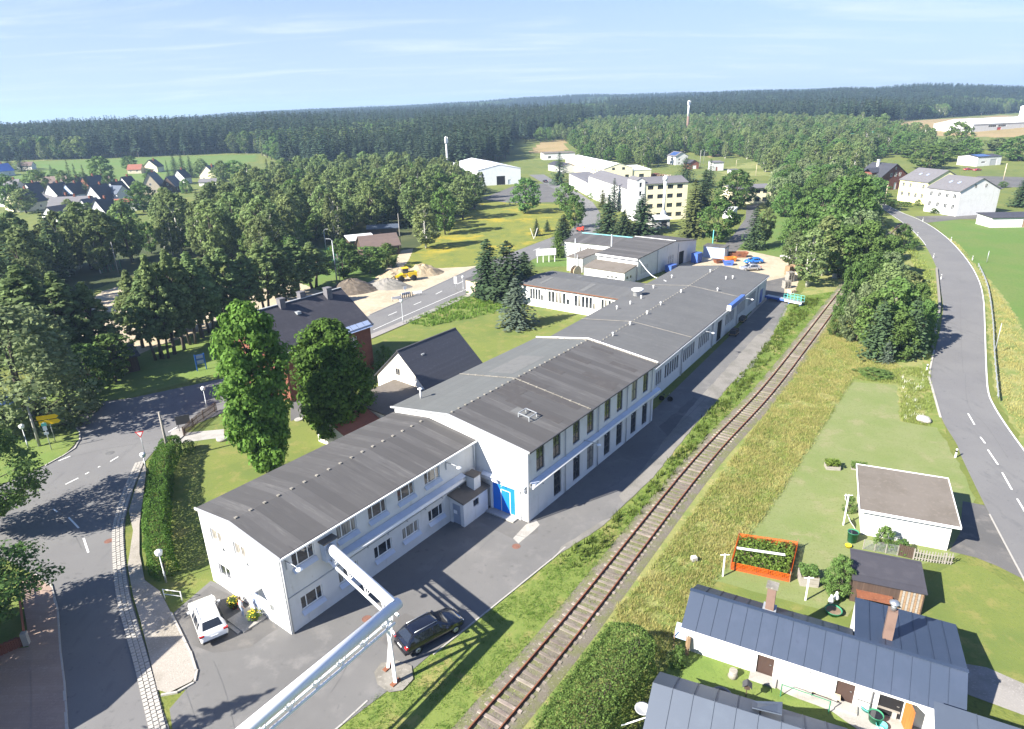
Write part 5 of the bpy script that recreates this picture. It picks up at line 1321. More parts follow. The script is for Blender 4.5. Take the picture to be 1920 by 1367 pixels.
c1 = MB().box(4.35, 4.87, 2.3, 2.82, 2.6, 5.0); c1.build('chimney', 'chimney_brown', sh); MB().box(4.25, 4.97, 2.2, 2.92, 5.003, 5.12).build('chimney_cap', 'concrete_dark', sh); MB().box(4.2, 5.02, 2.1, 2.98, 3.0, 3.3).build('chimney_flashing', 'galv', sh)
MB().box(11.1, 11.62, 2.7, 3.2, 2.8, 5.4).build('chimney', 'chimney_brown', sh); MB().tube([(11.36, 2.95, 5.4), (11.36, 2.95, 5.85)], .16, 10).build('flue', 'metal', sh); MB().lathe([(.28, 0), (.3, .1), (.05, .22)], 10, (11.36, 2.95, 5.85)).build('cowl', 'metal', sh)
MB().box(1.0, 2.0, -.03, -.004, .8, 1.7).build('boarded_window', 'trim_white', sh)
for u in (4.95, 9.5): MB().box(u - .8, u + .8, -.75, -.004, 0, .16).build('door_step', 'concrete', sh)
MB().tube([(10.9, -.3, 2.05), (10.9, -.1, 1.8), (10.9, -.1, .1)], .05, 6).build('downpipe', 'trim_grey', sh)
od = MB().box(0, 1.1, -.03, .03, .05, 2.0); od.build('door', 'wood_orange', sh, (12.6, -.02, 0), R(-72))
sheet('doorstep_paving', [(1425, 1270), (1450, 1252), (1600, 1312), (1700, 1350), (1740, 1367), (1760, 1390), (1640, 1390), (1560, 1335), (1470, 1300)], .03, 'concrete', rough=.1)
house_b = house('garden_house', 'garden house with pale grey-blue seamed roof at the bottom edge by the thuja hedge', 'outbuilding', (6.9, 26.5), R(-24.5), 9.6, 3.9, 2.3, 3.45, rv=2.0, roof='none', wallm='wood_dark')
seam_roof(house_b, (-.3, -.4, 2.1), (9.9, -.4, 2.1), (9.9, 2.0, 3.55), (-.3, 2.0, 3.55), 9, 'roof_blue_light')
seam_roof(house_b, (9.9, 4.2, 2.25), (-.3, 4.2, 2.25), (-.3, 2.01, 3.55), (9.9, 2.01, 3.55), 9, 'roof_blue_light')
MB().quad((0, 3.9, 2.3), (0, 0, 2.3), (0, 2.0, 3.45)).build('gable', 'wood_dark', house_b)
MB().slab([(5.0, 2.35, 3.6), (5.0, 3.6, 2.8), (6.5, 3.6, 3.35), (6.5, 2.35, 3.75)][::-1], .06).build('roof_window', 'roof_blue_light', house_b)
MB().lathe([(.02, 0), (.45, .16), (.47, .2), (.4, .18), (.02, .05)], 14, (0, 0, 0)).build('satellite_dish', 'trim_grey', house_b, (-.6, 1.2, 2.1))
MB().bar((-1.6, .4, 1.4), (-.05, .6, 2.6), .05).build('dish_arm', 'trim_white', house_b)
hb2 = house('garden_house', 'shed with flat pale blue roof in the bottom right corner', 'outbuilding', (20.3, 22.2), SA, 9.0, 5.0, 2.5, 3.1, roof='none', wallm='render_white')
seam_roof(hb2, (-.3, -.4, 2.5), (9.4, -.4, 2.5), (9.4, 5.2, 3.3), (-.3, 5.2, 3.3), 5, 'roof_blue_light')
ga = house('garage', 'white garage with mossy grey roof and white fascia beside the country road', 'garage', (28.9, 46.5), R(-23.7), 6.2, 6.0, 2.5, 3.05, roof='mono', roofm='felt_moss', oh=.4, ohg=.45, th=.1, wins=[('W', 3.5, 1.2, .8, .8, 1, 1)], doors=[('E', 3.0, 2.6, 2.2, 'trim_grey')])
for a, b in (((-.5, -.42, 2.5), (6.7, -.42, 2.5)), ((-.47, -.4, 2.52), (-.47, 6.4, 3.15)), ((-.5, 6.42, 3.15), (6.7, 6.42, 3.15)), ((6.67, -.4, 2.52), (6.67, 6.4, 3.15))):
    MB().bar(a, b, .06, .2).build('fascia', 'trim_white', ga)
ws = house('wood_shed', 'dark weathered wood shed with black felt roof behind the blue-roofed garden house', 'shed', (24.1, 38.6), R(-22.5), 4.5, 2.9, 2.0, 2.35, roof='mono', roofm='tile_dark', wallm='wood_dark', oh=.2, ohg=.1, th=.06)
MB().box(.3, 2.6, -.9, -.004, 1.1, 1.14).build('awning', 'rust', ws)
for i in range(9): MB().box(3.0 + i * .16, 3.0 + i * .16 + .14, -.03, -.004, .05, 1.9).build('board', 'wood_grey' if i % 2 else 'wood', ws)
# ================================================================== VEHICLES
def car_meshes(L=4.6, Wd=1.85, H=1.65, kind='suv', paint='car_white'):
    """car along +x; loft of body sections, glass, lights and wheels as parts"""
    h = L / 2
    k = H / 1.65
    if kind == 'suv':
        st = [(-h, .76, .42, .62, .74, 0), (-h + .06, .88, .34, .72, .95, 0), (-h + .16, .92, .3, .85, 1.06, 0), (-h + .28, .925, .3, .98, 1.14, .3), (-h + .72, .925, .3, 1.0, 1.58, 1), (-h + 1.1, .925, .3, 1.0, 1.645, 1), (-.2, .925, .3, .99, 1.65, 1), (.35, .925, .3, .98, 1.6, 1), (1.08, .925, .3, .98, 1.06, .3), (1.3, .92, .3, .95, 1.02, 0), (h - .45, .9, .3, .85, .93, 0), (h - .16, .84, .32, .74, .82, 0), (h, .66, .38, .58, .66, 0)]
    else:
        st = [(-h, .74, .42, .6, .7, 0), (-h + .06, .87, .34, .72, .9, 0), (-h + .16, .9, .3, .82, .98, 0), (-h + .3, .91, .3, .9, 1.04, .3), (-h + .85, .91, .3, .93, 1.44, 1), (-h + 1.3, .91, .3, .93, 1.49, 1), (-.2, .91, .3, .92, 1.5, 1), (.25, .91, .3, .91, 1.44, 1), (1.02, .91, .3, .9, .97, .3), (1.3, .9, .3, .87, .93, 0), (h - .45, .88, .3, .78, .85, 0), (h - .16, .82, .32, .68, .75, 0), (h, .64, .38, .54, .62, 0)]
    def ring(s):
        x, w, zb, zs, zr, cab = s
        w *= Wd / 1.85; zb, zs, zr = zb * k, zs * k, zr * k
        tw = w * (1 - .27 * cab)
        hp = [(w * .8, zb), (w * .97, zb + .08), (w, (zb + zs) * .5 + .05), (w * .985, zs), (tw + .0, max(zs + .01, zr - .1)), (tw * .86, zr - .015), (tw * .4, zr)]
        return [(x, -a, b) for a, b in hp] + [(x, a, b) for a, b in reversed(hp)]
    rings = [ring(s) for s in st]
    n = 14
    m = MB()
    for r in rings: m.v += r
    for i in range(len(rings) - 1):
        for j in range(n):
            a, b = i * n + j, i * n + (j + 1) % n
            m.f.append([a, b, b + n, a + n]); m.mi.append(0); m.sm.append(True)
    m.f.append(list(range(n))[::-1]); m.f.append([(len(rings) - 1) * n + j for j in range(n)]); m.mi += [0, 0]; m.sm += [False, False]
    parts = [('body', m.mesh('body', paint))]
    def patch(i0, i1, j0, j1, inset, off):
        """a pane laid on the loft between stations and ring points"""
        A, B, C, D = (Vector(rings[i0][j0]), Vector(rings[i0][j1]), Vector(rings[i1][j1]), Vector(rings[i1][j0]))
        c = (A + B + C + D) / 4
        q = [c + (p - c) * inset for p in (A, B, C, D)]
        nn = (q[1] - q[0]).cross(q[2] - q[0]).normalized()
        if nn.dot(c - Vector((0, 0, .6))) < 0: q.reverse(); nn = -nn
        g = MB(); g.slab([p + nn * off for p in q], .02); return g
    ci = [i for i, s in enumerate(st) if s[5] == 1]
    f0, f1 = ci[0], ci[-1]
    parts.append(('windscreen', patch(f1, f1 + 1, 5, 8, .93, .02).mesh('windscreen', 'glass')))
    parts.append(('rear_window', patch(f0 - 1, f0, 5, 8, .9, .02).mesh('rear_window', 'glass')))
    for j0, j1 in ((3, 4), (9, 10)):
        for i in range(f0, f1):
            parts.append(('side_window', patch(i, i + 1, j0, j1, .9, .012).mesh('side_window', 'glass')))
        parts.append(('side_window', patch(f1, f1 + 1, j0, j1, .62, .012).mesh('side_window', 'glass')))
    ww = Wd / 2
    for s in (-1, 1):
        parts.append(('tail_light', MB().cbox((-h + .1, s * ww * .84, .93 * k), (.16, .3, .13)).mesh('tail_light', 'lamp_red')))
        parts.append(('headlight', MB().cbox((h - .3, s * ww * .72, .74 * k), (.34, .3, .1)).mesh('headlight', 'lamp_clear')))
        parts.append(('mirror', MB().cbox((.78, s * (ww + .09), 1.02 * k), (.14, .2, .14)).mesh('mirror', paint)))
        if kind == 'suv' or kind == 'estate': parts.append(('roof_rail', MB().tube([(-h + .9, s * ww * .6, 1.655 * k * (1 if kind == 'suv' else .92)), (.25, s * ww * .6, 1.665 * k * (1 if kind == 'suv' else .92))], .025, 6).mesh('roof_rail', 'metal')))
    parts.append(('number_plate', MB().cbox((-h - .0, 0, .7 * k), (.05, .5, .11)).mesh('number_plate', 'plate')))
    parts.append(('bumper', MB().cbox((-h + .06, 0, .42 * k), (.22, Wd * .86, .16)).mesh('bumper', 'black_plastic')))
    tyre = MB().lathe([(.2, -.11), (.31, -.11), (.335, -.07), (.335, .07), (.31, .11), (.2, .11)], 18).mesh('tyre', 'tyre')
    rim = MB().lathe([(.03, .1), (.06, .118), (.205, .112), (.205, -.1)][::-1], 10).mesh('rim', 'metal')
    return parts, tyre, rim, h, ww

def car(name, label, p, rz, kind='suv', paint='car_white', L=4.6, Wd=1.85, H=1.65, cat='car', z=.05):
    parts, tyre, rim, h, ww = car_meshes(L, Wd, H, kind, paint)
    root = empty(name, (p.x, p.y, p.z + z), rz, label, cat)
    for n, me in parts: link(n, me, root)
    for x in (-h + .88, h - .86):
        for s in (-1, 1):
            w = link('wheel', tyre, root, (x, s * (ww - .12), .335)); w.rotation_euler = (math.pi / 2 * (-s), 0, 0)
            link('rim', rim, w)
    return root
a, b = at(377, 1205), at(353, 1144)
wc = (at(399, 1207, .0) + at(373, 1128, 0)) / 2
car('parked_car', 'white SUV parked in front of the office wing entrance', at(392, 1172), R(125), 'suv', 'car_white', 4.6, 1.86, 1.68)
car('parked_car', 'black estate car parked beside the pipe bridge support at the grass edge', at(808, 1194), R(37), 'suv', 'car_black', 4.75, 1.86, 1.58)
car('parked_car', 'bright blue hatchback on the gravel yard behind the hall', at(1412, 494), R(186), 'hatch', 'car_blue', 4.2, 1.78, 1.48)
car('parked_car', 'silver car half hidden behind the hall roof edge', at(1406, 507), R(186), 'estate', 'car_silver', 4.4, 1.8, 1.5)
car('moving_car', 'small dark car on the main road beside the white hall', at(1022, 342), R(100), 'hatch', 'car_dark', 4.3, 1.8, 1.45)
car('parked_car', 'red car standing on the farm yard behind the white house', at(1815, 320), R(10), 'hatch', 'car_red', 4.6, 1.85, 1.5)
car('parked_car', 'second reddish car behind the red one on the farm yard', at(1832, 321), R(20), 'estate', 'car_red', 4.6, 1.85, 1.5)
car('van', 'white van on the country road near the red brick villa', at(1642, 377), R(115), 'suv', 'car_white', 5.0, 2.0, 2.2, cat='van')
# yellow wheel loader at the rubble heap
wl = empty('wheel_loader', at(763, 526), R(200), 'yellow wheel loader working at the rubble heap', 'wheel loader')
MB().box(-2.2, -.3, -.8, .8, .9, 1.9).build('engine_hood', 'yellow', wl); MB().box(.2, 1.7, -.6, .6, .8, 1.5).build('front_frame', 'yellow', wl)
cb_ = MB().box(-.4, .9, -.7, .7, 1.5, 1.75); cb_.build('cab_floor', 'yellow', wl); MB().box(-.35, .85, -.66, .66, 1.753, 2.75).build('cab', 'glass', wl); MB().box(-.45, .95, -.75, .75, 2.753, 2.9).build('cab_roof', 'yellow', wl)
for s in (-.55, .55): MB().bar((1.0, s, 1.6), (2.7, s, .8), .18, .25).build('lift_arm', 'yellow', wl)
MB().slab([(2.6, -1.1, .25), (3.5, -1.1, .3), (3.5, 1.1, .3), (2.6, 1.1, .25)], .08).slab([(2.55, -1.1, .25), (2.55, 1.1, .25), (2.8, 1.1, 1.2), (2.8, -1.1, 1.2)], .08).build('bucket', 'metal_dark', wl)
wt = MB().lathe([(.3, -.25), (.58, -.25), (.65, -.18), (.65, .18), (.58, .25), (.3, .25)], 16).mesh('tyre', 'tyre'); wr_ = MB().lathe([(.05, .2), (.3, .22), (.3, -.2)][::-1], 10).mesh('rim', 'yellow')
for x in (-1.4, 1.3):
    for s in (-1, 1):
        w = link('wheel', wt, wl, (x, s * .85, .65)); w.rotation_euler = (-s * math.pi / 2, 0, 0); link('rim', wr_, w)
# red forklift on the road
fk = empty('forklift', at(1087, 434), R(160), 'red forklift truck driving on the main road behind the skylight workshop', 'forklift')
MB().box(-1.2, .8, -.65, .65, .35, 1.15).build('body', 'red', fk); MB().box(-1.3, -.7, -.6, .6, 1.153, 1.5).build('counterweight', 'red', fk)
for x in (-.8, .7):
    for s in (-.55, .55): MB().bar((x, s, 1.1), (x * .8, s, 2.2), .08).build('roof_post', 'metal_dark', fk)
MB().box(-.75, .65, -.6, .6, 2.2, 2.26).build('overhead_guard', 'metal_dark', fk)
for s in (-.35, .35): MB().box(.85, .98, s - .06, s + .06, .1, 2.9).build('mast', 'metal_dark', fk); MB().box(.99, 2.1, s - .06, s + .06, .15, .2).build('fork', 'metal_dark', fk)
for x in (-.8, .55):
    for s in (-1, 1):
        w = link('wheel', wt, fk, (x, s * .62, .33)); w.scale = (.5, .5, .5); w.rotation_euler = (-s * math.pi / 2, 0, 0)

# ================================================================== LAMPS, POLES, SIGNS
def lollipop(p, h, label, cat='street lamp'):
    root = empty('street_lamp', p, 0, label, cat)
    MB().tube([(0, 0, 0), (0, 0, 1.0), (0, 0, 1.01), (0, 0, h - .3)], [.07, .07, .045, .04], 8).build('post', 'galv', root)
    MB().lathe([(.06, -.35), (.22, -.28), (.27, -.1), (.24, 0)], 14, (0, 0, h)).build('lamp_globe', 'lamp_glass', root)
    MB().lathe([(.3, 0), (.27, .08), (.1, .2), (.02, .22)], 14, (0, 0, h + .003)).build('lamp_cap', 'trim_white', root)
def lamp_px(px, pb, pt, label):
    p = at(px, pb); lollipop(p, height_px(p, px, pt), label)
def height_px(p, px, py):
    d = sight(px, py); return EYE + d.z * math.hypot(p.x, p.y) / math.hypot(d.x, d.y) - p.z
lamp_px(312, 1092, 1030, 'white mushroom street lamp at the lower end of the tall hedge')
lamp_px(275, 882, 850, 'white mushroom street lamp at the upper end of the tall hedge')
lamp_px(388, 764, 726, 'white mushroom street lamp on the shaded main road before the linden')
lamp_px(54, 842, 795, 'white mushroom street lamp on the traffic island by the willow')
lamp_px(756, 607, 563, 'white street lamp on the pavement beside the portable barrier')
lamp_px(869, 548, 519, 'white street lamp on the pavement by the beige shed')
def mast(px, pb, pt, label, arm=1.6, m='galv', r=.08, head=True, dirx=1, name='street_lamp', cat='street lamp'):
    p = at(px, pb); h = height_px(p, px, pt)
    root = empty(name, p, 0, label, cat)
    MB().tube([(0, 0, 0), (0, 0, h)], [r * 1.3, r * .8], 8).build('pole', m, root)
    if head:
        MB().tube([(0, 0, h - .05), (arm * .5 * dirx, .2, h + .25), (arm * dirx, .3, h + .3)], .04, 6).build('arm', m, root)
        MB().cbox((arm * dirx + .3 * dirx, .33, h + .3), (.7, .22, .12), .1).build('lamp_head', 'trim_grey', root)
    return root
mast(75, 838, 748, 'tall concrete lamp post leaning over the traffic island', 1.4, 'concrete', .12)
mast(319, 862, 768, 'old wooden utility pole at the top of the tall hedge', head=False, m='wood_grey', r=.13, name='utility_pole', cat='pole')
mast(633, 538, 450, 'tall floodlight mast left of the clubhouse trees', .7, 'galv', .11, dirx=-1, name='floodlight_mast', cat='floodlight')
mast(613, 480, 432, 'thin floodlight mast before the dark wood', .4, 'galv', .09, name='floodlight_mast', cat='floodlight')
mast(638, 530, 476, 'short pole beside the tall floodlight mast', head=False, m='wood_grey', r=.07, name='pole', cat='pole')
mast(752, 470, 400, 'wooden pole at the path by the clubhouse', head=False, m='wood_grey', r=.1, name='utility_pole', cat='pole')
mast(222, 512, 452, 'pale pole leaning above the row of slender trees', head=False, m='concrete', r=.11, name='utility_pole', cat='pole')
mast(1658, 385, 340, 'wooden pole at the hedge before the red brick villa', head=False, m='wood_pale', r=.13, name='utility_pole', cat='pole')
mast(1881, 338, 306, 'pale pole standing on the farm yard', head=False, m='wood_pale', r=.16, name='utility_pole', cat='pole')
mast(1312, 315, 282, 'concrete lamp mast beside the house with solar roof', 1.2, 'concrete', .14)
mast(1319, 308, 284, 'thin lamp mast right of the concrete one', 1.0, 'galv', .08)
mast(1458, 342, 318, 'yellowish lamp pole on the dry grass slope', 1.0, 'wood_pale', .12)
mast(1417, 330, 308, 'lamp pole at the edge of the wooded belt', 1.0, 'wood_pale', .12)
mast(1380, 314, 300, 'lamp pole by the low pale flat building', 1.0, 'wood_pale', .1)
mast(1335, 472, 431, 'pale blue post at the storage container', head=False, m='turq', r=.12, name='post', cat='post')
mast(1372, 520, 470, 'thin lamp pole by the gravel yard', .8, 'galv', .06) if False else None
# blue lamp posts in the field on the right
mast(1864, 664, 604, 'thin lamp post in the dry grass beyond the guard rail', head=False, m='galv', r=.05, name='lamp_post', cat='street lamp')
mast(1850, 492, 470, 'thin lamp post on the green field beyond the road bend', head=False, m='galv', r=.06, name='lamp_post', cat='street lamp')
# transmitter masts
p = at(841, 345); h = height_px(p, 836, 256); tm = empty('radio_mast', p, 0, 'tall slim white mobile phone mast above the wood beside the white hall', 'mast')
MB().tube([(0, 0, 0), (0, 0, h)], [.55, .32], 10).build('pole', 'trim_white', tm)
for k in range(3): MB().cbox((.75 * math.cos(k * 2.1), .75 * math.sin(k * 2.1), h - 1.6), (.35, .35, 2.8), k * 2.1).build('antenna', 'trim_white', tm)
MB().lathe([(.95, 0), (.95, .1)], 12, (0, 0, h - 3.1)).build('platform', 'galv', tm)
p = at(1288, 255); h = max(30, height_px(p, 1288, 191)); tm = empty('radio_mast', p, 0, 'red and white transmitter mast rising from the forest edge', 'mast')
MB().tube([(0, 0, 0), (0, 0, h * .55)], [1.3, 1.1], 8).build('lower_mast', 'chimney_brown', tm); MB().tube([(0, 0, h * .55), (0, 0, h)], [1.0, .8], 8).build('upper_mast', 'trim_white', tm)
for k in range(3): MB().cbox((1.2 * math.cos(k * 2.1), 1.2 * math.sin(k * 2.1), h - 2), (.5, .5, 3.2), k * 2.1).build('antenna', 'trim_white', tm)
# direction signs on the traffic island
sg = empty('direction_sign', at(104, 828, .1), R(20), 'two yellow arrow-shaped direction boards on a post at the junction', 'road sign')
MB().tube([(0, 0, 0), (0, 0, 3.2)], .045, 8).build('post', 'galv', sg)
for z, e in ((2.25, 0), (2.85, -.1)):
    b = MB(); pts = [(-1.0 + e, z), (.85 + e, z), (1.12 + e, z + .26), (.85 + e, z + .52), (-1.0 + e, z + .52)]
    b.add([(x, -.06, zz) for x, zz in pts] + [(x, -.03, zz) for x, zz in pts], [(0, 1, 2, 3, 4), (9, 8, 7, 6, 5)] + [(i, i + 5, (i + 1) % 5 + 5, (i + 1) % 5) for i in range(5)]); b.build('sign_board', 'sign_yellow', sg)
ss = empty('signpost', at(97, 844, .1), R(30), 'post with small white and green route signs beside the yellow boards', 'road sign')
MB().tube([(0, 0, 0), (0, 0, 3.4)], .04, 8).build('post', 'galv', ss)
for z, w, h_, m in ((3.0, .5, .35, 'turq'), (2.45, .38, .5, 'sign_white'), (1.95, .45, .3, 'sign_white')): MB().box(-w / 2, w / 2, -.08, -.05, z, z + h_).build('sign_plate', m, ss)
gv = empty('give_way_sign', at(272, 852), R(15), 'red and white give-way triangle sign at the top of the side street', 'road sign')
MB().tube([(0, 0, 0), (0, 0, 2.3)], .035, 8).build('post', 'galv', gv)
MB().add([(-.45, -.05, 2.8), (0, -.05, 2.05), (.45, -.05, 2.8), (-.45, -.03, 2.8), (0, -.03, 2.05), (.45, -.03, 2.8)], [(0, 1, 2), (5, 4, 3), (0, 3, 4, 1), (1, 4, 5, 2), (2, 5, 3, 0)]).build('sign_rim', 'sign_red', gv)
MB().add([(-.29, -.056, 2.71), (0, -.056, 2.22), (.29, -.056, 2.71)], [(0, 1, 2)]).build('sign_face', 'sign_white', gv)
nb = empty('notice_board', at(347, 808), R(25), 'dark notice board seen from behind at the end of the picket fence', 'sign')
for s in (-.55, .55): MB().tube([(s, 0, 0), (s, 0, 1.9)], .035, 6).build('post', 'metal_dark', nb)
MB().box(-.75, .75, -.04, .04, .9, 2.0).build('board', 'metal_dark', nb)
bs = empty('bus_stop_board', at(379, 694), R(35), 'blue-framed information board on the grass by the main road', 'sign')
for s in (-.62, .62): MB().box(s - .06, s + .06, -.06, .06, 0, 2.5).build('post', 'sign_blue', bs)
for z in (1.0, 1.75): MB().box(-.55, .55, -.03, .03, z, z + .65).build('panel', 'sign_blue', bs)
for z in (1.08, 1.84): MB().box(-.45, .45, -.04, -.031, z, z + .5).build('panel_face', 'solar_pale', bs)
bb = empty('billboard', at(1024, 492), R(8), 'blank white billboard on four posts by the main road', 'billboard')
for s in (-2.1, -.7, .7, 2.1): MB().box(s - .08, s + .08, 0, .14, 0, 2.9).build('post', 'trim_white', bb)
MB().box(-2.4, 2.4, -.08, -.004, 1.7, 3.3).build('board', 'sign_white', bb)
vm = empty('wooden_marker', at(1001, 448), R(10), 'V-shaped white wooden marker on the flowering meadow', 'marker')
MB().bar((0, 0, 0), (-1.0, 0, 3.0), .14).build('beam', 'trim_white', vm); MB().bar((0.1, .1, 0), (1.1, .1, 3.0), .14).build('beam', 'trim_white', vm)
bn = empty('bus_stop_sign', at(855, 546), 0, 'rounded white sign on a post beside the main road', 'road sign')
MB().tube([(0, 0, 0), (0, 0, 2.4)], .04, 6).build('post', 'galv', bn); MB().box(-.3, .3, -.05, .0, 1.6, 3.0).build('plate', 'sign_white', bn)
# reflector posts along the country road
for i, (px, py) in enumerate(((1808, 886), (1747, 694), (1834, 735) if False else (1743, 702), (1730, 412), (1697, 444), (1781, 462) if False else (1720, 440), (1752, 482), (1762, 524), (1782, 444), (1822, 486), (1849, 580))[:0] + ((1791, 858), (1737, 696), (1730, 415), (1688, 392), (1720, 443), (1750, 484), (1764, 524), (1783, 452), (1823, 488))):
    labs = ('white reflector post by the lawn above the garage', 'white reflector post leaning beside the inner road bend', 'white reflector post at the house drive', 'white reflector post before the garden hedge', 'white reflector post on the inner verge near the rounded bush', 'white reflector post at the upper end of the stone wall', 'white reflector post in the middle of the stone wall', 'white reflector post at the corner of the green field', 'white reflector post at the start of the guard rail')
    r_ = empty('reflector_post', at(px, py), 0, labs[i], 'reflector post')
    MB().box(-.07, .07, -.05, .05, 0, .62).build('lower_post', 'white_plastic', r_); MB().box(-.072, .072, -.052, .052, .62, .84).build('black_band', 'black_plastic', r_); MB().box(-.07, .07, -.05, .05, .842, 1.0).build('top', 'white_plastic', r_)
# guard rail on the outer side
gl = spline([at(*p) for p in ((1833, 500), (1850, 540), (1859, 600), (1862, 660), (1865, 700), (1870, 755))], 6)
gr = empty('guard_rail', gl[0], 0, 'steel guard rail along the outer side of the road bend', 'guard rail')
o0 = gl[0]
bm_ = MB()
for i, p in enumerate(gl):
    q = p - o0
    bm_.v += [(q.x, q.y, .5), (q.x - .04, q.y, .58), (q.x, q.y, .66), (q.x - .04, q.y, .74), (q.x, q.y, .8), (q.x + .05, q.y, .8), (q.x + .05, q.y, .5)]
for i in range(len(gl) - 1):
    for j in range(7): bm_.f.append([7 * i + j, 7 * i + (j + 1) % 7, 7 * (i + 1) + (j + 1) % 7, 7 * (i + 1) + j]); bm_.mi.append(0); bm_.sm.append(False)
bm_.build('rail', 'galv', gr)
pm = MB().box(-.05, .05, -.05, .05, 0, .76).mesh('post', 'galv')
for p, d in walk(gl, 3.0, .5): link('post', pm, gr, (p.x - o0.x + .1, p.y - o0.y, 0))
# low wall along the inner bend
wl_ = spline([at(*p) for p in ((1758, 505), (1762, 545), (1764, 580), (1757, 622), (1752, 655))], 4)
w0 = wl_[0]
wr2 = empty('roadside_wall', w0, 0, 'low mossy stone wall on the inner side of the road bend', 'wall')
wm_ = [MB().box(-.48, .48, -.18, .18, -.1, .42 + e).mesh('stone', 'concrete_dark') for e in (0, .04, .02)]
for i, (p, d) in enumerate(walk(wl_, 1.0, .5)): link('stone', wm_[i % 3], wr2, (p.x - w0.x - .3, p.y - w0.y, 0), math.atan2(d.y, d.x))

# ================================================================== AROUND THE FACTORY
# person and flower tubs at the entrance
def person(p, rz, label):
    bm = bmesh.new()
    J = {'pelvis': (0, 0, .92), 'belly': (0, 0, 1.08), 'chest': (0, .0, 1.32), 'neck': (0, 0, 1.5), 'head': (0, .02, 1.6), 'crown': (0, .01, 1.72), 'hl': (-.1, 0, .88), 'kl': (-.11, .03, .5), 'al': (-.11, -.02, .09), 'tl': (-.12, .13, .04), 'hr': (.1, 0, .88), 'kr': (.12, .05, .5), 'ar': (.13, .02, .09), 'tr': (.14, .17, .04),
         'sl': (-.19, 0, 1.42), 'el': (-.25, -.02, 1.14), 'wl': (-.24, .08, .9), 'sr': (.19, 0, 1.42), 'er': (.26, .0, 1.14), 'wr': (.23, .14, .93)}
    rad = {'pelvis': .155, 'belly': .14, 'chest': .165, 'neck': .06, 'head': .098, 'crown': .085, 'hl': .1, 'kl': .065, 'al': .045, 'tl': .04, 'hr': .1, 'kr': .065, 'ar': .045, 'tr': .04, 'sl': .07, 'el': .048, 'wl': .036, 'sr': .07, 'er': .048, 'wr': .036}
    E_ = [('pelvis', 'belly'), ('belly', 'chest'), ('chest', 'neck'), ('neck', 'head'), ('head', 'crown'), ('pelvis', 'hl'), ('hl', 'kl'), ('kl', 'al'), ('al', 'tl'), ('pelvis', 'hr'), ('hr', 'kr'), ('kr', 'ar'), ('ar', 'tr'), ('chest', 'sl'), ('sl', 'el'), ('el', 'wl'), ('chest', 'sr'), ('sr', 'er'), ('er', 'wr')]
    names = list(J)
    for s, w in ((-1, 'wl'), (1, 'wr')):      # fingers
        wx, wy, wz = J[w]
        J[w + 'p'] = (wx, wy + .03, wz - .07); rad[w + 'p'] = .032; E_.append((w, w + 'p')); names.append(w + 'p')
        for i in range(4):
            n1 = f'{w}f{i}'; J[n1] = (wx - .03 + .02 * i, wy + .05, wz - .14 - .01 * (i in (1, 2))); rad[n1] = .0095; E_.append((w + 'p', n1)); names.append(n1)
        n1 = w + 'th'; J[n1] = (wx - s * .05, wy + .05, wz - .07); rad[n1] = .011; E_.append((w, n1)); names.append(n1)
    me = bpy.data.meshes.new('body')
    me.from_pydata([J[n] for n in names], [(names.index(a), names.index(b)) for a, b in E_], [])
    root = empty('person', p, rz, label, 'person')
    o = link('body', me, root)
    o.modifiers.new('skin', 'SKIN')
    for i, n in enumerate(names):
        sv = me.skin_vertices[0].data[i]; sv.radius = (rad[n],) * 2; sv.use_root = n == 'pelvis'
    sd = o.modifiers.new('sub', 'SUBSURF'); sd.levels = sd.render_levels = 2
    dg = bpy.context.evaluated_depsgraph_get(); m2 = bpy.data.meshes.new_from_object(o.evaluated_get(dg))
    o.modifiers.clear(); o.data = m2; m2.materials.clear()
    for m in ('skin', 'shirt', 'jeans', 'tyre', 'hair'): m2.materials.append(M[m])
    for f in m2.polygons:
        c = f.center; f.use_smooth = True
        f.material_index = 3 if c.z < .09 else (2 if c.z < .98 and abs(c.x) < .2 else (0 if c.z > 1.49 or (abs(c.x) > .2 and c.z < 1.2) else 1))
    MB().lathe([(.1, -.06), (.115, 0), (.1, .07), (.04, .115), (.005, .12)], 12, (0, -.012, 1.69)).build('hair', 'hair', root)
    for s in (-.035, .035): MB().cbox((s, .115, 1.64), (.02, .012, .012)).build('eye', 'black_plastic', root)
    MB().cbox((0, .128, 1.605), (.022, .03, .035)).build('nose', 'skin', root)
    MB().cbox((0, .118, 1.565), (.045, .01, .01)).build('mouth', 'lamp_red', root)
    return root
person(at(456, 1156), R(-60), 'person in light shirt and jeans standing at the office wing entrance')
def flower_tub(px, py, label, seed):
    g = np.random.default_rng(seed); root = empty('flower_tub', at(px, py), 0, label, 'flower tub')
    MB().lathe([(.22, 0), (.34, .4), (.36, .42), (.3, .42), (.28, .36)], 14).build('tub', 'black_plastic', root)
    n = 260; d = rnd_unit_(g, n); d[:, 2] = abs(d[:, 2]); C = d * g.uniform(.25, .6, (n, 1)) + np.array([0, 0, .45])
    link('leaves', quads_mesh_('leaves', C, d, .07, 'leaf_light'), root)
    n = 45; d = rnd_unit_(g, n); d[:, 2] = abs(d[:, 2]) + .2; C = d * .48 + np.array([0, 0, .5]); link('blossoms', quads_mesh_('blossoms', C, d, .05, 'flower_yellow'), root)
    if seed == 1: d = rnd_unit_(g, 30); d[:, 2] = abs(d[:, 2]); link('blossoms', quads_mesh_('blossoms', d * .4 + np.array([.35, -.1, .3]), d, .06, 'flower_red'), root)
def rnd_unit_(g, n): v = g.normal(size=(n, 3)); return v / np.linalg.norm(v, axis=1)[:, None]
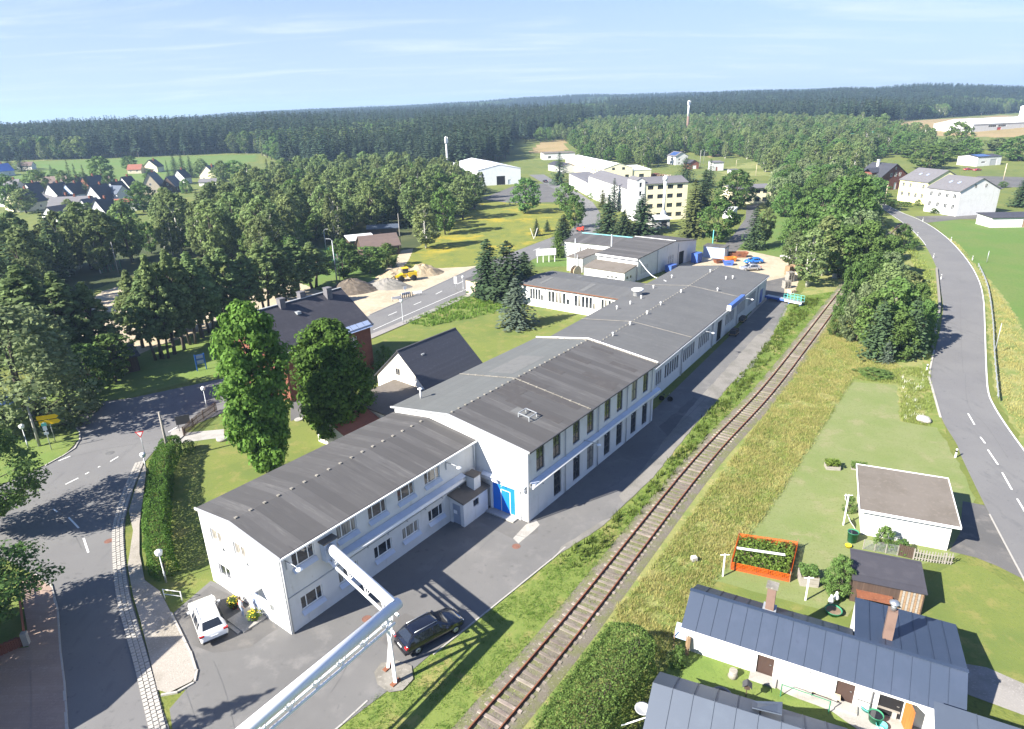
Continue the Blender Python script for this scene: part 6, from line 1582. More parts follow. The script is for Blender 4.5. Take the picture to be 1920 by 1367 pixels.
def quads_mesh_(name, C, N, s, m):
    mb = MB()
    for c, n in zip(C, N):
        n = Vector(n); t = n.cross(Vector((.3, .5, .8))).normalized(); b = n.cross(t); c = Vector(c)
        mb.quad(c - t * s, c - b * s * .8, c + t * s, c + b * s * .8)
    return mb.mesh(name, m)
flower_tub(440, 1140, 'flower tub with yellow and red blossoms left of the entrance', 1)
flower_tub(478, 1164, 'flower tub with yellow blossoms right of the entrance', 2)
bk = empty('bike_rail', at(326, 1126), R(-12), 'pale metal barrier rail on the grass by the parked white car', 'rail')
for x in (-.75, .75): MB().tube([(x, 0, 0), (x, 0, .95)], .035, 6).build('post', 'trim_white', bk)
for z in (.5, .93): MB().tube([(-.75, 0, z), (.75, 0, z)], .03, 6).build('bar', 'trim_white', bk)
wl2 = MB(); w_a, w_b = at(404, 826), at(420, 822)
wc_ = empty('concrete_ring', at(418, 824), 0, 'round concrete well cover on the lawn by the first linden', 'well cover')
MB().lathe([(.7, 0), (.7, .25), (.6, .3)], 18).build('ring', 'concrete', wc_)
wc2 = empty('concrete_ring', at(560, 787), 0, 'round concrete cover on the lawn between the lindens', 'well cover'); MB().lathe([(.5, 0), (.5, .1)], 16).build('ring', 'concrete', wc2)
def wheelie(p, rz, label, body='blue_plastic', lid='blue_plastic'):
    r_ = empty('wheelie_bin', p, rz, label, 'bin')
    b = MB(); b.add([(-.25, -.3, 0), (.25, -.3, 0), (.25, .25, 0), (-.25, .25, 0), (-.29, -.36, .95), (.29, -.36, .95), (.29, .36, .95), (-.29, .36, .95)], [(0, 3, 2, 1), (4, 5, 6, 7), (0, 1, 5, 4), (1, 2, 6, 5), (2, 3, 7, 6), (3, 0, 4, 7)]); b.build('bin_body', body, r_)
    l_ = MB(); l_.add([(-.31, -.4, .953), (.31, -.4, .953), (.31, .38, .953), (-.31, .38, .953), (-.27, -.3, 1.06), (.27, -.3, 1.06), (.27, .32, 1.08), (-.27, .32, 1.08)], [(4, 5, 6, 7), (0, 1, 5, 4), (1, 2, 6, 5), (2, 3, 7, 6), (3, 0, 4, 7), (0, 3, 2, 1)]); l_.build('lid', lid, r_)
    for s in (-.27, .27): MB().tube([(s - .04, .3, .1), (s + .04, .3, .1)], .1, 10).build('wheel', 'tyre', r_)
wheelie(at(668, 788), R(20), 'blue wheelie bin by the orange tiled shed')
wheelie(at(657, 812), R(60), 'blue wheelie bin at the corner of the office wing')
wheelie(at(1508, 1284), R(-28), 'black wheelie bin with yellow lid against the white garden house', 'black_plastic', 'yellow_lid')
# brown picket fence by the notice board
def picket_fence(label, pts, h, m, step=.16, w=.08, rails=(.25, .75), name='picket_fence', post=2.2):
    line = [at(*p) for p in pts]; o0 = line[0]
    r_ = empty(name, o0, 0, label, 'fence')
    pk = [MB().add([(-w / 2, -.012, 0), (w / 2, -.012, 0), (w / 2, -.012, h + e), (0, -.012, h + .07 + e), (-w / 2, -.012, h + e), (-w / 2, .012, 0), (w / 2, .012, 0), (w / 2, .012, h + e), (0, .012, h + .07 + e), (-w / 2, .012, h + e)], [(0, 1, 2, 3, 4), (9, 8, 7, 6, 5)] + [(i, i + 5, (i + 1) % 5 + 5, (i + 1) % 5) for i in range(5)]).mesh('picket', m) for e in (0, .02, -.02)]
    for i, (p, d) in enumerate(walk(line, step)): link('picket', pk[(i * 7) % 3], r_, (p.x - o0.x, p.y - o0.y, .05), math.atan2(d.y, d.x))
    for z in rails:
        for a, b in zip(line[:-1], line[1:]):
            n = Vector((-(b - a).y, (b - a).x, 0)).normalized() * .035
            MB().bar(tuple(a - o0 + n + Vector((0, 0, h * z))), tuple(b - o0 + n + Vector((0, 0, h * z))), .04, .07).build('rail', m, r_)
    for p, d in walk(line, post): MB().box(-.05, .05, -.05, .05, 0, h + .05).build('post', m, r_, (p.x - o0.x - d.y * .1, p.y - o0.y + d.x * .1, 0))
    return r_
picket_fence('brown picket fence running from the notice board towards the linden', ((347, 818), (372, 795), (408, 770)), 1.15, 'wood_dark')
picket_fence('weathered picket fence before the white garage', ((1712, 1050), (1748, 1056), (1786, 1060)), .95, 'wood_grey', .2)
picket_fence('dark board fence between wood shed and garage', ((1684, 1042), (1711, 1049)), 1.0, 'wood_dark', .13, .11)
mf = empty('mesh_fence', at(1618, 1030), 0, 'grey mesh fence along the garage flower bed', 'fence')
f0, f1 = at(1618, 1030), at(1682, 1042); d_ = f1 - f0
for t in (0, .33, .66, 1): MB().bar(tuple(d_ * t), tuple(d_ * t + Vector((0, 0, .95))), .06).build('post', 'wood_grey', mf)
for z in np.arange(.1, .95, .12): MB().bar((0, 0, float(z)), tuple(d_ + Vector((0, 0, float(z)))), .014).build('wire', 'galv', mf)
for t in np.arange(0, 1, .04): MB().bar(tuple(d_ * float(t) + Vector((0, 0, .05))), tuple(d_ * float(t) + Vector((0, 0, .95))), .012).build('wire', 'galv', mf)

# sports-ground fence posts
for label, pts, m, h in (('green ball-stop fence at the sports ground behind the slender trees', ((192, 512), (228, 506)), 'green_plastic', 3.5), ('tall ball-stop fence of the sports field beside the clubhouse', ((612, 484), (648, 520)), 'green_plastic', 3.5)):
    a, b = at(*pts[0]), at(*pts[1]); d = b - a
    r_ = empty('ball_fence', a, 0, label, 'fence')
    for t in np.linspace(0, 1, 6): MB().bar(tuple(d * float(t)), tuple(d * float(t) + Vector((0, 0, h))), .08).build('post', m, r_)
    for z in np.linspace(.1, h, 7): MB().bar((0, 0, float(z)), tuple(d + Vector((0, 0, float(z)))), .03).build('wire', m, r_)
# portable road barrier
pb_ = empty('road_barrier', at(766, 560), R(28), 'white and dark portable barrier set round a hole in the car park', 'barrier')
for x0, y0, rz, m in ((-2.6, -.6, 0, 'sign_white'), (0, 1.4, R(10), 'sign_white'), (2.2, 1.0, R(-15), 'sign_white')):
    f = MB().cbox((0, 0, .75), (1.9, .06, .5)); f.build('barrier_board', m, pb_, (x0, y0, 0), rz)
    for s in (-.8, .8): MB().box(x0 + s - .03, x0 + s + .03, y0 - .03, y0 + .03, 0, .5).build('leg', 'metal_dark', pb_)
for i in range(7): MB().box(-1.6 + i * .45, -1.45 + i * .45, .2 + .12 * i, .26 + .12 * i, .1, 1.0).build('post', 'metal_dark', pb_)
MB().box(-.05, .05, 1.7, 1.75, 0, 1.9).box(-.3, .3, 1.66, 1.69, 1.5, 2.1).build('warning_sign', 'sign_white', pb_)
MB().box(-2.0, 1.9, -.5, 1.2, .002, .03).build('road_plate', 'asphalt_patch', pb_)
# heaps
def heap(px, py, rx, ry, h, m, label, rz=0, seed=1, cat='heap'):
    g = random.Random(seed); mb = MB(); n, k = 22, 7
    for i in range(k + 1):
        t = i / k
        for j in range(n):
            a = 2 * math.pi * j / n
            q = 1 + .16 * pnoise(Vector((math.cos(a) * 1.6 + seed, math.sin(a) * 1.6, t * 2)))
            z = h * (1 - t ** 1.25) * (1 + .22 * pnoise(Vector((math.cos(a) * 2 * t * 3, math.sin(a) * 2 * t * 3, seed)))) + g.uniform(-.06, .06) * h * (t < 1)
            mb.v.append((rx * t * q * math.cos(a), ry * t * q * math.sin(a), max(z, .0) if t < 1 else -.05))
    for i in range(k):
        for j in range(n): mb.f.append([i * n + j, (i + 1) * n + j, (i + 1) * n + (j + 1) % n, i * n + (j + 1) % n]); mb.mi.append(0); mb.sm.append(False)
    r_ = empty('heap', at(px, py), rz, label, cat); mb.build('mound', m, r_)
heap(660, 545, 6.0, 4.2, 2.6, 'dirt_dark', 'dark earth heap behind the brick house roof', R(20), 1)
heap(728, 538, 5.2, 3.0, 1.9, 'gravel_dark', 'grey gravel heap between earth heap and wheel loader', R(-10), 2)
heap(792, 514, 5.2, 3.2, 2.4, 'rubble', 'tall end of the sandy rubble heap behind the wheel loader', R(15), 3)
heap(752, 516, 6.0, 3.0, 1.9, 'rubble', 'long sandy rubble heap left of the wheel loader', R(25), 4)
# timber stacks behind the four-storey block
g = random.Random(8)
for k, (px, py) in enumerate(((1206, 332), (1216, 334), (1228, 333), (1240, 335), (1251, 336))):
    lab = ('leftmost of the reddish timber stacks behind the four-storey block', 'second reddish timber stack from the left', 'middle timber stack behind the four-storey block', 'fourth timber stack, beside the paler one', 'rightmost pale timber stack by the ragged dark spruce')[k]
    r_ = empty('timber_stack', at(px, py), R(20 + 12 * k), lab, 'timber stack')
    ms = MB().box(-2.6, 2.6, -.22, .22, 0, .3).mesh('beam', ('wood', 'wood_orange', 'tile_red')[k % 3] if k < 4 else 'wood_pale')
    for i in range(24): link('beam', ms, r_, (g.uniform(-.4, .4), (i % 6 - 2.5) * .55, (i // 6) * .55 + g.uniform(0, .1)), g.uniform(-.25, .25))
# yard behind the hall: pallets, skips, trailer, footbridge
def pallet_stack(px, py, n, label, rz=.3, w=1.2, d=.8, m='wood_grey'):
    r_ = empty('pallet_stack', at(px, py), rz, label, 'pallet stack')
    top = MB()
    for i in range(5): top.box(-w / 2, w / 2, -d / 2 + i * d / 4.6, -d / 2 + i * d / 4.6 + .1, .12, .144)
    for x in (-w / 2, -.07, w / 2 - .14): top.box(x, x + .14, -d / 2, d / 2, .0, .119)
    me = top.mesh('pallet', m)
    rr = random.Random(n + int(px))
    for i in range(n): link('pallet', me, r_, (rr.uniform(-.04, .04), rr.uniform(-.04, .04), i * .148), rr.uniform(-.06, .06))
for i, (px, py, n, lab, m) in enumerate(((1474, 540, 10, 'low grey pallet stack nearest the footbridge', 'wood_grey'), (1480, 528, 14, 'tall grey pallet stack in the middle of the row', 'wood_grey'), (1484, 548, 4, 'single small pale pallet pile at the end of the row', 'wood_pale'), (1494, 524, 11, 'pallet stack with a pale board front', 'wood_pale'), (1478, 515, 13, 'brownish pallet stack at the gravel edge', 'wood'), (1488, 512, 13, 'tall brownish pallet stack under the birch', 'wood'), (1500, 510, 12, 'pallet stack behind the birch trunks', 'wood'), (1508, 508, 12, 'rearmost pallet stack beside the birch trunks', 'wood_grey'))):
    pallet_stack(px, py, n, lab, .2 + .1 * i, 1.3, 1.1, m)
def skip(px, py, rz, m, label, L=3.6, W=1.7, h=1.1):
    r_ = empty('skip', at(px, py), rz, label, 'skip'); b = MB()
    lo = [(-L * .34, -W * .45, 0), (L * .34, -W * .45, 0), (L * .34, W * .45, 0), (-L * .34, W * .45, 0)]; hi = [(-L / 2, -W / 2, h), (L / 2, -W / 2, h), (L / 2, W / 2, h), (-L / 2, W / 2, h)]
    inn = [(p[0] * .94, p[1] * .92, h) for p in hi]; inl = [(p[0] * .94, p[1] * .9, .25) for p in lo]
    b.add(lo + hi + inn + inl, [(3, 2, 1, 0)] + [(i, (i + 1) % 4, 4 + (i + 1) % 4, 4 + i) for i in range(4)] + [(4 + i, 4 + (i + 1) % 4, 8 + (i + 1) % 4, 8 + i) for i in range(4)] + [(8 + i, 8 + (i + 1) % 4, 12 + (i + 1) % 4, 12 + i) for i in range(4)] + [(12, 13, 14, 15)])
    b.build('hopper', m, r_)
    for s in (-1, 1): MB().tube([(-.4, s * (W / 2 + .02), h * .55), (.4, s * (W / 2 + .02), h * .55)], .05, 6).build('lifting_lug', 'metal_dark', r_)
skip(1383, 482, R(-4), 'rust', 'long rust-red open skip at the edge of the gravel yard', 4.6, 1.9, 1.2)
skip(1369, 490, R(8), 'orange', 'orange tipping skip beside the rust-red one', 2.6, 1.7, 1.0)
skip(1365, 497, R(-10), 'sheet_blue', 'blue tipping skip in front of the orange one', 2.4, 1.6, .9)
skip(1347, 493, R(15), 'rust', 'small rusty skip left of the orange one', 2.2, 1.4, .8)
tr = empty('trailer', at(1482, 490), R(4), 'pale flatbed trailer at the edge of the green field', 'trailer')
MB().box(-2.2, 2.2, -.9, .9, .75, .85).build('bed', 'wood_grey', tr); MB().box(-2.2, 2.2, .86, .9, .853, 1.35).box(-2.2, 2.2, -.9, -.86, .853, 1.35).build('side_board', 'trim_white', tr)
for x in (-1.2, 1.2):
    for s in (-1, 1):
        w = link('wheel', wt, tr, (x, s * .8, .35)); w.scale = (.55, .55, .4); w.rotation_euler = (-s * math.pi / 2, 0, 0)
for (u, v, m, lab, w, d, h) in ((95.0, 29.3, 'sheet_blue', 'blue steel container against the striped-roof workshop', 2.6, 1.5, 1.5), (106.6, 28.2, 'sheet_blue', 'stack of dark blue crates at the workshop corner', 2.4, 1.6, 2.2)):
    r_ = empty('steel_container', fpt(u, v), BA, lab, 'container'); MB().box(-w / 2, w / 2, -d / 2, d / 2, .12, h).build('box', m, r_)
    for i in range(8): MB().box(-w / 2 + .1 + i * (w - .3) / 7, -w / 2 + .2 + i * (w - .3) / 7, -d / 2 - .05, -d / 2 - .004, .15, h - .05).build('rib', m, r_)
    MB().box(-w / 2 - .04, w / 2 + .04, -d / 2 - .04, d / 2 + .04, h + .003, h + .08).build('lid', m, r_)
sp = empty('cable_drum', fpt(80.2, 44.6), R(40), 'round pale wooden cable drum behind the side wing roof', 'cable drum')
for y in (-.5, .5): MB().tube([(0, y - .05, 1.25), (0, y + .05, 1.25)], 1.25, 20).build('flange', 'wood_pale', sp)
MB().tube([(0, -.45, 1.25), (0, .45, 1.25)], .6, 14).build('core', 'wood', sp)
# overhead cable between workshop and hall
cbp = [Vector(fpt(84.2, 31.8, 4.4)), Vector(fpt(76, 25, 3.7)), Vector(fpt(68.5, 18.6, 4.9))]
cr_ = empty('overhead_pipe', (cbp[0].x, cbp[0].y, 0), 0, 'white overhead pipe sagging from the striped-roof workshop to the hall roof', 'pipe')
MB().tube([p - Vector((cbp[0].x, cbp[0].y, 0)) for p in spline(cbp, 8)], .07, 8).build('pipe', 'pipe_white', cr_)
# loading footbridge at the hall end
fbp = empty('loading_bridge', fpt(84.6, 3.5), FA + math.pi / 2 + R(176) - math.pi, 'blue and turquoise railed loading bridge at the far corner of the hall', 'footbridge')
fa, fc = at(1437, 560), at(1505, 574)
fbp.location = (fa.x, fa.y, 0); dd = fc - fa; fbp.rotation_euler = (0, 0, math.atan2(dd.y, dd.x)); LL = dd.length
MB().box(0, LL, -.6, .6, .55, .7).build('deck', 'galv', fbp)
for x in np.linspace(.4, LL - .3, 4): MB().box(float(x) - .08, float(x) + .08, -.5, .5, 0, .549).build('support', 'sheet_blue', fbp)
MB().box(0, LL * .55, -.66, -.604, .4, .75).build('edge_beam', 'sheet_blue', fbp); MB().box(LL * .55, LL, -.66, -.604, .4, .75).build('edge_beam', 'trim_white', fbp)
for s in (-.58, .58):
    for x in np.linspace(LL * .52, LL - .1, 6): MB().bar((float(x), s, .7), (float(x), s, 1.75), .05).build('railing_post', 'turq', fbp)
    for z in (1.2, 1.72): MB().bar((LL * .52, s, z), (LL - .1, s, z), .05).build('railing', 'turq', fbp)
# things along the hall
for (px, py, lab, w, d, h) in ((1376, 628, 'wooden crate trolley with goods beside the hall doorway', 2.0, 1.2, .9), (1390, 603, 'dark covered trolley further along the hall wall', 2.0, 1.2, .8)):
    r_ = empty('trolley', at(px, py), HA, lab, 'trolley'); MB().box(-w / 2, w / 2, -d / 2, d / 2, .3, .4).build('bed', 'wood', r_)
    for i in range(4): MB().cbox((-.7 + i * .46, 0, .4 + h * .3 + .003), (.42, d * .8, h * .6)).build('crate', 'wood_dark' if i % 2 else 'metal_dark', r_)
    for x in (-.7, .7):
        for s in (-.5, .5): MB().tube([(x, s - .05, .16), (x, s + .05, .16)], .16, 10).build('wheel', 'tyre', r_)
bk2 = empty('bicycle', at(1248, 752), R(-20), 'bicycle parked in the shade beyond the workshop corner', 'bicycle')
for x in (-.52, .52):
    w = MB().lathe([(.31, -.02), (.34, -.02), (.34, .02), (.31, .02), (.31, -.02)], 18).build('wheel', 'tyre', bk2, (x, 0, .34)); w.rotation_euler = (math.pi / 2, 0, 0)
MB().bar((-.52, 0, .34), (-.15, 0, .3), .03).bar((-.15, 0, .3), (.4, 0, .8), .035).bar((-.25, 0, .85), (-.15, 0, .3), .035).bar((-.22, 0, .78), (.4, 0, .8), .03).bar((.52, 0, .34), (.38, 0, .95), .03).bar((-.52, 0, .34), (-.24, 0, .8), .025).build('frame', 'metal_dark', bk2)
MB().bar((.38, -.28, 1.0), (.38, .28, 1.0), .03).build('handlebar', 'metal', bk2); MB().cbox((-.26, 0, .9), (.26, .14, .06)).build('saddle', 'black_plastic', bk2)
tp = empty('marker_stone', at(1564, 522), 0, 'small white concrete marker on the grass by the railway', 'marker'); MB().box(-.35, .35, -.25, .25, 0, 1.0).build('block', 'concrete', tp)
tp = empty('marker_stone', at(1301, 1052), R(10), 'white square concrete marker in the dry grass beside the rails', 'marker'); MB().box(-.22, .22, -.2, .2, 0, .4).build('block', 'concrete', tp); MB().box(-.18, .18, -.16, .16, .403, .43).build('cap', 'trim_white', tp)
bl = empty('boulder', at(1732, 790), 0, 'pale pink boulder in the flowers beside the country road', 'boulder')
bmh = bmesh.new(); bmesh.ops.create_icosphere(bmh, subdivisions=3, radius=.75)
for v in bmh.verts: v.co *= 1 + .22 * pnoise(v.co * 1.6); v.co.z *= .55; v.co.z += .25
mm = bpy.data.meshes.new('rock'); bmh.to_mesh(mm); bmh.free(); mm.materials.append(M['stone']); link('rock', mm, bl)
# brick garden wall with wooden gate at the left edge
gw = empty('garden_wall', at(44, 1212), 0, 'low red brick garden wall with pale pillar at the left pavement', 'wall')
a, b = at(44, 1212), at(-70, 1262); d = b - a; n = int(d.length / .26)
bms = [MB().box(-.12, .12, -.11, .11, 0, .068).mesh('brick', 'brick') for _ in range(1)]
cnt = 0
for row in range(10):
    for i in range(n):
        if cnt >= 300: break
        t = (i + .5 + .5 * (row % 2)) / n
        link('brick', bms[0], gw, tuple(d * t + Vector((0, 0, row * .08 + .1))), math.atan2(d.y, d.x)); cnt += 1
MB().box(-.18, .18, -.18, .18, 0, 1.1).build('pillar', 'concrete', gw, (.22, .1, 0), .3)
sheet('garden_bed', [(40, 1100), (54, 1180), (56, 1216), (0, 1240), (-160, 1280), (-160, 1120)], .05, 'lawn_fresh')
rf = empty('timber_fence', at(36, 1098), 0, 'red-brown timber fence behind the paved forecourt', 'fence')
a, b = at(36, 1098), at(50, 1206); d = b - a
pl = MB().box(-.07, .07, -.012, .012, .05, 1.0).mesh('plank', 'tile_red')
for t in np.linspace(0, 1, 34): link('plank', pl, rf, tuple(d * float(t)), math.atan2(d.y, d.x))
for z in (.3, .8): MB().bar((0, 0, z), tuple(d + Vector((0, 0, z))), .05).build('rail', 'tile_red', rf)

# ================================================================== THE GARDEN ON THE RIGHT
def planter(px, py, w, d, h, rz, label, leaf, seed, hh=.45, m='wood_grey'):
    r_ = empty('raised_bed', at(px, py), rz, label, 'planter')
    k = max(2, int(h / .16))
    for i in range(k):
        for (x0, x1, y0, y1) in ((-w / 2, w / 2, -d / 2, -d / 2 + .04), (-w / 2, w / 2, d / 2 - .04, d / 2), (-w / 2, -w / 2 + .04, -d / 2 + .041, d / 2 - .041), (w / 2 - .04, w / 2, -d / 2 + .041, d / 2 - .041)):
            MB().box(x0, x1, y0, y1, i * h / k + .008, (i + 1) * h / k).build('board', m, r_)
    MB().box(-w / 2 + .045, w / 2 - .045, -d / 2 + .045, d / 2 - .045, 0, h - .06).build('soil', 'soil', r_)
    g = np.random.default_rng(seed); n = int(420 * w * d + 120)
    C = np.stack([g.uniform(-w / 2, w / 2, n), g.uniform(-d / 2, d / 2, n), h + hh * g.random(n) ** .7], 1); N = rnd_unit_(g, n); N[:, 2] = abs(N[:, 2]) + .3
    link('plants', quads_mesh_('plants', C, N, .085, leaf), r_)
planter(1560, 878, 1.3, .9, .4, R(-10), 'small wooden planter with yellow-green plant on the lawn', 'leaf_light', 1)
planter(1514, 1092, 1.3, 1.1, .85, R(-12), 'tall wooden raised bed with leafy vegetables beside the orange net', 'leaf_shrub', 2, .5)
planter(1610, 880, 1.4, .6, .15, R(-20), 'low bush bed behind the garage roof edge', 'leaf_shrub', 3, .6)
nb_ = empty('vegetable_bed', at(1430, 1052), R(-12), 'vegetable bed fenced with orange safety netting', 'vegetable bed')
c_ = [at(1384, 1014), at(1494, 1030), at(1480, 1092), at(1369, 1068)]; o0 = at(1430, 1052); co, si = math.cos(R(12)), math.sin(R(12))
lc = [(((p - o0).x * co - (p - o0).y * si), ((p - o0).x * si + (p - o0).y * co)) for p in c_]
for i in range(4):
    a, b = Vector((*lc[i], 0)), Vector((*lc[(i + 1) % 4], 0)); k = max(4, int((b - a).length / .14))
    net = MB()
    for j in range(k + 1):
        q = a.lerp(b, j / k); wv = .04 * math.sin(j * .9 + i)
        net.bar((q.x, q.y, .02), (q.x + wv * .3, q.y + wv, .74 + wv), .05, .012)
    for z in np.arange(.06, .78, .13): net.bar((a.x, a.y, float(z)), (b.x, b.y, float(z)), .012, .06)
    tag(net.build('safety_net', 'orange_net', nb_), kind='stuff')
    MB().bar((a.x, a.y, 0), (a.x, a.y, 1.0), .06).build('stake', 'wood', nb_)
MB().prism([(x * .96, y * .96) for x, y in lc], 0, .12).build('soil', 'soil', nb_)
g = np.random.default_rng(4); n = 2600; U, V_ = g.random(n), g.random(n); P4 = [np.array([*p, 0]) for p in lc]
C = np.array([(1 - u) * (1 - v) * P4[0] + u * (1 - v) * P4[1] + u * v * P4[2] + (1 - u) * v * P4[3] for u, v in zip(U, V_)]) * .93; C[:, 2] = .1 + .6 * g.random(n); N = rnd_unit_(g, n); N[:, 2] = abs(N[:, 2]) + .4
link('plants', quads_mesh_('plants', C, N, .1, 'leaf_light'), nb_)
fl_ = MB().slab([(-2.0, .2, .78), (1.6, -.1, .78), (1.6, .15, .8), (-2.0, .45, .8)], .02); fl_.build('fleece_strip', 'white_plastic', nb_)
for px, pb, pt, lab in ((1355, 1081, 1038, 'white washing-line post at the left of the vegetable bed'), (1510, 1126, 1080, 'white washing-line post behind the blue roof'), (1581, 985, 925, 'thin post at the garage corner')):
    p = at(px, pb); r_ = empty('washing_post', p, 0, lab, 'post'); h = height_px(p, px, pt)
    MB().bar((0, 0, 0), (0, 0, h), .09).build('post', 'trim_white', r_); MB().bar((-.35, 0, h - .08), (.35, 0, h - .08), .05).build('crossbar', 'trim_white', r_)
def tub(px, py, r, h, m, label, name='tub', cat='tub', lid=None):
    r_ = empty(name, at(px, py), 0, label, cat); MB().lathe([(r * .82, 0), (r, h), (r * 1.05, h), (r * 1.05, h - .04), (r * .94, h - .03), (r * .78, .06)], 16).build('tub', m, r_)
    if lid: MB().lathe([(r * .9, 0), (r * .9, .03)], 16, (0, 0, h - .1)).build('water', lid, r_)
tub(1597, 1015, .42, .95, 'green_plastic', 'green rain barrel at the garage corner', 'rain_barrel', 'barrel', 'glass')
tub(1590, 1026, .24, .22, 'yellow_lid', 'yellow-white pot before the rain barrel', 'flower_pot', 'pot')
tub(1562, 1150, .55, .35, 'green_plastic', 'green tub with white garden ornaments behind the blue roof', 'tub', 'tub', 'soil')
tub(1640, 1352, .4, .55, 'green_plastic', 'green tub below the bench before the garden house', 'tub', 'tub', 'glass')
tub(1652, 1366, .3, .3, 'turq', 'turquoise bucket at the bottom edge', 'bucket', 'bucket')
tub(1627, 1330, .45, .3, 'turq', 'turquoise bowl leaning by the downpipe', 'bowl', 'bowl')
tub(1352, 1312, .62, .4, 'concrete', 'round pale stone fire bowl on the lawn', 'fire_bowl', 'fire bowl', 'soil')
tub(1650, 1377, .3, .25, 'white_plastic', 'white basin beside the turquoise bucket', 'basin', 'basin')
for i, (px, py) in enumerate(((1556, 1138), (1566, 1132))):
    r_ = empty('garden_ornament', at(px, py), 0, ('white goose-like garden ornament left in the green tub', 'white rounded garden ornament right in the green tub')[i], 'ornament'); MB().lathe([(.14, 0), (.2, .2), (.14, .42), (.08, .55), (.1, .65), (.03, .72)], 12, (0, 0, .36)).build('figure', 'white_plastic', r_)
st_ = empty('tree_stump', at(1374, 1268), 0, 'pale cut tree stump before the garden house wall', 'stump'); MB().lathe([(.34, 0), (.26, .2), (.25, .5)], 12).build('stump', 'wood_grey', st_)
st_ = empty('tree_stump', at(1288, 1228), 0, 'slim wooden log leaning at the corner of the garden house', 'log'); MB().bar((0, 0, 0), (.1, .2, 1.3), .18).build('log', 'wood', st_)
bhs = empty('bird_house', at(1397, 1317), R(-20), 'dark bird house on a thin post on the shaded lawn', 'bird house')
MB().bar((0, 0, 0), (0, 0, 1.15), .05).build('post', 'wood_dark', bhs); MB().box(-.16, .16, -.14, .14, 1.153, 1.4).build('house', 'wood_dark', bhs); MB().slab([(-.26, -.24, 1.36), (.0, -.24, 1.62), (.0, .24, 1.62), (-.26, .24, 1.36)][::-1], .03).slab([(.26, -.24, 1.36), (.26, .24, 1.36), (.0, .24, 1.62), (.0, -.24, 1.62)][::-1], .03).build('roof', 'metal_dark', bhs)
be = empty('garden_bench', at(1540, 1308), R(-28), 'weathered bench slab on two stone blocks before the garden house', 'bench')
MB().box(-1.0, 1.0, -.22, .22, .42, .48).build('seat', 'wood_pale', be)
for s in (-.7, .7): MB().box(s - .14, s + .14, -.2, .2, 0, .419).build('block', 'concrete', be)
tb_ = empty('side_table', at(1616, 1322), R(-28), 'small dark square table in front of the second brown door', 'table'); MB().box(-.35, .35, -.35, .35, .62, .66).build('table_top', 'metal_dark', tb_); MB().bar((0, 0, 0), (0, 0, .619), .06).build('leg', 'metal_dark', tb_)
be2 = empty('garden_bench', at(1655, 1338), R(-28), 'grey plank bench beside the open orange door', 'bench'); MB().box(-.8, .8, -.2, .2, .55, .6).build('seat', 'wood_grey', be2)
for s in (-.55, .55): MB().box(s - .12, s + .12, -.18, .18, 0, .549).build('block', 'concrete', be2)
ln = empty('railing', at(1463, 1306), 0, 'thin green railing on posts along the garden path', 'railing')
a, b = at(1463, 1306), at(1553, 1338); d = b - a
for t in (0, 1): MB().bar(tuple(d * t), tuple(d * t + Vector((0, 0, 1.0))), .045).build('post', 'green_plastic', ln)
MB().bar((0, 0, .97), tuple(d + Vector((0, 0, .97))), .035).build('rail', 'green_plastic', ln)
ck = empty('cold_frame', at(1276, 1212), R(-28), 'old glazed cold frame leaning at the end wall of the garden house', 'cold frame')
MB().bar((-.4, -.3, 0), (-.4, -.3, 1.4), .05).build('post', 'wood', ck); MB().bar((.4, -.3, 0), (.4, -.3, 1.4), .05).build('post', 'wood', ck); MB().slab([(-.45, -.3, .9), (.45, -.3, .9), (.45, .5, 1.5), (-.45, .5, 1.5)], .03).build('glass_sheet', 'solar_pale', ck)
for (px, py, lab, rz) in ((1588, 945, 'white-framed cold frame lid against the garage bed', R(60)), (1594, 985, 'second cold frame lid nearer the rain barrel', R(75))):
    r_ = empty('cold_frame', at(px, py), rz, lab, 'cold frame'); MB().slab([(-.5, -.3, .05), (.5, -.3, .05), (.5, .2, .75), (-.5, .2, .75)], .04).build('frame', 'trim_white', r_); MB().slab([(-.42, -.26, .12), (.42, -.26, .12), (.42, .15, .7), (-.42, .15, .7)], .02).build('pane', 'glass', r_)
# ================================================================== TREES AND PLANTS
def rnd_unit(g, n):
    v = g.normal(size=(n, 3)); return v / np.linalg.norm(v, axis=1)[:, None]

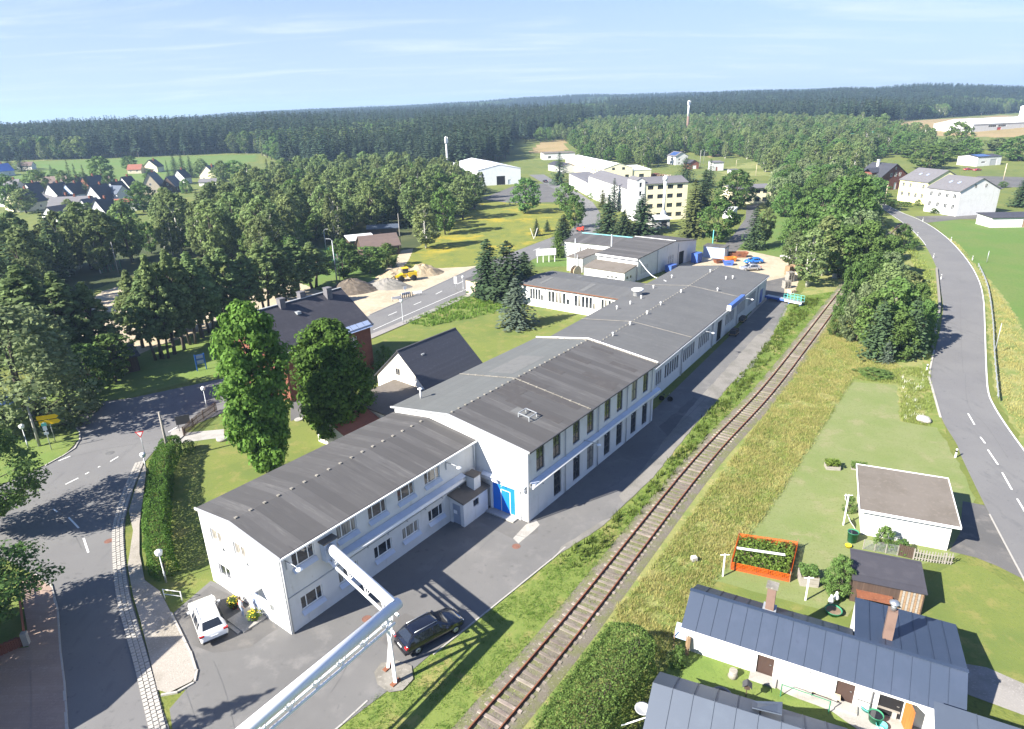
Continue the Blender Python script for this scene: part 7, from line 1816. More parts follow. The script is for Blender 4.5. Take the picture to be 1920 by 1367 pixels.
def quads_mesh(name, c, n, sx, sy, mats, mi=None, extra=None):
    """many small leaf faces: centres, normals, half sizes"""
    k = len(c)
    g = np.random.default_rng(k)
    r = rnd_unit(g, k)
    t = np.cross(n, r); t /= np.linalg.norm(t, axis=1)[:, None] + 1e-9
    b = np.cross(n, t)
    t *= np.reshape(sx, (-1, 1)); b *= np.reshape(sy, (-1, 1))
    v = np.stack([c - t, c - b * .9, c + t, c + b], 1).reshape(-1, 3)
    nf, nv = k, 4 * k
    ev, ef, em = ([], [], []) if extra is None else (extra.v, extra.f, extra.mi)
    allv = np.concatenate([v, np.array(ev, float).reshape(-1, 3)]) if len(ev) else v
    loops = np.arange(nv)
    starts = np.arange(nf) * 4
    tot = np.full(nf, 4)
    if len(ev):
        el = np.concatenate([np.array(f) + nv for f in ef]); et = np.array([len(f) for f in ef])
        starts = np.concatenate([starts, nv + np.concatenate([[0], np.cumsum(et)[:-1]])]); tot = np.concatenate([tot, et]); loops = np.concatenate([loops, el])
    me = bpy.data.meshes.new(name)
    me.vertices.add(len(allv)); me.vertices.foreach_set('co', allv.astype(np.float32).ravel())
    me.loops.add(len(loops)); me.loops.foreach_set('vertex_index', loops.astype(np.int32))
    me.polygons.add(len(tot)); me.polygons.foreach_set('loop_start', starts.astype(np.int32)); me.polygons.foreach_set('loop_total', tot.astype(np.int32))
    for m in (mats if isinstance(mats, (list, tuple)) else [mats]): me.materials.append(M[m])
    idx = np.zeros(len(tot), np.int32)
    if mi is not None: idx[:nf] = mi
    if len(ev): idx[nf:] = np.array(em)
    me.polygons.foreach_set('material_index', idx)
    me.update(calc_edges=True)
    return me

PROF = {
    'round': lambda t: math.sqrt(max(0, 1 - (2 * t - 1) ** 2)) ** .8,
    'oval': lambda t: math.sin(math.pi * min(1, (t * .93 + .05))) ** .7,
    'linden': lambda t: (min(1, .35 + t * 2.6)) * math.sqrt(max(0, 1 - max(0, (t - .45) / .55) ** 2)),
    'birch': lambda t: (.35 + .65 * math.sin(math.pi * min(1, t * .8 + .22)) ** 1.0) * (1 - t ** 4),
    'alder': lambda t: (.45 + .55 * math.sin(math.pi * min(1, t * .85 + .15))) * (1 - t ** 3) + .04,
    'bush': lambda t: math.sqrt(max(0, 1 - t ** 2.2)) * (.75 + .25 * min(1, t * 5)),
    'willow': lambda t: math.sqrt(max(0, 1 - t ** 2.6)) * (.7 + .3 * min(1, t * 3)),
}
TREES = {}
def broadleaf(key, leaf, bark, H=1.0, R=.3, base=.2, prof='oval', nclump=60, nleaf=34, ls=.024, rc=.26, seed=1, ntr=1, droop=0.0, inner=.3, up=.35):
    """a unit-height tree (scaled when planted): trunk with limbs and a crown of leaf clumps"""
    g = np.random.default_rng(seed)
    rr = random.Random(seed)
    C, N, S = [], [], []
    cl = []
    ph = [rr.uniform(0, 6.28) for _ in range(4)]
    for i in range(nclump):
        t = (i + rr.random()) / nclump
        a = rr.uniform(0, 2 * math.pi)
        lump = 1 + .17 * math.sin(2 * a + ph[0] + 4 * t) + .13 * math.sin(3 * a + ph[1] - 6 * t) + .1 * math.sin(7 * t + ph[2])
        rad = R * PROF[prof](t) * lump * math.sqrt(rr.uniform(inner, 1)) * .86
        z = base + (H - base) * t * .97
        c = np.array([rad * math.cos(a), rad * math.sin(a), z])
        cl.append(c)
        r = R * rc * rr.uniform(.65, 1.35) * (.55 + .45 * PROF[prof](t))
        d = rnd_unit(g, nleaf); d[:, 2] += up * .6; d /= np.linalg.norm(d, axis=1)[:, None]
        p = c + d * (r * g.uniform(.45, 1.05, (nleaf, 1))) * np.array([1, 1, .8])
        p[:, 2] -= droop * r * g.random(nleaf)
        n = d + .55 * rnd_unit(g, nleaf); n[:, 2] += .35; n /= np.linalg.norm(n, axis=1)[:, None]
        C.append(p); N.append(n); S.append(ls * g.uniform(.6, 1.35, nleaf))
    C, N, S = np.concatenate(C), np.concatenate(N), np.concatenate(S)
    C[:, 2] = np.maximum(C[:, 2], .015)
    crown = quads_mesh('crown', C, N, S, S * .72, leaf)
    tb = MB()
    for k in range(ntr):
        a = 2 * math.pi * k / max(1, ntr) + rr.uniform(0, 1)
        off_ = .022 * (ntr > 1)
        x0, y0 = off_ * math.cos(a), off_ * math.sin(a)
        lx, ly = rr.uniform(-.03, .03) + x0 * 2, rr.uniform(-.03, .03) + y0 * 2
        tr = .016 if ntr == 1 else .011
        top = base + (H - base) * .72
        tb.tube([(x0, y0, -.01), (x0 + lx * .3, y0 + ly * .3, base * .6), (x0 + lx, y0 + ly, base + (top - base) * .4), (x0 + lx * 1.3, y0 + ly * 1.3, top)], [tr * 1.25, tr, tr * .72, tr * .25], 7)
    for c in rr.sample(cl, min(len(cl), 12)):
        z0 = max(base * .7, c[2] - R * .8)
        tb.tube([(0, 0, z0), (c[0] * .5, c[1] * .5, z0 + (c[2] - z0) * .6), tuple(c)], [.008, .005, .002], 5)
    TREES[key] = (tb.mesh('trunk', bark), crown, H, R)

def conifer(key, leaf, bark='bark', R=.2, base=.06, layers=22, per=9, seg=4, seed=1, power=.85, droop=.18, ls=.03, gap=.0, curve=1.0):
    g = random.Random(seed)
    C, N, SX = [], [], []
    for i in range(layers):
        t = i / (layers - 1)
        z = base + (1 - base) * (t ** curve) * .985
        L = R * ((1 - t) ** power) * g.uniform(.86, 1.12) + .008
        for k in range(per if t < .75 else max(4, per - 3)):
            if g.random() < gap: continue
            a = 2 * math.pi * (k + g.uniform(-.35, .35)) / per + i * 1.3
            l = L * g.uniform(.75, 1.12)
            for s in range(seg):
                f = (s + .75) / seg
                x, y = math.cos(a) * l * f, math.sin(a) * l * f
                zz = z - droop * l * f * f + g.uniform(-.006, .006) + .08 * l * max(0, f - .75)
                C.append((x, y, zz)); 
                side = g.uniform(-.55, .55)
                n = np.array([-math.sin(a) * side + math.cos(a) * .28, math.cos(a) * side + math.sin(a) * .28, .9]); N.append(n / np.linalg.norm(n))
                SX.append(ls * (.65 + .5 * (1 - t)) * g.uniform(.75, 1.25) * (1.1 - .35 * f))
    C.append((0, 0, .985)); N.append((1, 0, .1)); SX.append(.012)
    C, N, SX = np.array(C), np.array(N, float), np.array(SX)
    crown = quads_mesh('crown', C, N, SX * 1.1, SX * .75, leaf)
    tb = MB().tube([(0, 0, -.01), (0, 0, .5), (0, 0, .97)], [.014, .008, .002], 7)
    TREES[key] = (tb.mesh('trunk', bark), crown, 1.0, R)

broadleaf('linden', 'leaf_linden', 'bark', R=.23, base=.05, prof='linden', nclump=260, nleaf=115, ls=.013, rc=.27, seed=4, inner=.25)
broadleaf('linden2', 'leaf_linden', 'bark', R=.27, base=.07, prof='linden', nclump=260, nleaf=115, ls=.014, rc=.26, seed=9, inner=.25)
broadleaf('near_tree', 'leaf_maple', 'bark', R=.42, base=.2, prof='round', nclump=210, nleaf=75, ls=.012, rc=.2, seed=12, inner=.35)
for i, sd in enumerate((21, 22, 23)):
    broadleaf(f'birch{i}', 'leaf_birch', 'bark_birch', R=.25, base=.14, prof='oval', nclump=130, nleaf=25, ls=.02, rc=.2, seed=sd, droop=1.2, ntr=1 + (i == 1))
    broadleaf(f'alder{i}', 'leaf_alder', 'bark', R=.29, base=.14, prof='oval', nclump=140, nleaf=26, ls=.021, rc=.2, seed=sd + 10)
    broadleaf(f'maple{i}', 'leaf_maple', 'bark', R=.4, base=.1, prof='oval', nclump=92, nleaf=36, ls=.025, rc=.22, seed=sd + 20)
    broadleaf(f'willow{i}', 'leaf_willow', 'bark', R=.45, base=.04, prof='willow', nclump=110, nleaf=36, ls=.025, rc=.21, seed=sd + 30, droop=.9)
    broadleaf(f'bush{i}', 'leaf_shrub', 'bark', R=.6, base=.0, prof='bush', nclump=70, nleaf=38, ls=.034, rc=.24, seed=sd + 40, ntr=3)
    conifer(f'spruce{i}', 'needle', R=.2, seed=sd, layers=24, per=10, ls=.03)
    conifer(f'forest{i}', 'needle_far', R=.155, seed=sd + 60, base=.22, layers=15, per=7, seg=2, ls=.05, power=.75)
broadleaf('row0', 'leaf_alder', 'bark', R=.2, base=.22, prof='birch', nclump=190, nleaf=32, ls=.016, rc=.18, seed=71, ntr=1)
broadleaf('row1', 'leaf_alder', 'bark', R=.19, base=.26, prof='birch', nclump=180, nleaf=32, ls=.016, rc=.18, seed=72, ntr=2)
broadleaf('big_willow', 'leaf_willow', 'bark', R=.42, base=.05, prof='willow', nclump=190, nleaf=62, ls=.0155, rc=.19, seed=73, droop=1.0)
broadleaf('big_bush', 'leaf_shrub', 'bark', R=.5, base=.0, prof='bush', nclump=150, nleaf=60, ls=.02, rc=.2, seed=74, ntr=3)
conifer('blue_spruce', 'needle_blue', R=.27, seed=31, layers=26, per=11, ls=.032, power=.8, base=.03)
conifer('dense_conifer', 'needle', R=.25, seed=32, layers=28, per=13, ls=.04, power=.55, base=.02, droop=-.15)
conifer('pine', 'needle_pine', R=.3, seed=33, layers=22, per=11, ls=.05, power=.5, base=.03, droop=-.3)
conifer('larch', 'needle_olive', R=.24, seed=34, layers=24, per=10, ls=.04, power=.55, base=.04, droop=.1)
conifer('old_spruce', 'needle', R=.3, seed=35, layers=22, per=11, ls=.04, power=.6, base=.05, droop=.3)
conifer('thuja', 'leaf_thuja', R=.2, seed=36, layers=30, per=14, ls=.035, power=.35, base=.0, droop=-.4)

rt = random.Random(77)
NPLANT = [0]
def plant(key, p, h, label, name, cat='tree', group=None, w=None, rz=None):
    """a tree of height h (and crown width w) at a place on the ground"""
    tr, cr, H, R_ = TREES[key]
    root = empty(name, (p.x, p.y, p.z), rt.uniform(0, 6.28) if rz is None else rz, label, cat, group)
    s = h if w is None else w / (2 * R_)
    root.scale = (s, s, h)
    link('trunk', tr, root); link('crown', cr, root)
    NPLANT[0] += 1
    return root

def height_to(p, px, py):
    d = sight(px, py)
    return EYE + d.z * math.hypot(p.x, p.y) / math.hypot(d.x, d.y) - p.z

def T(key, px, pb, pt, wpx, label, name='tree', cat='tree', group=None):
    p = at(px, pb)
    h = height_to(p, px, pt)
    dist = (p - Vector((0, 0, EYE))).length
    return plant(key, p, h, label, name, cat, group, w=wpx * dist / FPX)

ORD = 'first second third fourth fifth sixth seventh eighth ninth tenth eleventh twelfth thirteenth fourteenth fifteenth sixteenth seventeenth eighteenth nineteenth twentieth twenty-first twenty-second twenty-third twenty-fourth twenty-fifth twenty-sixth twenty-seventh twenty-eighth'.split()
# --- trees that stand alone
T('linden', 508, 892, 556, 112, 'tall dense linden tree with two lobes beside the office wing lawn', 'linden_tree')
T('linden2', 636, 824, 594, 128, 'broad linden tree beside the brick house and slate-roofed cottage', 'linden_tree')
_q = at(-8, 1000)
plant('near_tree', _q, 10.2, 'leafy tree overhanging the side street at the left edge, opposite the tall hedge', 'street_tree', w=10.6)
plant('near_tree', at(-66, 1226), 8.6, 'leafy tree behind the brick garden wall at the left edge', 'street_tree', w=11)
T('dense_conifer', 916, 558, 448, 70, 'light green pointed conifer beside the beige shed', 'conifer_tree')
T('pine', 952, 566, 452, 88, 'dark wide conifer standing between the beige shed and the side wing', 'conifer_tree')
T('dense_conifer', 984, 548, 472, 62, 'bluish conifer at the corner of the side wing', 'conifer_tree')
T('blue_spruce', 968, 612, 517, 89, 'grey-blue spruce alone on the lawn before the side wing', 'blue_spruce')
T('thuja', 1046, 482, 432, 30, 'clipped bright green thuja beside the white workshop corner', 'thuja')
T('dense_conifer', 1057, 452, 402, 42, 'bluish conifer between the thuja and the main road', 'conifer_tree')
T('spruce0', 1006, 442, 410, 22, 'small young spruce on the meadow beside the wooden V marker', 'spruce_tree')
T('spruce1', 1026, 434, 412, 19, 'thin young spruce between the V marker and the road conifer', 'spruce_tree')
T('maple0', 985, 400, 334, 68, 'round broadleaf tree before the white hall forecourt', 'broadleaf_tree')
T('maple1', 1060, 398, 344, 46, 'upper round tree on the roadside left of the long white factory', 'broadleaf_tree')
T('maple2', 1078, 428, 366, 46, 'lower round tree on the road bend left of the long white factory', 'broadleaf_tree')
T('spruce2', 1049, 346, 286, 43, 'dark spruce at the front corner of the long white factory', 'spruce_tree')
T('blue_spruce', 1151, 396, 334, 40, 'silvery spruce against the white factory facade', 'blue_spruce')
T('spruce0', 1140, 436, 366, 65, 'leftmost tall spruce of the row behind the skylight workshop', 'spruce_tree')
T('spruce1', 1170, 442, 392, 54, 'middle spruce of the row behind the skylight workshop', 'spruce_tree')
T('spruce2', 1203, 438, 364, 76, 'rightmost tall spruce of the row behind the skylight workshop', 'spruce_tree')
T('larch', 1130, 388, 354, 24, 'yellowish conifer left of the silvery spruce', 'conifer_tree')
T('bush0', 1112, 372, 360, 22, 'round shrub beside the white factory entrance', 'shrub', 'shrub')
T('larch', 1298, 444, 336, 56, 'loose yellow-green conifer beside the four-storey block', 'conifer_tree')
T('maple0', 1344, 454, 372, 74, 'bright green broadleaf tree beside the yellow-green conifer', 'broadleaf_tree')
T('maple1', 1378, 392, 318, 76, 'wide broadleaf tree before the grey flat-roofed building', 'broadleaf_tree')
T('dense_conifer', 1318, 400, 318, 44, 'bluish conifer rising behind the four-storey block corner', 'conifer_tree')
T('spruce1', 1330, 352, 298, 30, 'slim dark spruce beside the small white garage', 'spruce_tree')
T('old_spruce', 1284, 342, 294, 46, 'dark ragged spruce before the house with the solar roof', 'spruce_tree')
T('old_spruce', 1412, 467, 386, 52, 'ragged olive spruce beside the yard drive', 'spruce_tree')
T('alder1', 1434, 460, 388, 34, 'thin broadleaf tree behind the ragged spruce', 'broadleaf_tree')
T('birch1', 1514, 538, 424, 62, 'birch with white trunks by the pallet stacks', 'birch_tree')
T('birch0', 1541, 517, 400, 66, 'birch with three pale trunks at the wood edge by the railway', 'birch_tree')
T('birch2', 1486, 508, 430, 44, 'slender birch between the gravel yard and the pallets', 'birch_tree')
for key, px, pb, pt, w, lab in (('maple1', 1548, 486, 388, 84, 'broad tree behind the railway birches'), ('maple2', 1590, 476, 330, 92, 'tall tree of the railway wood nearest the country road bend'), ('willow0', 1604, 500, 392, 90, 'olive tree in the middle of the railway wood'),
        ('willow1', 1648, 488, 428, 62, 'grey-green willow at the roadside beside the railway wood'), ('maple0', 1568, 440, 330, 70, 'tall tree at the back of the railway wood'), ('maple1', 1606, 432, 338, 60, 'round tree where the country road disappears'),
        ('bush1', 1690, 468, 420, 40, 'rounded bush on the inner verge of the country road'), ('big_bush', 1626, 580, 474, 86, 'large rounded tree at the railway end of the thicket'), ('big_bush', 1588, 600, 490, 52, 'narrow leafy tree overhanging the rails'),
        ('maple2', 1668, 640, 520, 84, 'bright green tree in the middle of the thicket'), ('big_bush', 1716, 612, 528, 44, 'leafy bush on the road side of the thicket'), ('old_spruce', 1640, 672, 556, 62, 'spruce at the front left of the thicket'),
        ('old_spruce', 1702, 666, 556, 66, 'spruce at the front right of the thicket'), ('blue_spruce', 1660, 680, 636, 30, 'small bluish spruce at the foot of the thicket'), ('bush0', 1567, 630, 582, 34, 'single bush beside the rails before the thicket'),
        ('willow2', 1660, 560, 470, 60, 'grey shrub tree on the far side of the thicket')):
    T(key, px, pb, pt, w, lab, 'bush' if 'bush' in key else ('spruce_tree' if 'spruce' in key else 'broadleaf_tree'), 'bush' if 'bush' in key else 'tree')
for key, px, pb, pt, w, lab in (('maple0', 1789, 286, 228, 48, 'large round tree before the white agricultural hall'), ('maple2', 1815, 296, 258, 46, 'dark round tree right of the large one before the hall'), ('maple1', 1764, 306, 266, 58, 'broad tree behind the yellow house'), ('willow0', 1796, 290, 258, 56, 'olive tree between the yellow house and the farm workshop'),
        ('maple1', 1908, 306, 254, 58, 'broad tree at the right edge beside the farm yard'), ('maple2', 1742, 318, 272, 60, 'tree directly behind the red brick villa'), ('alder0', 1868, 284, 258, 44, 'looser tree behind the farm workshop'), ('maple0', 1712, 300, 262, 56, 'round tree above the roof of the red brick villa'),
        ('big_bush', 1500, 470, 372, 74, 'leafy tree at the corner of the green field'), ('maple0', 1530, 452, 352, 86, 'wide tree at the edge of the green field'), ('big_bush', 1612, 520, 412, 92, 'dense rounded tree in the centre of the railway wood'), ('maple1', 1572, 520, 420, 84, 'dense tree of the railway wood above the rails'), ('big_bush', 1655, 520, 440, 76, 'dense shrub tree at the road side of the railway wood'),
        ('willow1', 1606, 640, 530, 66, 'broad leafy bush at the rail side of the thicket'), ('birch0', 1652, 612, 486, 70, 'tall leafy tree at the top of the thicket'), ('alder1', 1694, 592, 506, 60, 'loose tree at the upper right of the thicket'), ('big_bush', 1722, 650, 560, 54, 'bush at the road corner of the thicket'), ('big_bush', 1672, 668, 580, 76, 'low dense bush at the front of the thicket'), ('maple2', 1630, 655, 545, 74, 'yellow-green tree at the front of the thicket')):
    T(key, px, pb, pt, w, lab, 'bush' if 'bush' in key else 'broadleaf_tree', 'bush' if 'bush' in key else 'tree')
# --- the left-hand group by the road
for key, px, pb, pt, w, lab in (('big_willow', 62, 800, 560, 210, 'large drooping willow beside the junction'), ('row0', 92, 720, 486, 130, 'tall feathery tree behind the drooping willow'), ('row1', 150, 712, 500, 110, 'loose brownish tree above the dark hut'),
        ('row0', 196, 700, 520, 80, 'narrow loose tree beside the sandy ground'), ('row1', 30, 700, 510, 120, 'tall tree at the left edge above the willow'), ('maple1', 218, 716, 622, 84, 'dark bushy tree in front of the hut'), ('maple2', 176, 742, 640, 80, 'low dark tree at the roadside before the hut'),
        ('bush2', 425, 612, 560, 46, 'dark round bush at the end of the trunk row'), ('bush0', 168, 770, 735, 50, 'low bush at the roadside under the willow')):
    T(key, px, pb, pt, w, lab, 'bush' if 'bush' in key else 'broadleaf_tree', 'bush' if 'bush' in key else 'tree')
for i, (px, pb, pt) in enumerate(sorted(((296, 674, 500), (312, 672, 470), (328, 664, 486), (346, 656, 462), (362, 646, 478), (380, 634, 466), (396, 624, 480), (412, 612, 474), (436, 604, 462), (470, 596, 470), (500, 588, 452), (268, 652, 500), (300, 632, 490), (345, 622, 470), (520, 560, 440), (560, 552, 444), (590, 540, 452), (540, 580, 470)))):
    T(('row0', 'row1')[i % 2], px, pb, pt, 62 + (i * 7) % 20, f'{ORD[i]} slender dark-trunked tree from the left in the row by the sports ground', 'alder_tree', 'tree', 'row of slender trees by the sports ground')
for key, px, pb, pt, w, lab in (('maple0', 644, 522, 448, 72, 'dark round tree left of the clubhouse'), ('maple1', 694, 512, 462, 78, 'dark round tree before the clubhouse'), ('bush0', 728, 500, 456, 46, 'green bush at the clubhouse path'), ('birch1', 800, 466, 378, 64, 'bright green birch at the corner of the meadow'),
        ('maple2', 548, 500, 440, 60, 'bright maple above the trunk row'), ('maple0', 835, 440, 352, 60, 'dense tree at the meadow edge'), ('alder0', 868, 412, 330, 56, 'tree at the meadow corner beside the white hall'), ('alder1', 890, 392, 326, 46, 'last tree of the wood beside the white hall')):
    T(key, px, pb, pt, w, lab, 'bush' if 'bush' in key else 'broadleaf_tree', 'bush' if 'bush' in key else 'tree')
# --- shrubs in the village centre
for key, px, pb, pt, w, lab in (('bush1', 722, 690, 648, 42, 'dark round shrub between the brick house and the cottage'), ('bush0', 1775, 398, 384, 16, 'round garden bush before the yellow house'), ('bush2', 1755, 392, 380, 16, 'left garden bush before the yellow house'), ('bush1', 1750, 400, 390, 16, 'low garden bush by the house drive'),
        ('bush2', 1721, 386, 374, 14, 'small tree by the hedge of the yellow house'), ('bush0', 1850, 418, 402, 20, 'flowering shrub at the white garage'), ('spruce0', 1910, 388, 330, 36, 'spruce beside the white house'), ('maple1', 1880, 352, 340, 14, 'small round tree by the farm yard')):
    T(key, px, pb, pt, w, lab, 'shrub' if 'bush' in key else 'garden_tree', 'shrub' if 'bush' in key else 'tree')
# --- trees among the village houses on the left
VT = [(60, 392, 352, 34, 'maple1'), (132, 402, 372, 22, 'alder1'), (184, 404, 378, 22, 'bush0'), (160, 352, 322, 24, 'maple2'), (118, 350, 326, 22, 'alder2'), (286, 350, 318, 24, 'maple0'), (350, 362, 336, 24, 'bush2'), (262, 372, 338, 26, 'alder1'), (10, 352, 326, 28, 'maple1'), (410, 342, 314, 28, 'alder2'),
      (28, 398, 330, 44, 'maple0'), (75, 366, 318, 40, 'maple1'), (140, 368, 300, 20, 'spruce0'), (152, 372, 306, 18, 'spruce1'), (168, 374, 308, 18, 'spruce2'), (196, 352, 292, 46, 'maple2'), (212, 372, 324, 26, 'maple0'), (128, 372, 318, 26, 'alder0'),
      (98, 330, 308, 10, 'spruce0'), (105, 336, 316, 14, 'bush0'), (270, 398, 342, 50, 'maple1'), (245, 320, 292, 32, 'maple2'), (330, 330, 290, 24, 'spruce1'), (345, 332, 288, 22, 'spruce2'), (360, 334, 292, 22, 'spruce0'), (380, 332, 296, 26, 'alder2'),
      (320, 350, 300, 12, 'spruce1'), (445, 345, 300, 50, 'maple0'), (420, 350, 300, 30, 'alder0'), (312, 400, 352, 34, 'alder1'), (170, 405, 380, 44, 'bush1'), (50, 400, 352, 40, 'alder2'), (120, 425, 396, 30, 'bush2'), (235, 405, 372, 26, 'alder0'), (18, 320, 290, 20, 'spruce0'), (42, 322, 284, 26, 'spruce1')]
vc = [0, 0]
for px, pb, pt, w, key in sorted(VT):
    con = 'spruce' in key
    o_ = ORD[vc[con]]; vc[con] += 1
    T(key, px, pb, pt, w, f'{o_} dark conifer from the left among the village houses' if con else f'{o_} broadleaf tree from the left among the village houses', 'spruce_tree' if con else 'village_tree', 'tree', 'conifers in the village' if con else 'broadleaf trees in the village')

# --- woods: the nearest trees one by one, the rest as one mass each
def scatter_px(poly, spacing, seed):
    rr = random.Random(seed)
    w = [(p.x, p.y) for p in (at(*q) for q in poly)]
    xs, ys = [p[0] for p in w], [p[1] for p in w]
    out = []
    x = min(xs)
    while x < max(xs):
        y = min(ys)
        while y < max(ys):
            X, Y = x + rr.uniform(-.42, .42) * spacing, y + rr.uniform(-.42, .42) * spacing
            if inside(X, Y, w): out.append((X, Y))
            y += spacing
        x += spacing
    return out

def gn_instances(name, pts, scales, mesh_key, label, cat):
    """a mass of trees: one object that carries copies of one tree on its points"""
    tr, cr, H, R_ = TREES[mesh_key]
    bm = bmesh.new()
    bm.from_mesh(cr)
    k = len(bm.faces)
    b2 = bmesh.new(); b2.from_mesh(tr)
    me = bpy.data.meshes.new(name + '_shape')
    vs = [v.co.copy() for v in bm.verts] + [v.co.copy() for v in b2.verts]
    o_ = len(bm.verts)
    fs = [[v.index for v in f.verts] for f in bm.faces] + [[v.index + o_ for v in f.verts] for f in b2.faces]
    me.from_pydata(vs, [], fs)
    me.materials.append(cr.materials[0]); me.materials.append(tr.materials[0])
    me.polygons.foreach_set('material_index', [0] * k + [1] * (len(fs) - k))
    me.update(); bm.free(); b2.free()
    src = bpy.data.objects.new(name + '_shape', me)
    pm = bpy.data.meshes.new(name)
    pm.vertices.add(len(pts)); pm.vertices.foreach_set('co', np.array(pts, np.float32).ravel())
    at_ = pm.attributes.new('tree_scale', 'FLOAT_VECTOR', 'POINT'); at_.data.foreach_set('vector', np.array(scales, np.float32).ravel())
    ar = pm.attributes.new('tree_turn', 'FLOAT_VECTOR', 'POINT')
    g = np.random.default_rng(len(pts)); tv = np.zeros((len(pts), 3), np.float32); tv[:, 2] = g.uniform(0, 6.28, len(pts)); tv[:, :2] = g.normal(0, .02, (len(pts), 2))
    ar.data.foreach_set('vector', tv.ravel())
    o = link(name, pm); tag(o, label, cat, None, 'stuff')
    ng = bpy.data.node_groups.new(name, 'GeometryNodeTree')
    ng.interface.new_socket('Geometry', in_out='INPUT', socket_type='NodeSocketGeometry')
    ng.interface.new_socket('Geometry', in_out='OUTPUT', socket_type='NodeSocketGeometry')
    n, l = ng.nodes, ng.links
    gi, go = n.new('NodeGroupInput'), n.new('NodeGroupOutput')
    oi = n.new('GeometryNodeObjectInfo'); oi.inputs['Object'].default_value = src
    if 'As Instance' in oi.inputs: oi.inputs['As Instance'].default_value = True
    ip = n.new('GeometryNodeInstanceOnPoints')
    a1 = n.new('GeometryNodeInputNamedAttribute'); a1.data_type = 'FLOAT_VECTOR'; a1.inputs['Name'].default_value = 'tree_scale'
    a2 = n.new('GeometryNodeInputNamedAttribute'); a2.data_type = 'FLOAT_VECTOR'; a2.inputs['Name'].default_value = 'tree_turn'
    l.new(gi.outputs[0], ip.inputs['Points']); l.new(oi.outputs['Geometry'], ip.inputs['Instance'])
    l.new(a1.outputs['Attribute'], ip.inputs['Scale']); l.new(a2.outputs['Attribute'], ip.inputs['Rotation'])
    l.new(ip.outputs[0], go.inputs[0])
    md = o.modifiers.new('trees', 'NODES'); md.node_group = ng
    return o

def clear(x, y, m=0):
    return not any(inside(x, y, k) for k in KEEPOUT)

WOODS = [
    ([(330, 484), (430, 508), (520, 505), (560, 488), (600, 470), (650, 448), (735, 448), (790, 446), (848, 402), (903, 372), (885, 352), (850, 346), (800, 342), (700, 340), (560, 348), (485, 362), (445, 394), (405, 420), (350, 442), (300, 462), (250, 486), (110, 492), (60, 500), (110, 530), (200, 518)], 6.4, (9, 16.5), ('birch0', 'birch1', 'birch2', 'alder0', 'alder1', 'alder2', 'maple0', 'alder1', 'birch0', 'spruce1'), 230,
     'broadleaf tree in the mixed wood left of the flowering meadow', 'trees of the wood left of the meadow', 'mixed wood continuing behind the meadow trees'),
    ([(-80, 520), (0, 512), (110, 508), (120, 540), (100, 585), (60, 610), (0, 645), (-90, 645)], 6.0, (12, 16), ('alder0', 'spruce0', 'alder2', 'spruce2'), 80, 'dark tall tree in the shaded grove behind the willow', 'trees of the shaded grove', 'shaded grove at the left edge'),
    ([(1010, 268), (1062, 268), (1090, 300), (1180, 312), (1230, 318), (1268, 288), (1330, 296), (1400, 300), (1440, 328), (1520, 330), (1560, 350), (1618, 330), (1640, 300), (1700, 290), (1750, 296), (1740, 272), (1700, 264), (1640, 240), (1500, 236), (1300, 236), (1060, 240), (1000, 262)], 8.0, (9, 15), ('maple0', 'birch1', 'maple2', 'alder0', 'birch2', 'maple1', 'alder2'), 110,
     'broadleaf tree in the wooded belt behind the factories', 'trees of the belt behind the factories', 'wooded belt behind the factories'),
    ([(1440, 400), (1480, 410), (1520, 395), (1540, 400), (1556, 440), (1560, 500), (1530, 500), (1590, 470), (1650, 400), (1640, 372), (1600, 350), (1560, 352), (1520, 332), (1462, 348), (1440, 372)], 7.5, (9, 13), ('maple1', 'willow0', 'maple0', 'willow2', 'maple2'), 60, 'broadleaf tree between the green field and the country road', 'trees between field and country road', 'copse beside the country road'),
]
def plant_woods():
    for wi, (poly, sp, hr, keys, nmax, lab, grp, mass) in enumerate(WOODS):
        rr = random.Random(100 + wi)
        pts = [p for p in scatter_px(poly, sp, 40 + wi) if clear(*p)]
        pts.sort(key=lambda p: math.hypot(*p))
        rest = {}
        for i, (x, y) in enumerate(pts):
            key = rr.choice(keys)
            h = rr.uniform(*hr)
            p = Vector((x, y, land(x, y)))
            wfac = rr.uniform(.9, 1.25)
            if key.startswith('maple') or key.startswith('willow'): h *= .85
            if i < nmax:
                con = key.startswith('spruce')
                plant(key, p, h, lab.replace('broadleaf tree', 'conifer').replace('dark tall tree', 'dark conifer') if con else lab, 'spruce_tree' if con else key[:-1] + '_tree', 'tree', grp + (' (conifers)' if con else ''), w=2 * TREES[key][3] * h * wfac)
            else:
                rest.setdefault(key, ([], []))
                rest[key][0].append(tuple(p)); rest[key][1].append((h * wfac, h * wfac, h))
        for key, (P_, S_) in rest.items():
            gn_instances('woodland', P_, S_, key, mass, 'woodland')

# --- the spruce forest that covers the hills
FIELDS = [[(-200, 352), (60, 304), (200, 297), (340, 292), (420, 288), (490, 288), (490, 312), (420, 350), (-200, 420)], [(1640, 242), (1700, 226), (1800, 219), (1925, 211), (2400, 190), (2400, 400), (1640, 400)], [(985, 290), (1010, 262), (1064, 258), (1066, 290)], [(955, 330), (957, 262), (984, 262), (990, 330)]]
def bound(x):
    return float(np.interp(x, [-600, 0, 200, 330, 480, 520, 600, 700, 830, 900, 950, 1000, 1062, 1100, 1300, 1500, 1640, 1700, 1800, 1920, 2400], [318, 303, 297, 292, 288, 306, 316, 312, 316, 312, 300, 262, 262, 240, 236, 236, 236, 227, 220, 212, 196]))
def project(p):
    v = p - Vector((0, 0, EYE)); w = v.dot(FWD)
    return 960 + FPX * v.dot(RGT) / w, 683.5 - FPX * v.dot(UPV) / w
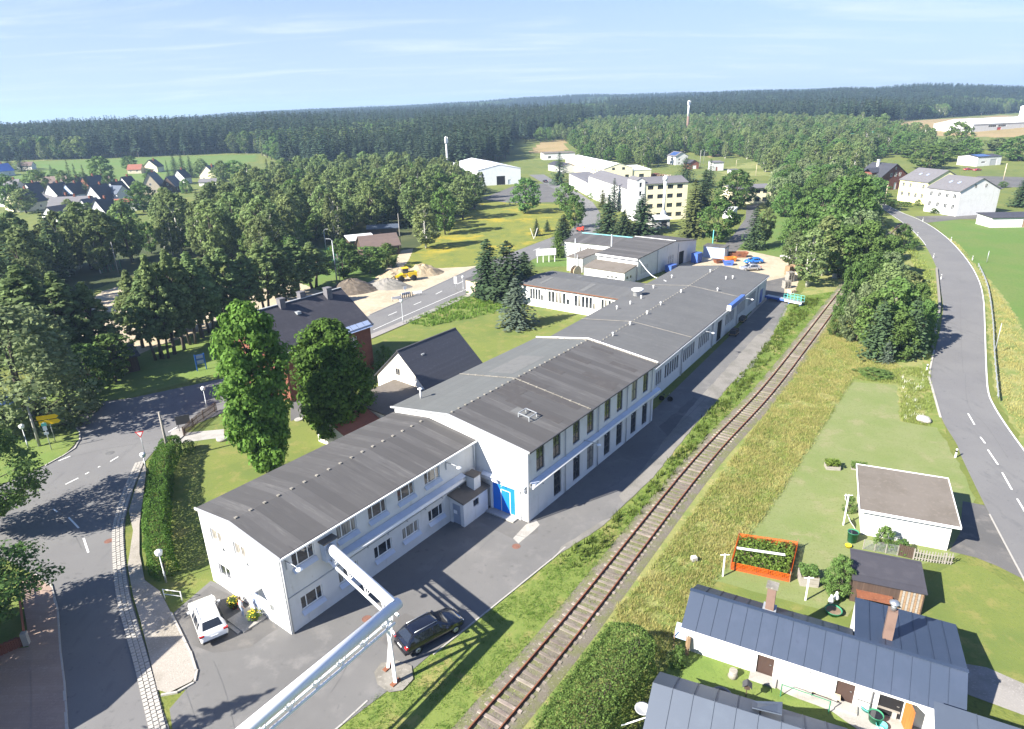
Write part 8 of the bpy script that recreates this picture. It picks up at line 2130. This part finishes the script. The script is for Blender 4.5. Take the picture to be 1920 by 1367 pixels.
def plant_forest():
    rr = random.Random(9)
    groups = {k: ([], []) for k in ('forest0', 'forest1', 'forest2', 'maple0', 'alder0', 'birch1')}
    r = 400.0
    n = 0
    while r < 3150:
        sp = 6.2 if r < 850 else (8.5 if r < 1500 else 13.0)
        da = sp / r
        a = -.80
        while a < .80:
            aa, r2 = a + rr.uniform(-.45, .45) * da, r + rr.uniform(-.45, .45) * sp
            x, y = r2 * math.sin(aa), r2 * math.cos(aa)
            a += da
            z = land(x, y)
            px, py = project(Vector((x, y, z)))
            if py > bound(px) or px < -260 or px > 2180: continue
            if any(inside(px, py, f) for f in FIELDS): continue
            patch = pnoise(Vector((x * .006, y * .006, 0)))
            h = (21 + 7 * patch + rr.uniform(-5, 5)) if r < 1500 else 19 + 4 * patch + rr.uniform(-2, 2)
            wf = rr.uniform(.9, 1.2) * (1.0 if r < 850 else (1.25 if r < 1500 else 2.1))
            k = rr.choice(('forest0', 'forest1', 'forest2'))
            pb_ = pnoise(Vector((x * .0045, y * .0045, 8)))
            if pb_ > .5 and 700 < r < 2200 and rr.random() < .85: continue
            if pb_ < -.22 and rr.random() < .75: k = rr.choice(('maple0', 'alder0', 'birch1')); h *= .68; wf *= 1.1
            groups[k][0].append((x, y, z - .3)); groups[k][1].append((h * wf, h * wf, h))
            n += 1
        r += sp * .9
    for k, (P_, S_) in groups.items():
        far = k.startswith('forest')
        gn_instances('spruce_forest' if far else 'mixed_forest', P_, S_, k, 'dark spruce forest covering the hills up to the horizon' if far else 'lighter broadleaf patches in the spruce forest', 'forest')
    return n

# --- hedges
def hedge(name, label, line, width, height, leaf, dens=60, ls=.12, seed=3, cat='hedge', lump=.18, taper=.85):
    g = np.random.default_rng(seed)
    line = [Vector((p.x, p.y, 0)) for p in line]
    o0 = line[0]
    L = sum((b - a).length for a, b in zip(line[:-1], line[1:]))
    n = int(L * (width + 2 * height) * dens)
    pts = walk(line, L / 400)
    C, N = np.zeros((n, 3)), np.zeros((n, 3))
    for i in range(n):
        j = int(g.integers(0, len(pts)))
        p, d = pts[j]
        s = np.array([d.y, -d.x, 0.0]); p = p + d * g.uniform(-.5, .5) * L / 100
        u = g.uniform(0, width + 2 * height)
        end = 1.0
        f = j / len(pts)
        e = min(f, 1 - f) * L
        if e < width * .5: end = math.sqrt(max(.05, 1 - (1 - e / (width * .5)) ** 2))
        ww, hh = width * end, height * (.75 + .25 * end)
        if u < height: off_, z, nn = -ww / 2, u / height * hh, -s
        elif u < height + width: off_, z, nn = ((u - height) / width - .5) * ww, hh, np.array([0, 0, 1.0])
        else: off_, z, nn = ww / 2, (u - height - width) / height * hh, s
        q = abs(off_) / max(.01, ww / 2)
        if nn[2] > .5: z = hh * (1 - .12 * q ** 3)
        else: off_ *= 1 - (1 - taper) * (z / hh) ** 3
        nz = pnoise(Vector((p.x * .9 + nn[0], p.y * .9 + nn[1], z * .9))) + .6 * pnoise(Vector((p.x * 2.6, p.y * 2.6, z * 2.6 + nn[0] * 3)))
        dp = lump * nz - abs(g.normal(0, .1))
        C[i] = np.array([p.x - o0.x, p.y - o0.y, z]) + s * off_ + nn * dp
        N[i] = nn + .8 * g.normal(size=3) + np.array([0, 0, .25])
    N /= np.linalg.norm(N, axis=1)[:, None]
    S = ls * g.uniform(.6, 1.3, n)
    me = quads_mesh('foliage', C, N, S, S * .6, leaf)
    root = empty(name, o0, 0, label, cat)
    link('foliage', me, root)
    tw = MB()
    for p, d in walk(line, .8, .3):
        for k in range(3): tw.tube([(p.x - o0.x, p.y - o0.y, 0), (p.x - o0.x + random.Random(k).uniform(-.4, .4), p.y - o0.y + .2 * k - .2, height * .75)], [.03, .012], 5)
    tw.build('stems', 'bark', root)
    return root
hedge('hedge', 'tall clipped green hedge between the side street pavement and the lawn', spline([at(*p) for p in [(330, 846), (308, 890), (300, 960), (298, 1020), (312, 1086)]], 4), 1.9, 2.2, 'leaf_hedge', 200, .08, 3, lump=.3, taper=.75)
hedge('hedge', 'broad rounded thuja hedge between the railway and the seam-roofed sheds', spline([at(*p) for p in [(1196, 1222), (1150, 1290), (1090, 1380), (1030, 1480)]], 4), 3.7, 2.7, 'leaf_thuja', 210, .07, 5, lump=.22, taper=.75)
hedge('hedge', 'small overhanging shrub hedge at the corner of the brown picket fence', [at(346, 848), at(366, 842)], 1.3, 1.2, 'leaf_hedge', 120, .08, 8)
hedge('hedge', 'low garden hedge before the red brick house', [at(1660, 382), at(1685, 388), at(1708, 388)], 1.8, 1.6, 'leaf_shrub', 22, .2, 9)
hedge('hedge', 'tall narrow hedge between the red brick house and the yellow house', [at(1701, 372), at(1703, 358)], 2.2, 6.0, 'leaf_hedge', 14, .28, 10)

# --- grasses standing up from the ground
def grass(name, poly, dens, h, w, m, label, seed=1, lean=.5, holes=(), cap=42000, cat='grass'):
    g = np.random.default_rng(seed)
    P_ = [at(*q) for q in poly]
    wpoly = [(p.x, p.y) for p in P_]
    x0, x1, y0, y1 = min(p[0] for p in wpoly), max(p[0] for p in wpoly), min(p[1] for p in wpoly), max(p[1] for p in wpoly)
    n = int((x1 - x0) * (y1 - y0) * dens)
    X, Y = g.uniform(x0, x1, n), g.uniform(y0, y1, n)
    keep = np.array([inside(a, b, wpoly) and not any(inside(a, b, hh) for hh in holes) for a, b in zip(X, Y)], bool)
    cl = np.array([pnoise(Vector((a * .45, b * .45, seed))) + .5 * pnoise(Vector((a * 1.4, b * 1.4, seed))) for a, b in zip(X, Y)])
    keep &= cl + g.normal(0, .25, n) > -.25
    X, Y, cl = X[keep][:cap], Y[keep][:cap], cl[keep][:cap]
    n = len(X)
    B = 4
    V = np.zeros((n, B, 3, 3), np.float32)
    for b in range(B):
        a = g.uniform(0, 6.28, n)
        hh = h * g.uniform(.55, 1.2, n) * (1 + .5 * cl)
        ww = w * g.uniform(.7, 1.3, n)
        ox, oy = g.normal(0, .1, n), g.normal(0, .1, n)
        lx, ly = g.normal(0, lean * h * .6, n), g.normal(0, lean * h * .6, n)
        V[:, b, 0] = np.stack([X + ox - np.cos(a) * ww, Y + oy - np.sin(a) * ww, np.zeros(n)], 1)
        V[:, b, 1] = np.stack([X + ox + np.cos(a) * ww, Y + oy + np.sin(a) * ww, np.zeros(n)], 1)
        V[:, b, 2] = np.stack([X + ox + lx, Y + oy + ly, np.maximum(hh, .05)], 1)
    v = V.reshape(-1, 3)
    nf = len(v) // 3
    me = bpy.data.meshes.new(name)
    me.vertices.add(len(v)); me.vertices.foreach_set('co', v.ravel())
    me.loops.add(len(v)); me.loops.foreach_set('vertex_index', np.arange(len(v), dtype=np.int32))
    me.polygons.add(nf); me.polygons.foreach_set('loop_start', (np.arange(nf) * 3).astype(np.int32)); me.polygons.foreach_set('loop_total', np.full(nf, 3, np.int32))
    me.materials.append(M[m]); me.update(calc_edges=True)
    return tag(link(name, me), label, cat, None, 'stuff')

trackw = [tuple((axis[i] + Vector((-dirs.y, dirs.x, 0)) * 1.2).xy) for i in range(len(axis))] + [tuple((axis[i] - Vector((-dirs.y, dirs.x, 0)) * 1.2).xy) for i in reversed(range(len(axis)))]
roadw = [(p.x, p.y) for p in LE] + [(p.x, p.y) for p in reversed(RE)]
grass('tall_grass', [(1575, 556), (1620, 640), (1690, 690), (1600, 708), (1480, 900), (1410, 1000), (1340, 1090), (1290, 1172), (1235, 1240), (1190, 1200), (1150, 1150), (1210, 1080), (1350, 890), (1480, 716)], 40, .3, .02, 'blade_dry', 'dry golden grass along the railway', 2, holes=[trackw])
grass('tall_grass', [(1575, 556), (1620, 640), (1690, 690), (1600, 712), (1480, 905), (1410, 1005), (1340, 1096), (1290, 1180), (1235, 1250), (1160, 1320), (1040, 1420), (960, 1400), (1210, 1080), (1350, 890), (1480, 716)], 40, .24, .02, 'blade_mix', 'greenish grass mixed into the dry railway verge', 3, holes=[trackw])
grass('verge_grass', [(1478, 560), (1572, 546), (1462, 688), (1330, 850), (1150, 1080), (980, 1290), (880, 1420), (640, 1420), (648, 1362), (706, 1305), (812, 1230), (934, 1136), (1045, 1046), (1134, 986), (1228, 897), (1302, 803), (1440, 644)], 40, .15, .018, 'blade_green', 'green verge grass between the yard and the railway', 4, holes=[trackw])
grass('verge_weeds', [(1440, 640), (1500, 560), (1540, 560), (1330, 815), (1200, 970), (1110, 1060), (1050, 1080), (1050, 1044), (1136, 986), (1232, 894), (1306, 800)], 6, .5, .06, 'leaf_light', 'bushy weeds along the edge of the yard strip', 5)
grass('tall_grass', [(1690, 690), (1742, 690), (1750, 760), (1740, 800), (1690, 790), (1684, 722), (1600, 712)], 30, .35, .022, 'blade_mix', 'long grass with wild flowers beside the country road', 6, holes=[roadw])
grass('flower_heads', [(1690, 700), (1740, 700), (1748, 760), (1744, 792), (1694, 790)], 1.2, .4, .02, 'flower_white', 'white wild flowers in the long grass by the boulder', 7, cat='flowers', holes=[roadw])
grass('tall_grass', [(1765, 440), (1800, 460), (1840, 510), (1900, 590), (1940, 660), (1990, 760), (2000, 880), (1930, 838), (1872, 742), (1858, 640), (1851, 545), (1822, 487)], 12, .3, .03, 'blade_dry', 'dry grass bank on the outer side of the country road', 8, holes=[roadw])
grass('tall_grass', [(760, 606), (800, 586), (860, 557), (960, 562), (985, 575), (940, 585), (880, 598), (800, 613)], 7, .5, .07, 'blade_green', 'unmown grass bank between the lawn and the main road', 9)
grass('tall_grass', [(1640, 400), (1690, 440), (1735, 490), (1755, 540), (1756, 610), (1744, 680), (1720, 660), (1740, 560), (1700, 470)], 5, .5, .06, 'blade_mix', 'rough grass between the thicket and the country road', 10, holes=[roadw])
grass('track_weeds', [(1540, 590), (1570, 556), (1575, 556), (1500, 660), (1340, 870), (1150, 1120), (900, 1420), (850, 1420), (1130, 1080)], 16, .22, .03, 'blade_mix', 'weeds growing between the sleepers', 11)
# --- plants of the garden and behind the frame
for key, px, pb, pt, w, lab in (('big_bush', 1570, 1112, 1040, 52, 'tall feathery garden shrub beside the raised bed'), ('bush0', 1654, 1028, 985, 36, 'roundish shrub against the white garage wall'), ('bush1', 1690, 1036, 1010, 30, 'low leafy plants along the garage wall'), ('bush2', 1592, 960, 928, 22, 'leafy vegetables at the left garage wall'),
                       ('bush1', 1268, 1248, 1212, 32, 'yellow-green bush at the corner of the thuja hedge'), ('bush0', 1640, 705, 692, 60, 'dark green nettle patch at the top of the lawn')):
    T(key, px, pb, pt, w, lab, 'shrub', 'shrub')
plant('old_spruce', Vector((-30.6, 23.6, 0)), 12.0, 'conifer beside the white street house', 'conifer_tree', w=4.5)
for key, x, y, h, w in (('maple0', -47, 30, 13, 10), ('maple1', -52, 24, 12, 10)):
    plant(key, Vector((x, y, 0)), h, 'broadleaf tree in the garden left of the side street' if h > 12.5 else 'smaller broadleaf tree in the garden left of the side street', 'garden_tree', w=w)
plant_woods()
NF = plant_forest()
# ------------------------------------------------------------------ haze in the air
hz_ = MB().box(-5600, 5600, -5600, 5600, -1.5, 128).mesh('haze', 'glass')
hz_.materials.clear()
hm = bpy.data.materials.new('haze'); hm.use_nodes = True
hm.node_tree.nodes.remove(hm.node_tree.nodes['Principled BSDF'])
pv = hm.node_tree.nodes.new('ShaderNodeVolumePrincipled')
pv.inputs['Color'].default_value = (.5, .72, 1.0, 1)
pv.inputs['Density'].default_value = 0.00021
pv.inputs['Anisotropy'].default_value = 0.15
hm.node_tree.links.new(pv.outputs[0], hm.node_tree.nodes['Material Output'].inputs['Volume'])
hz_.materials.append(hm)
tag(link('haze', hz_), kind='stuff')
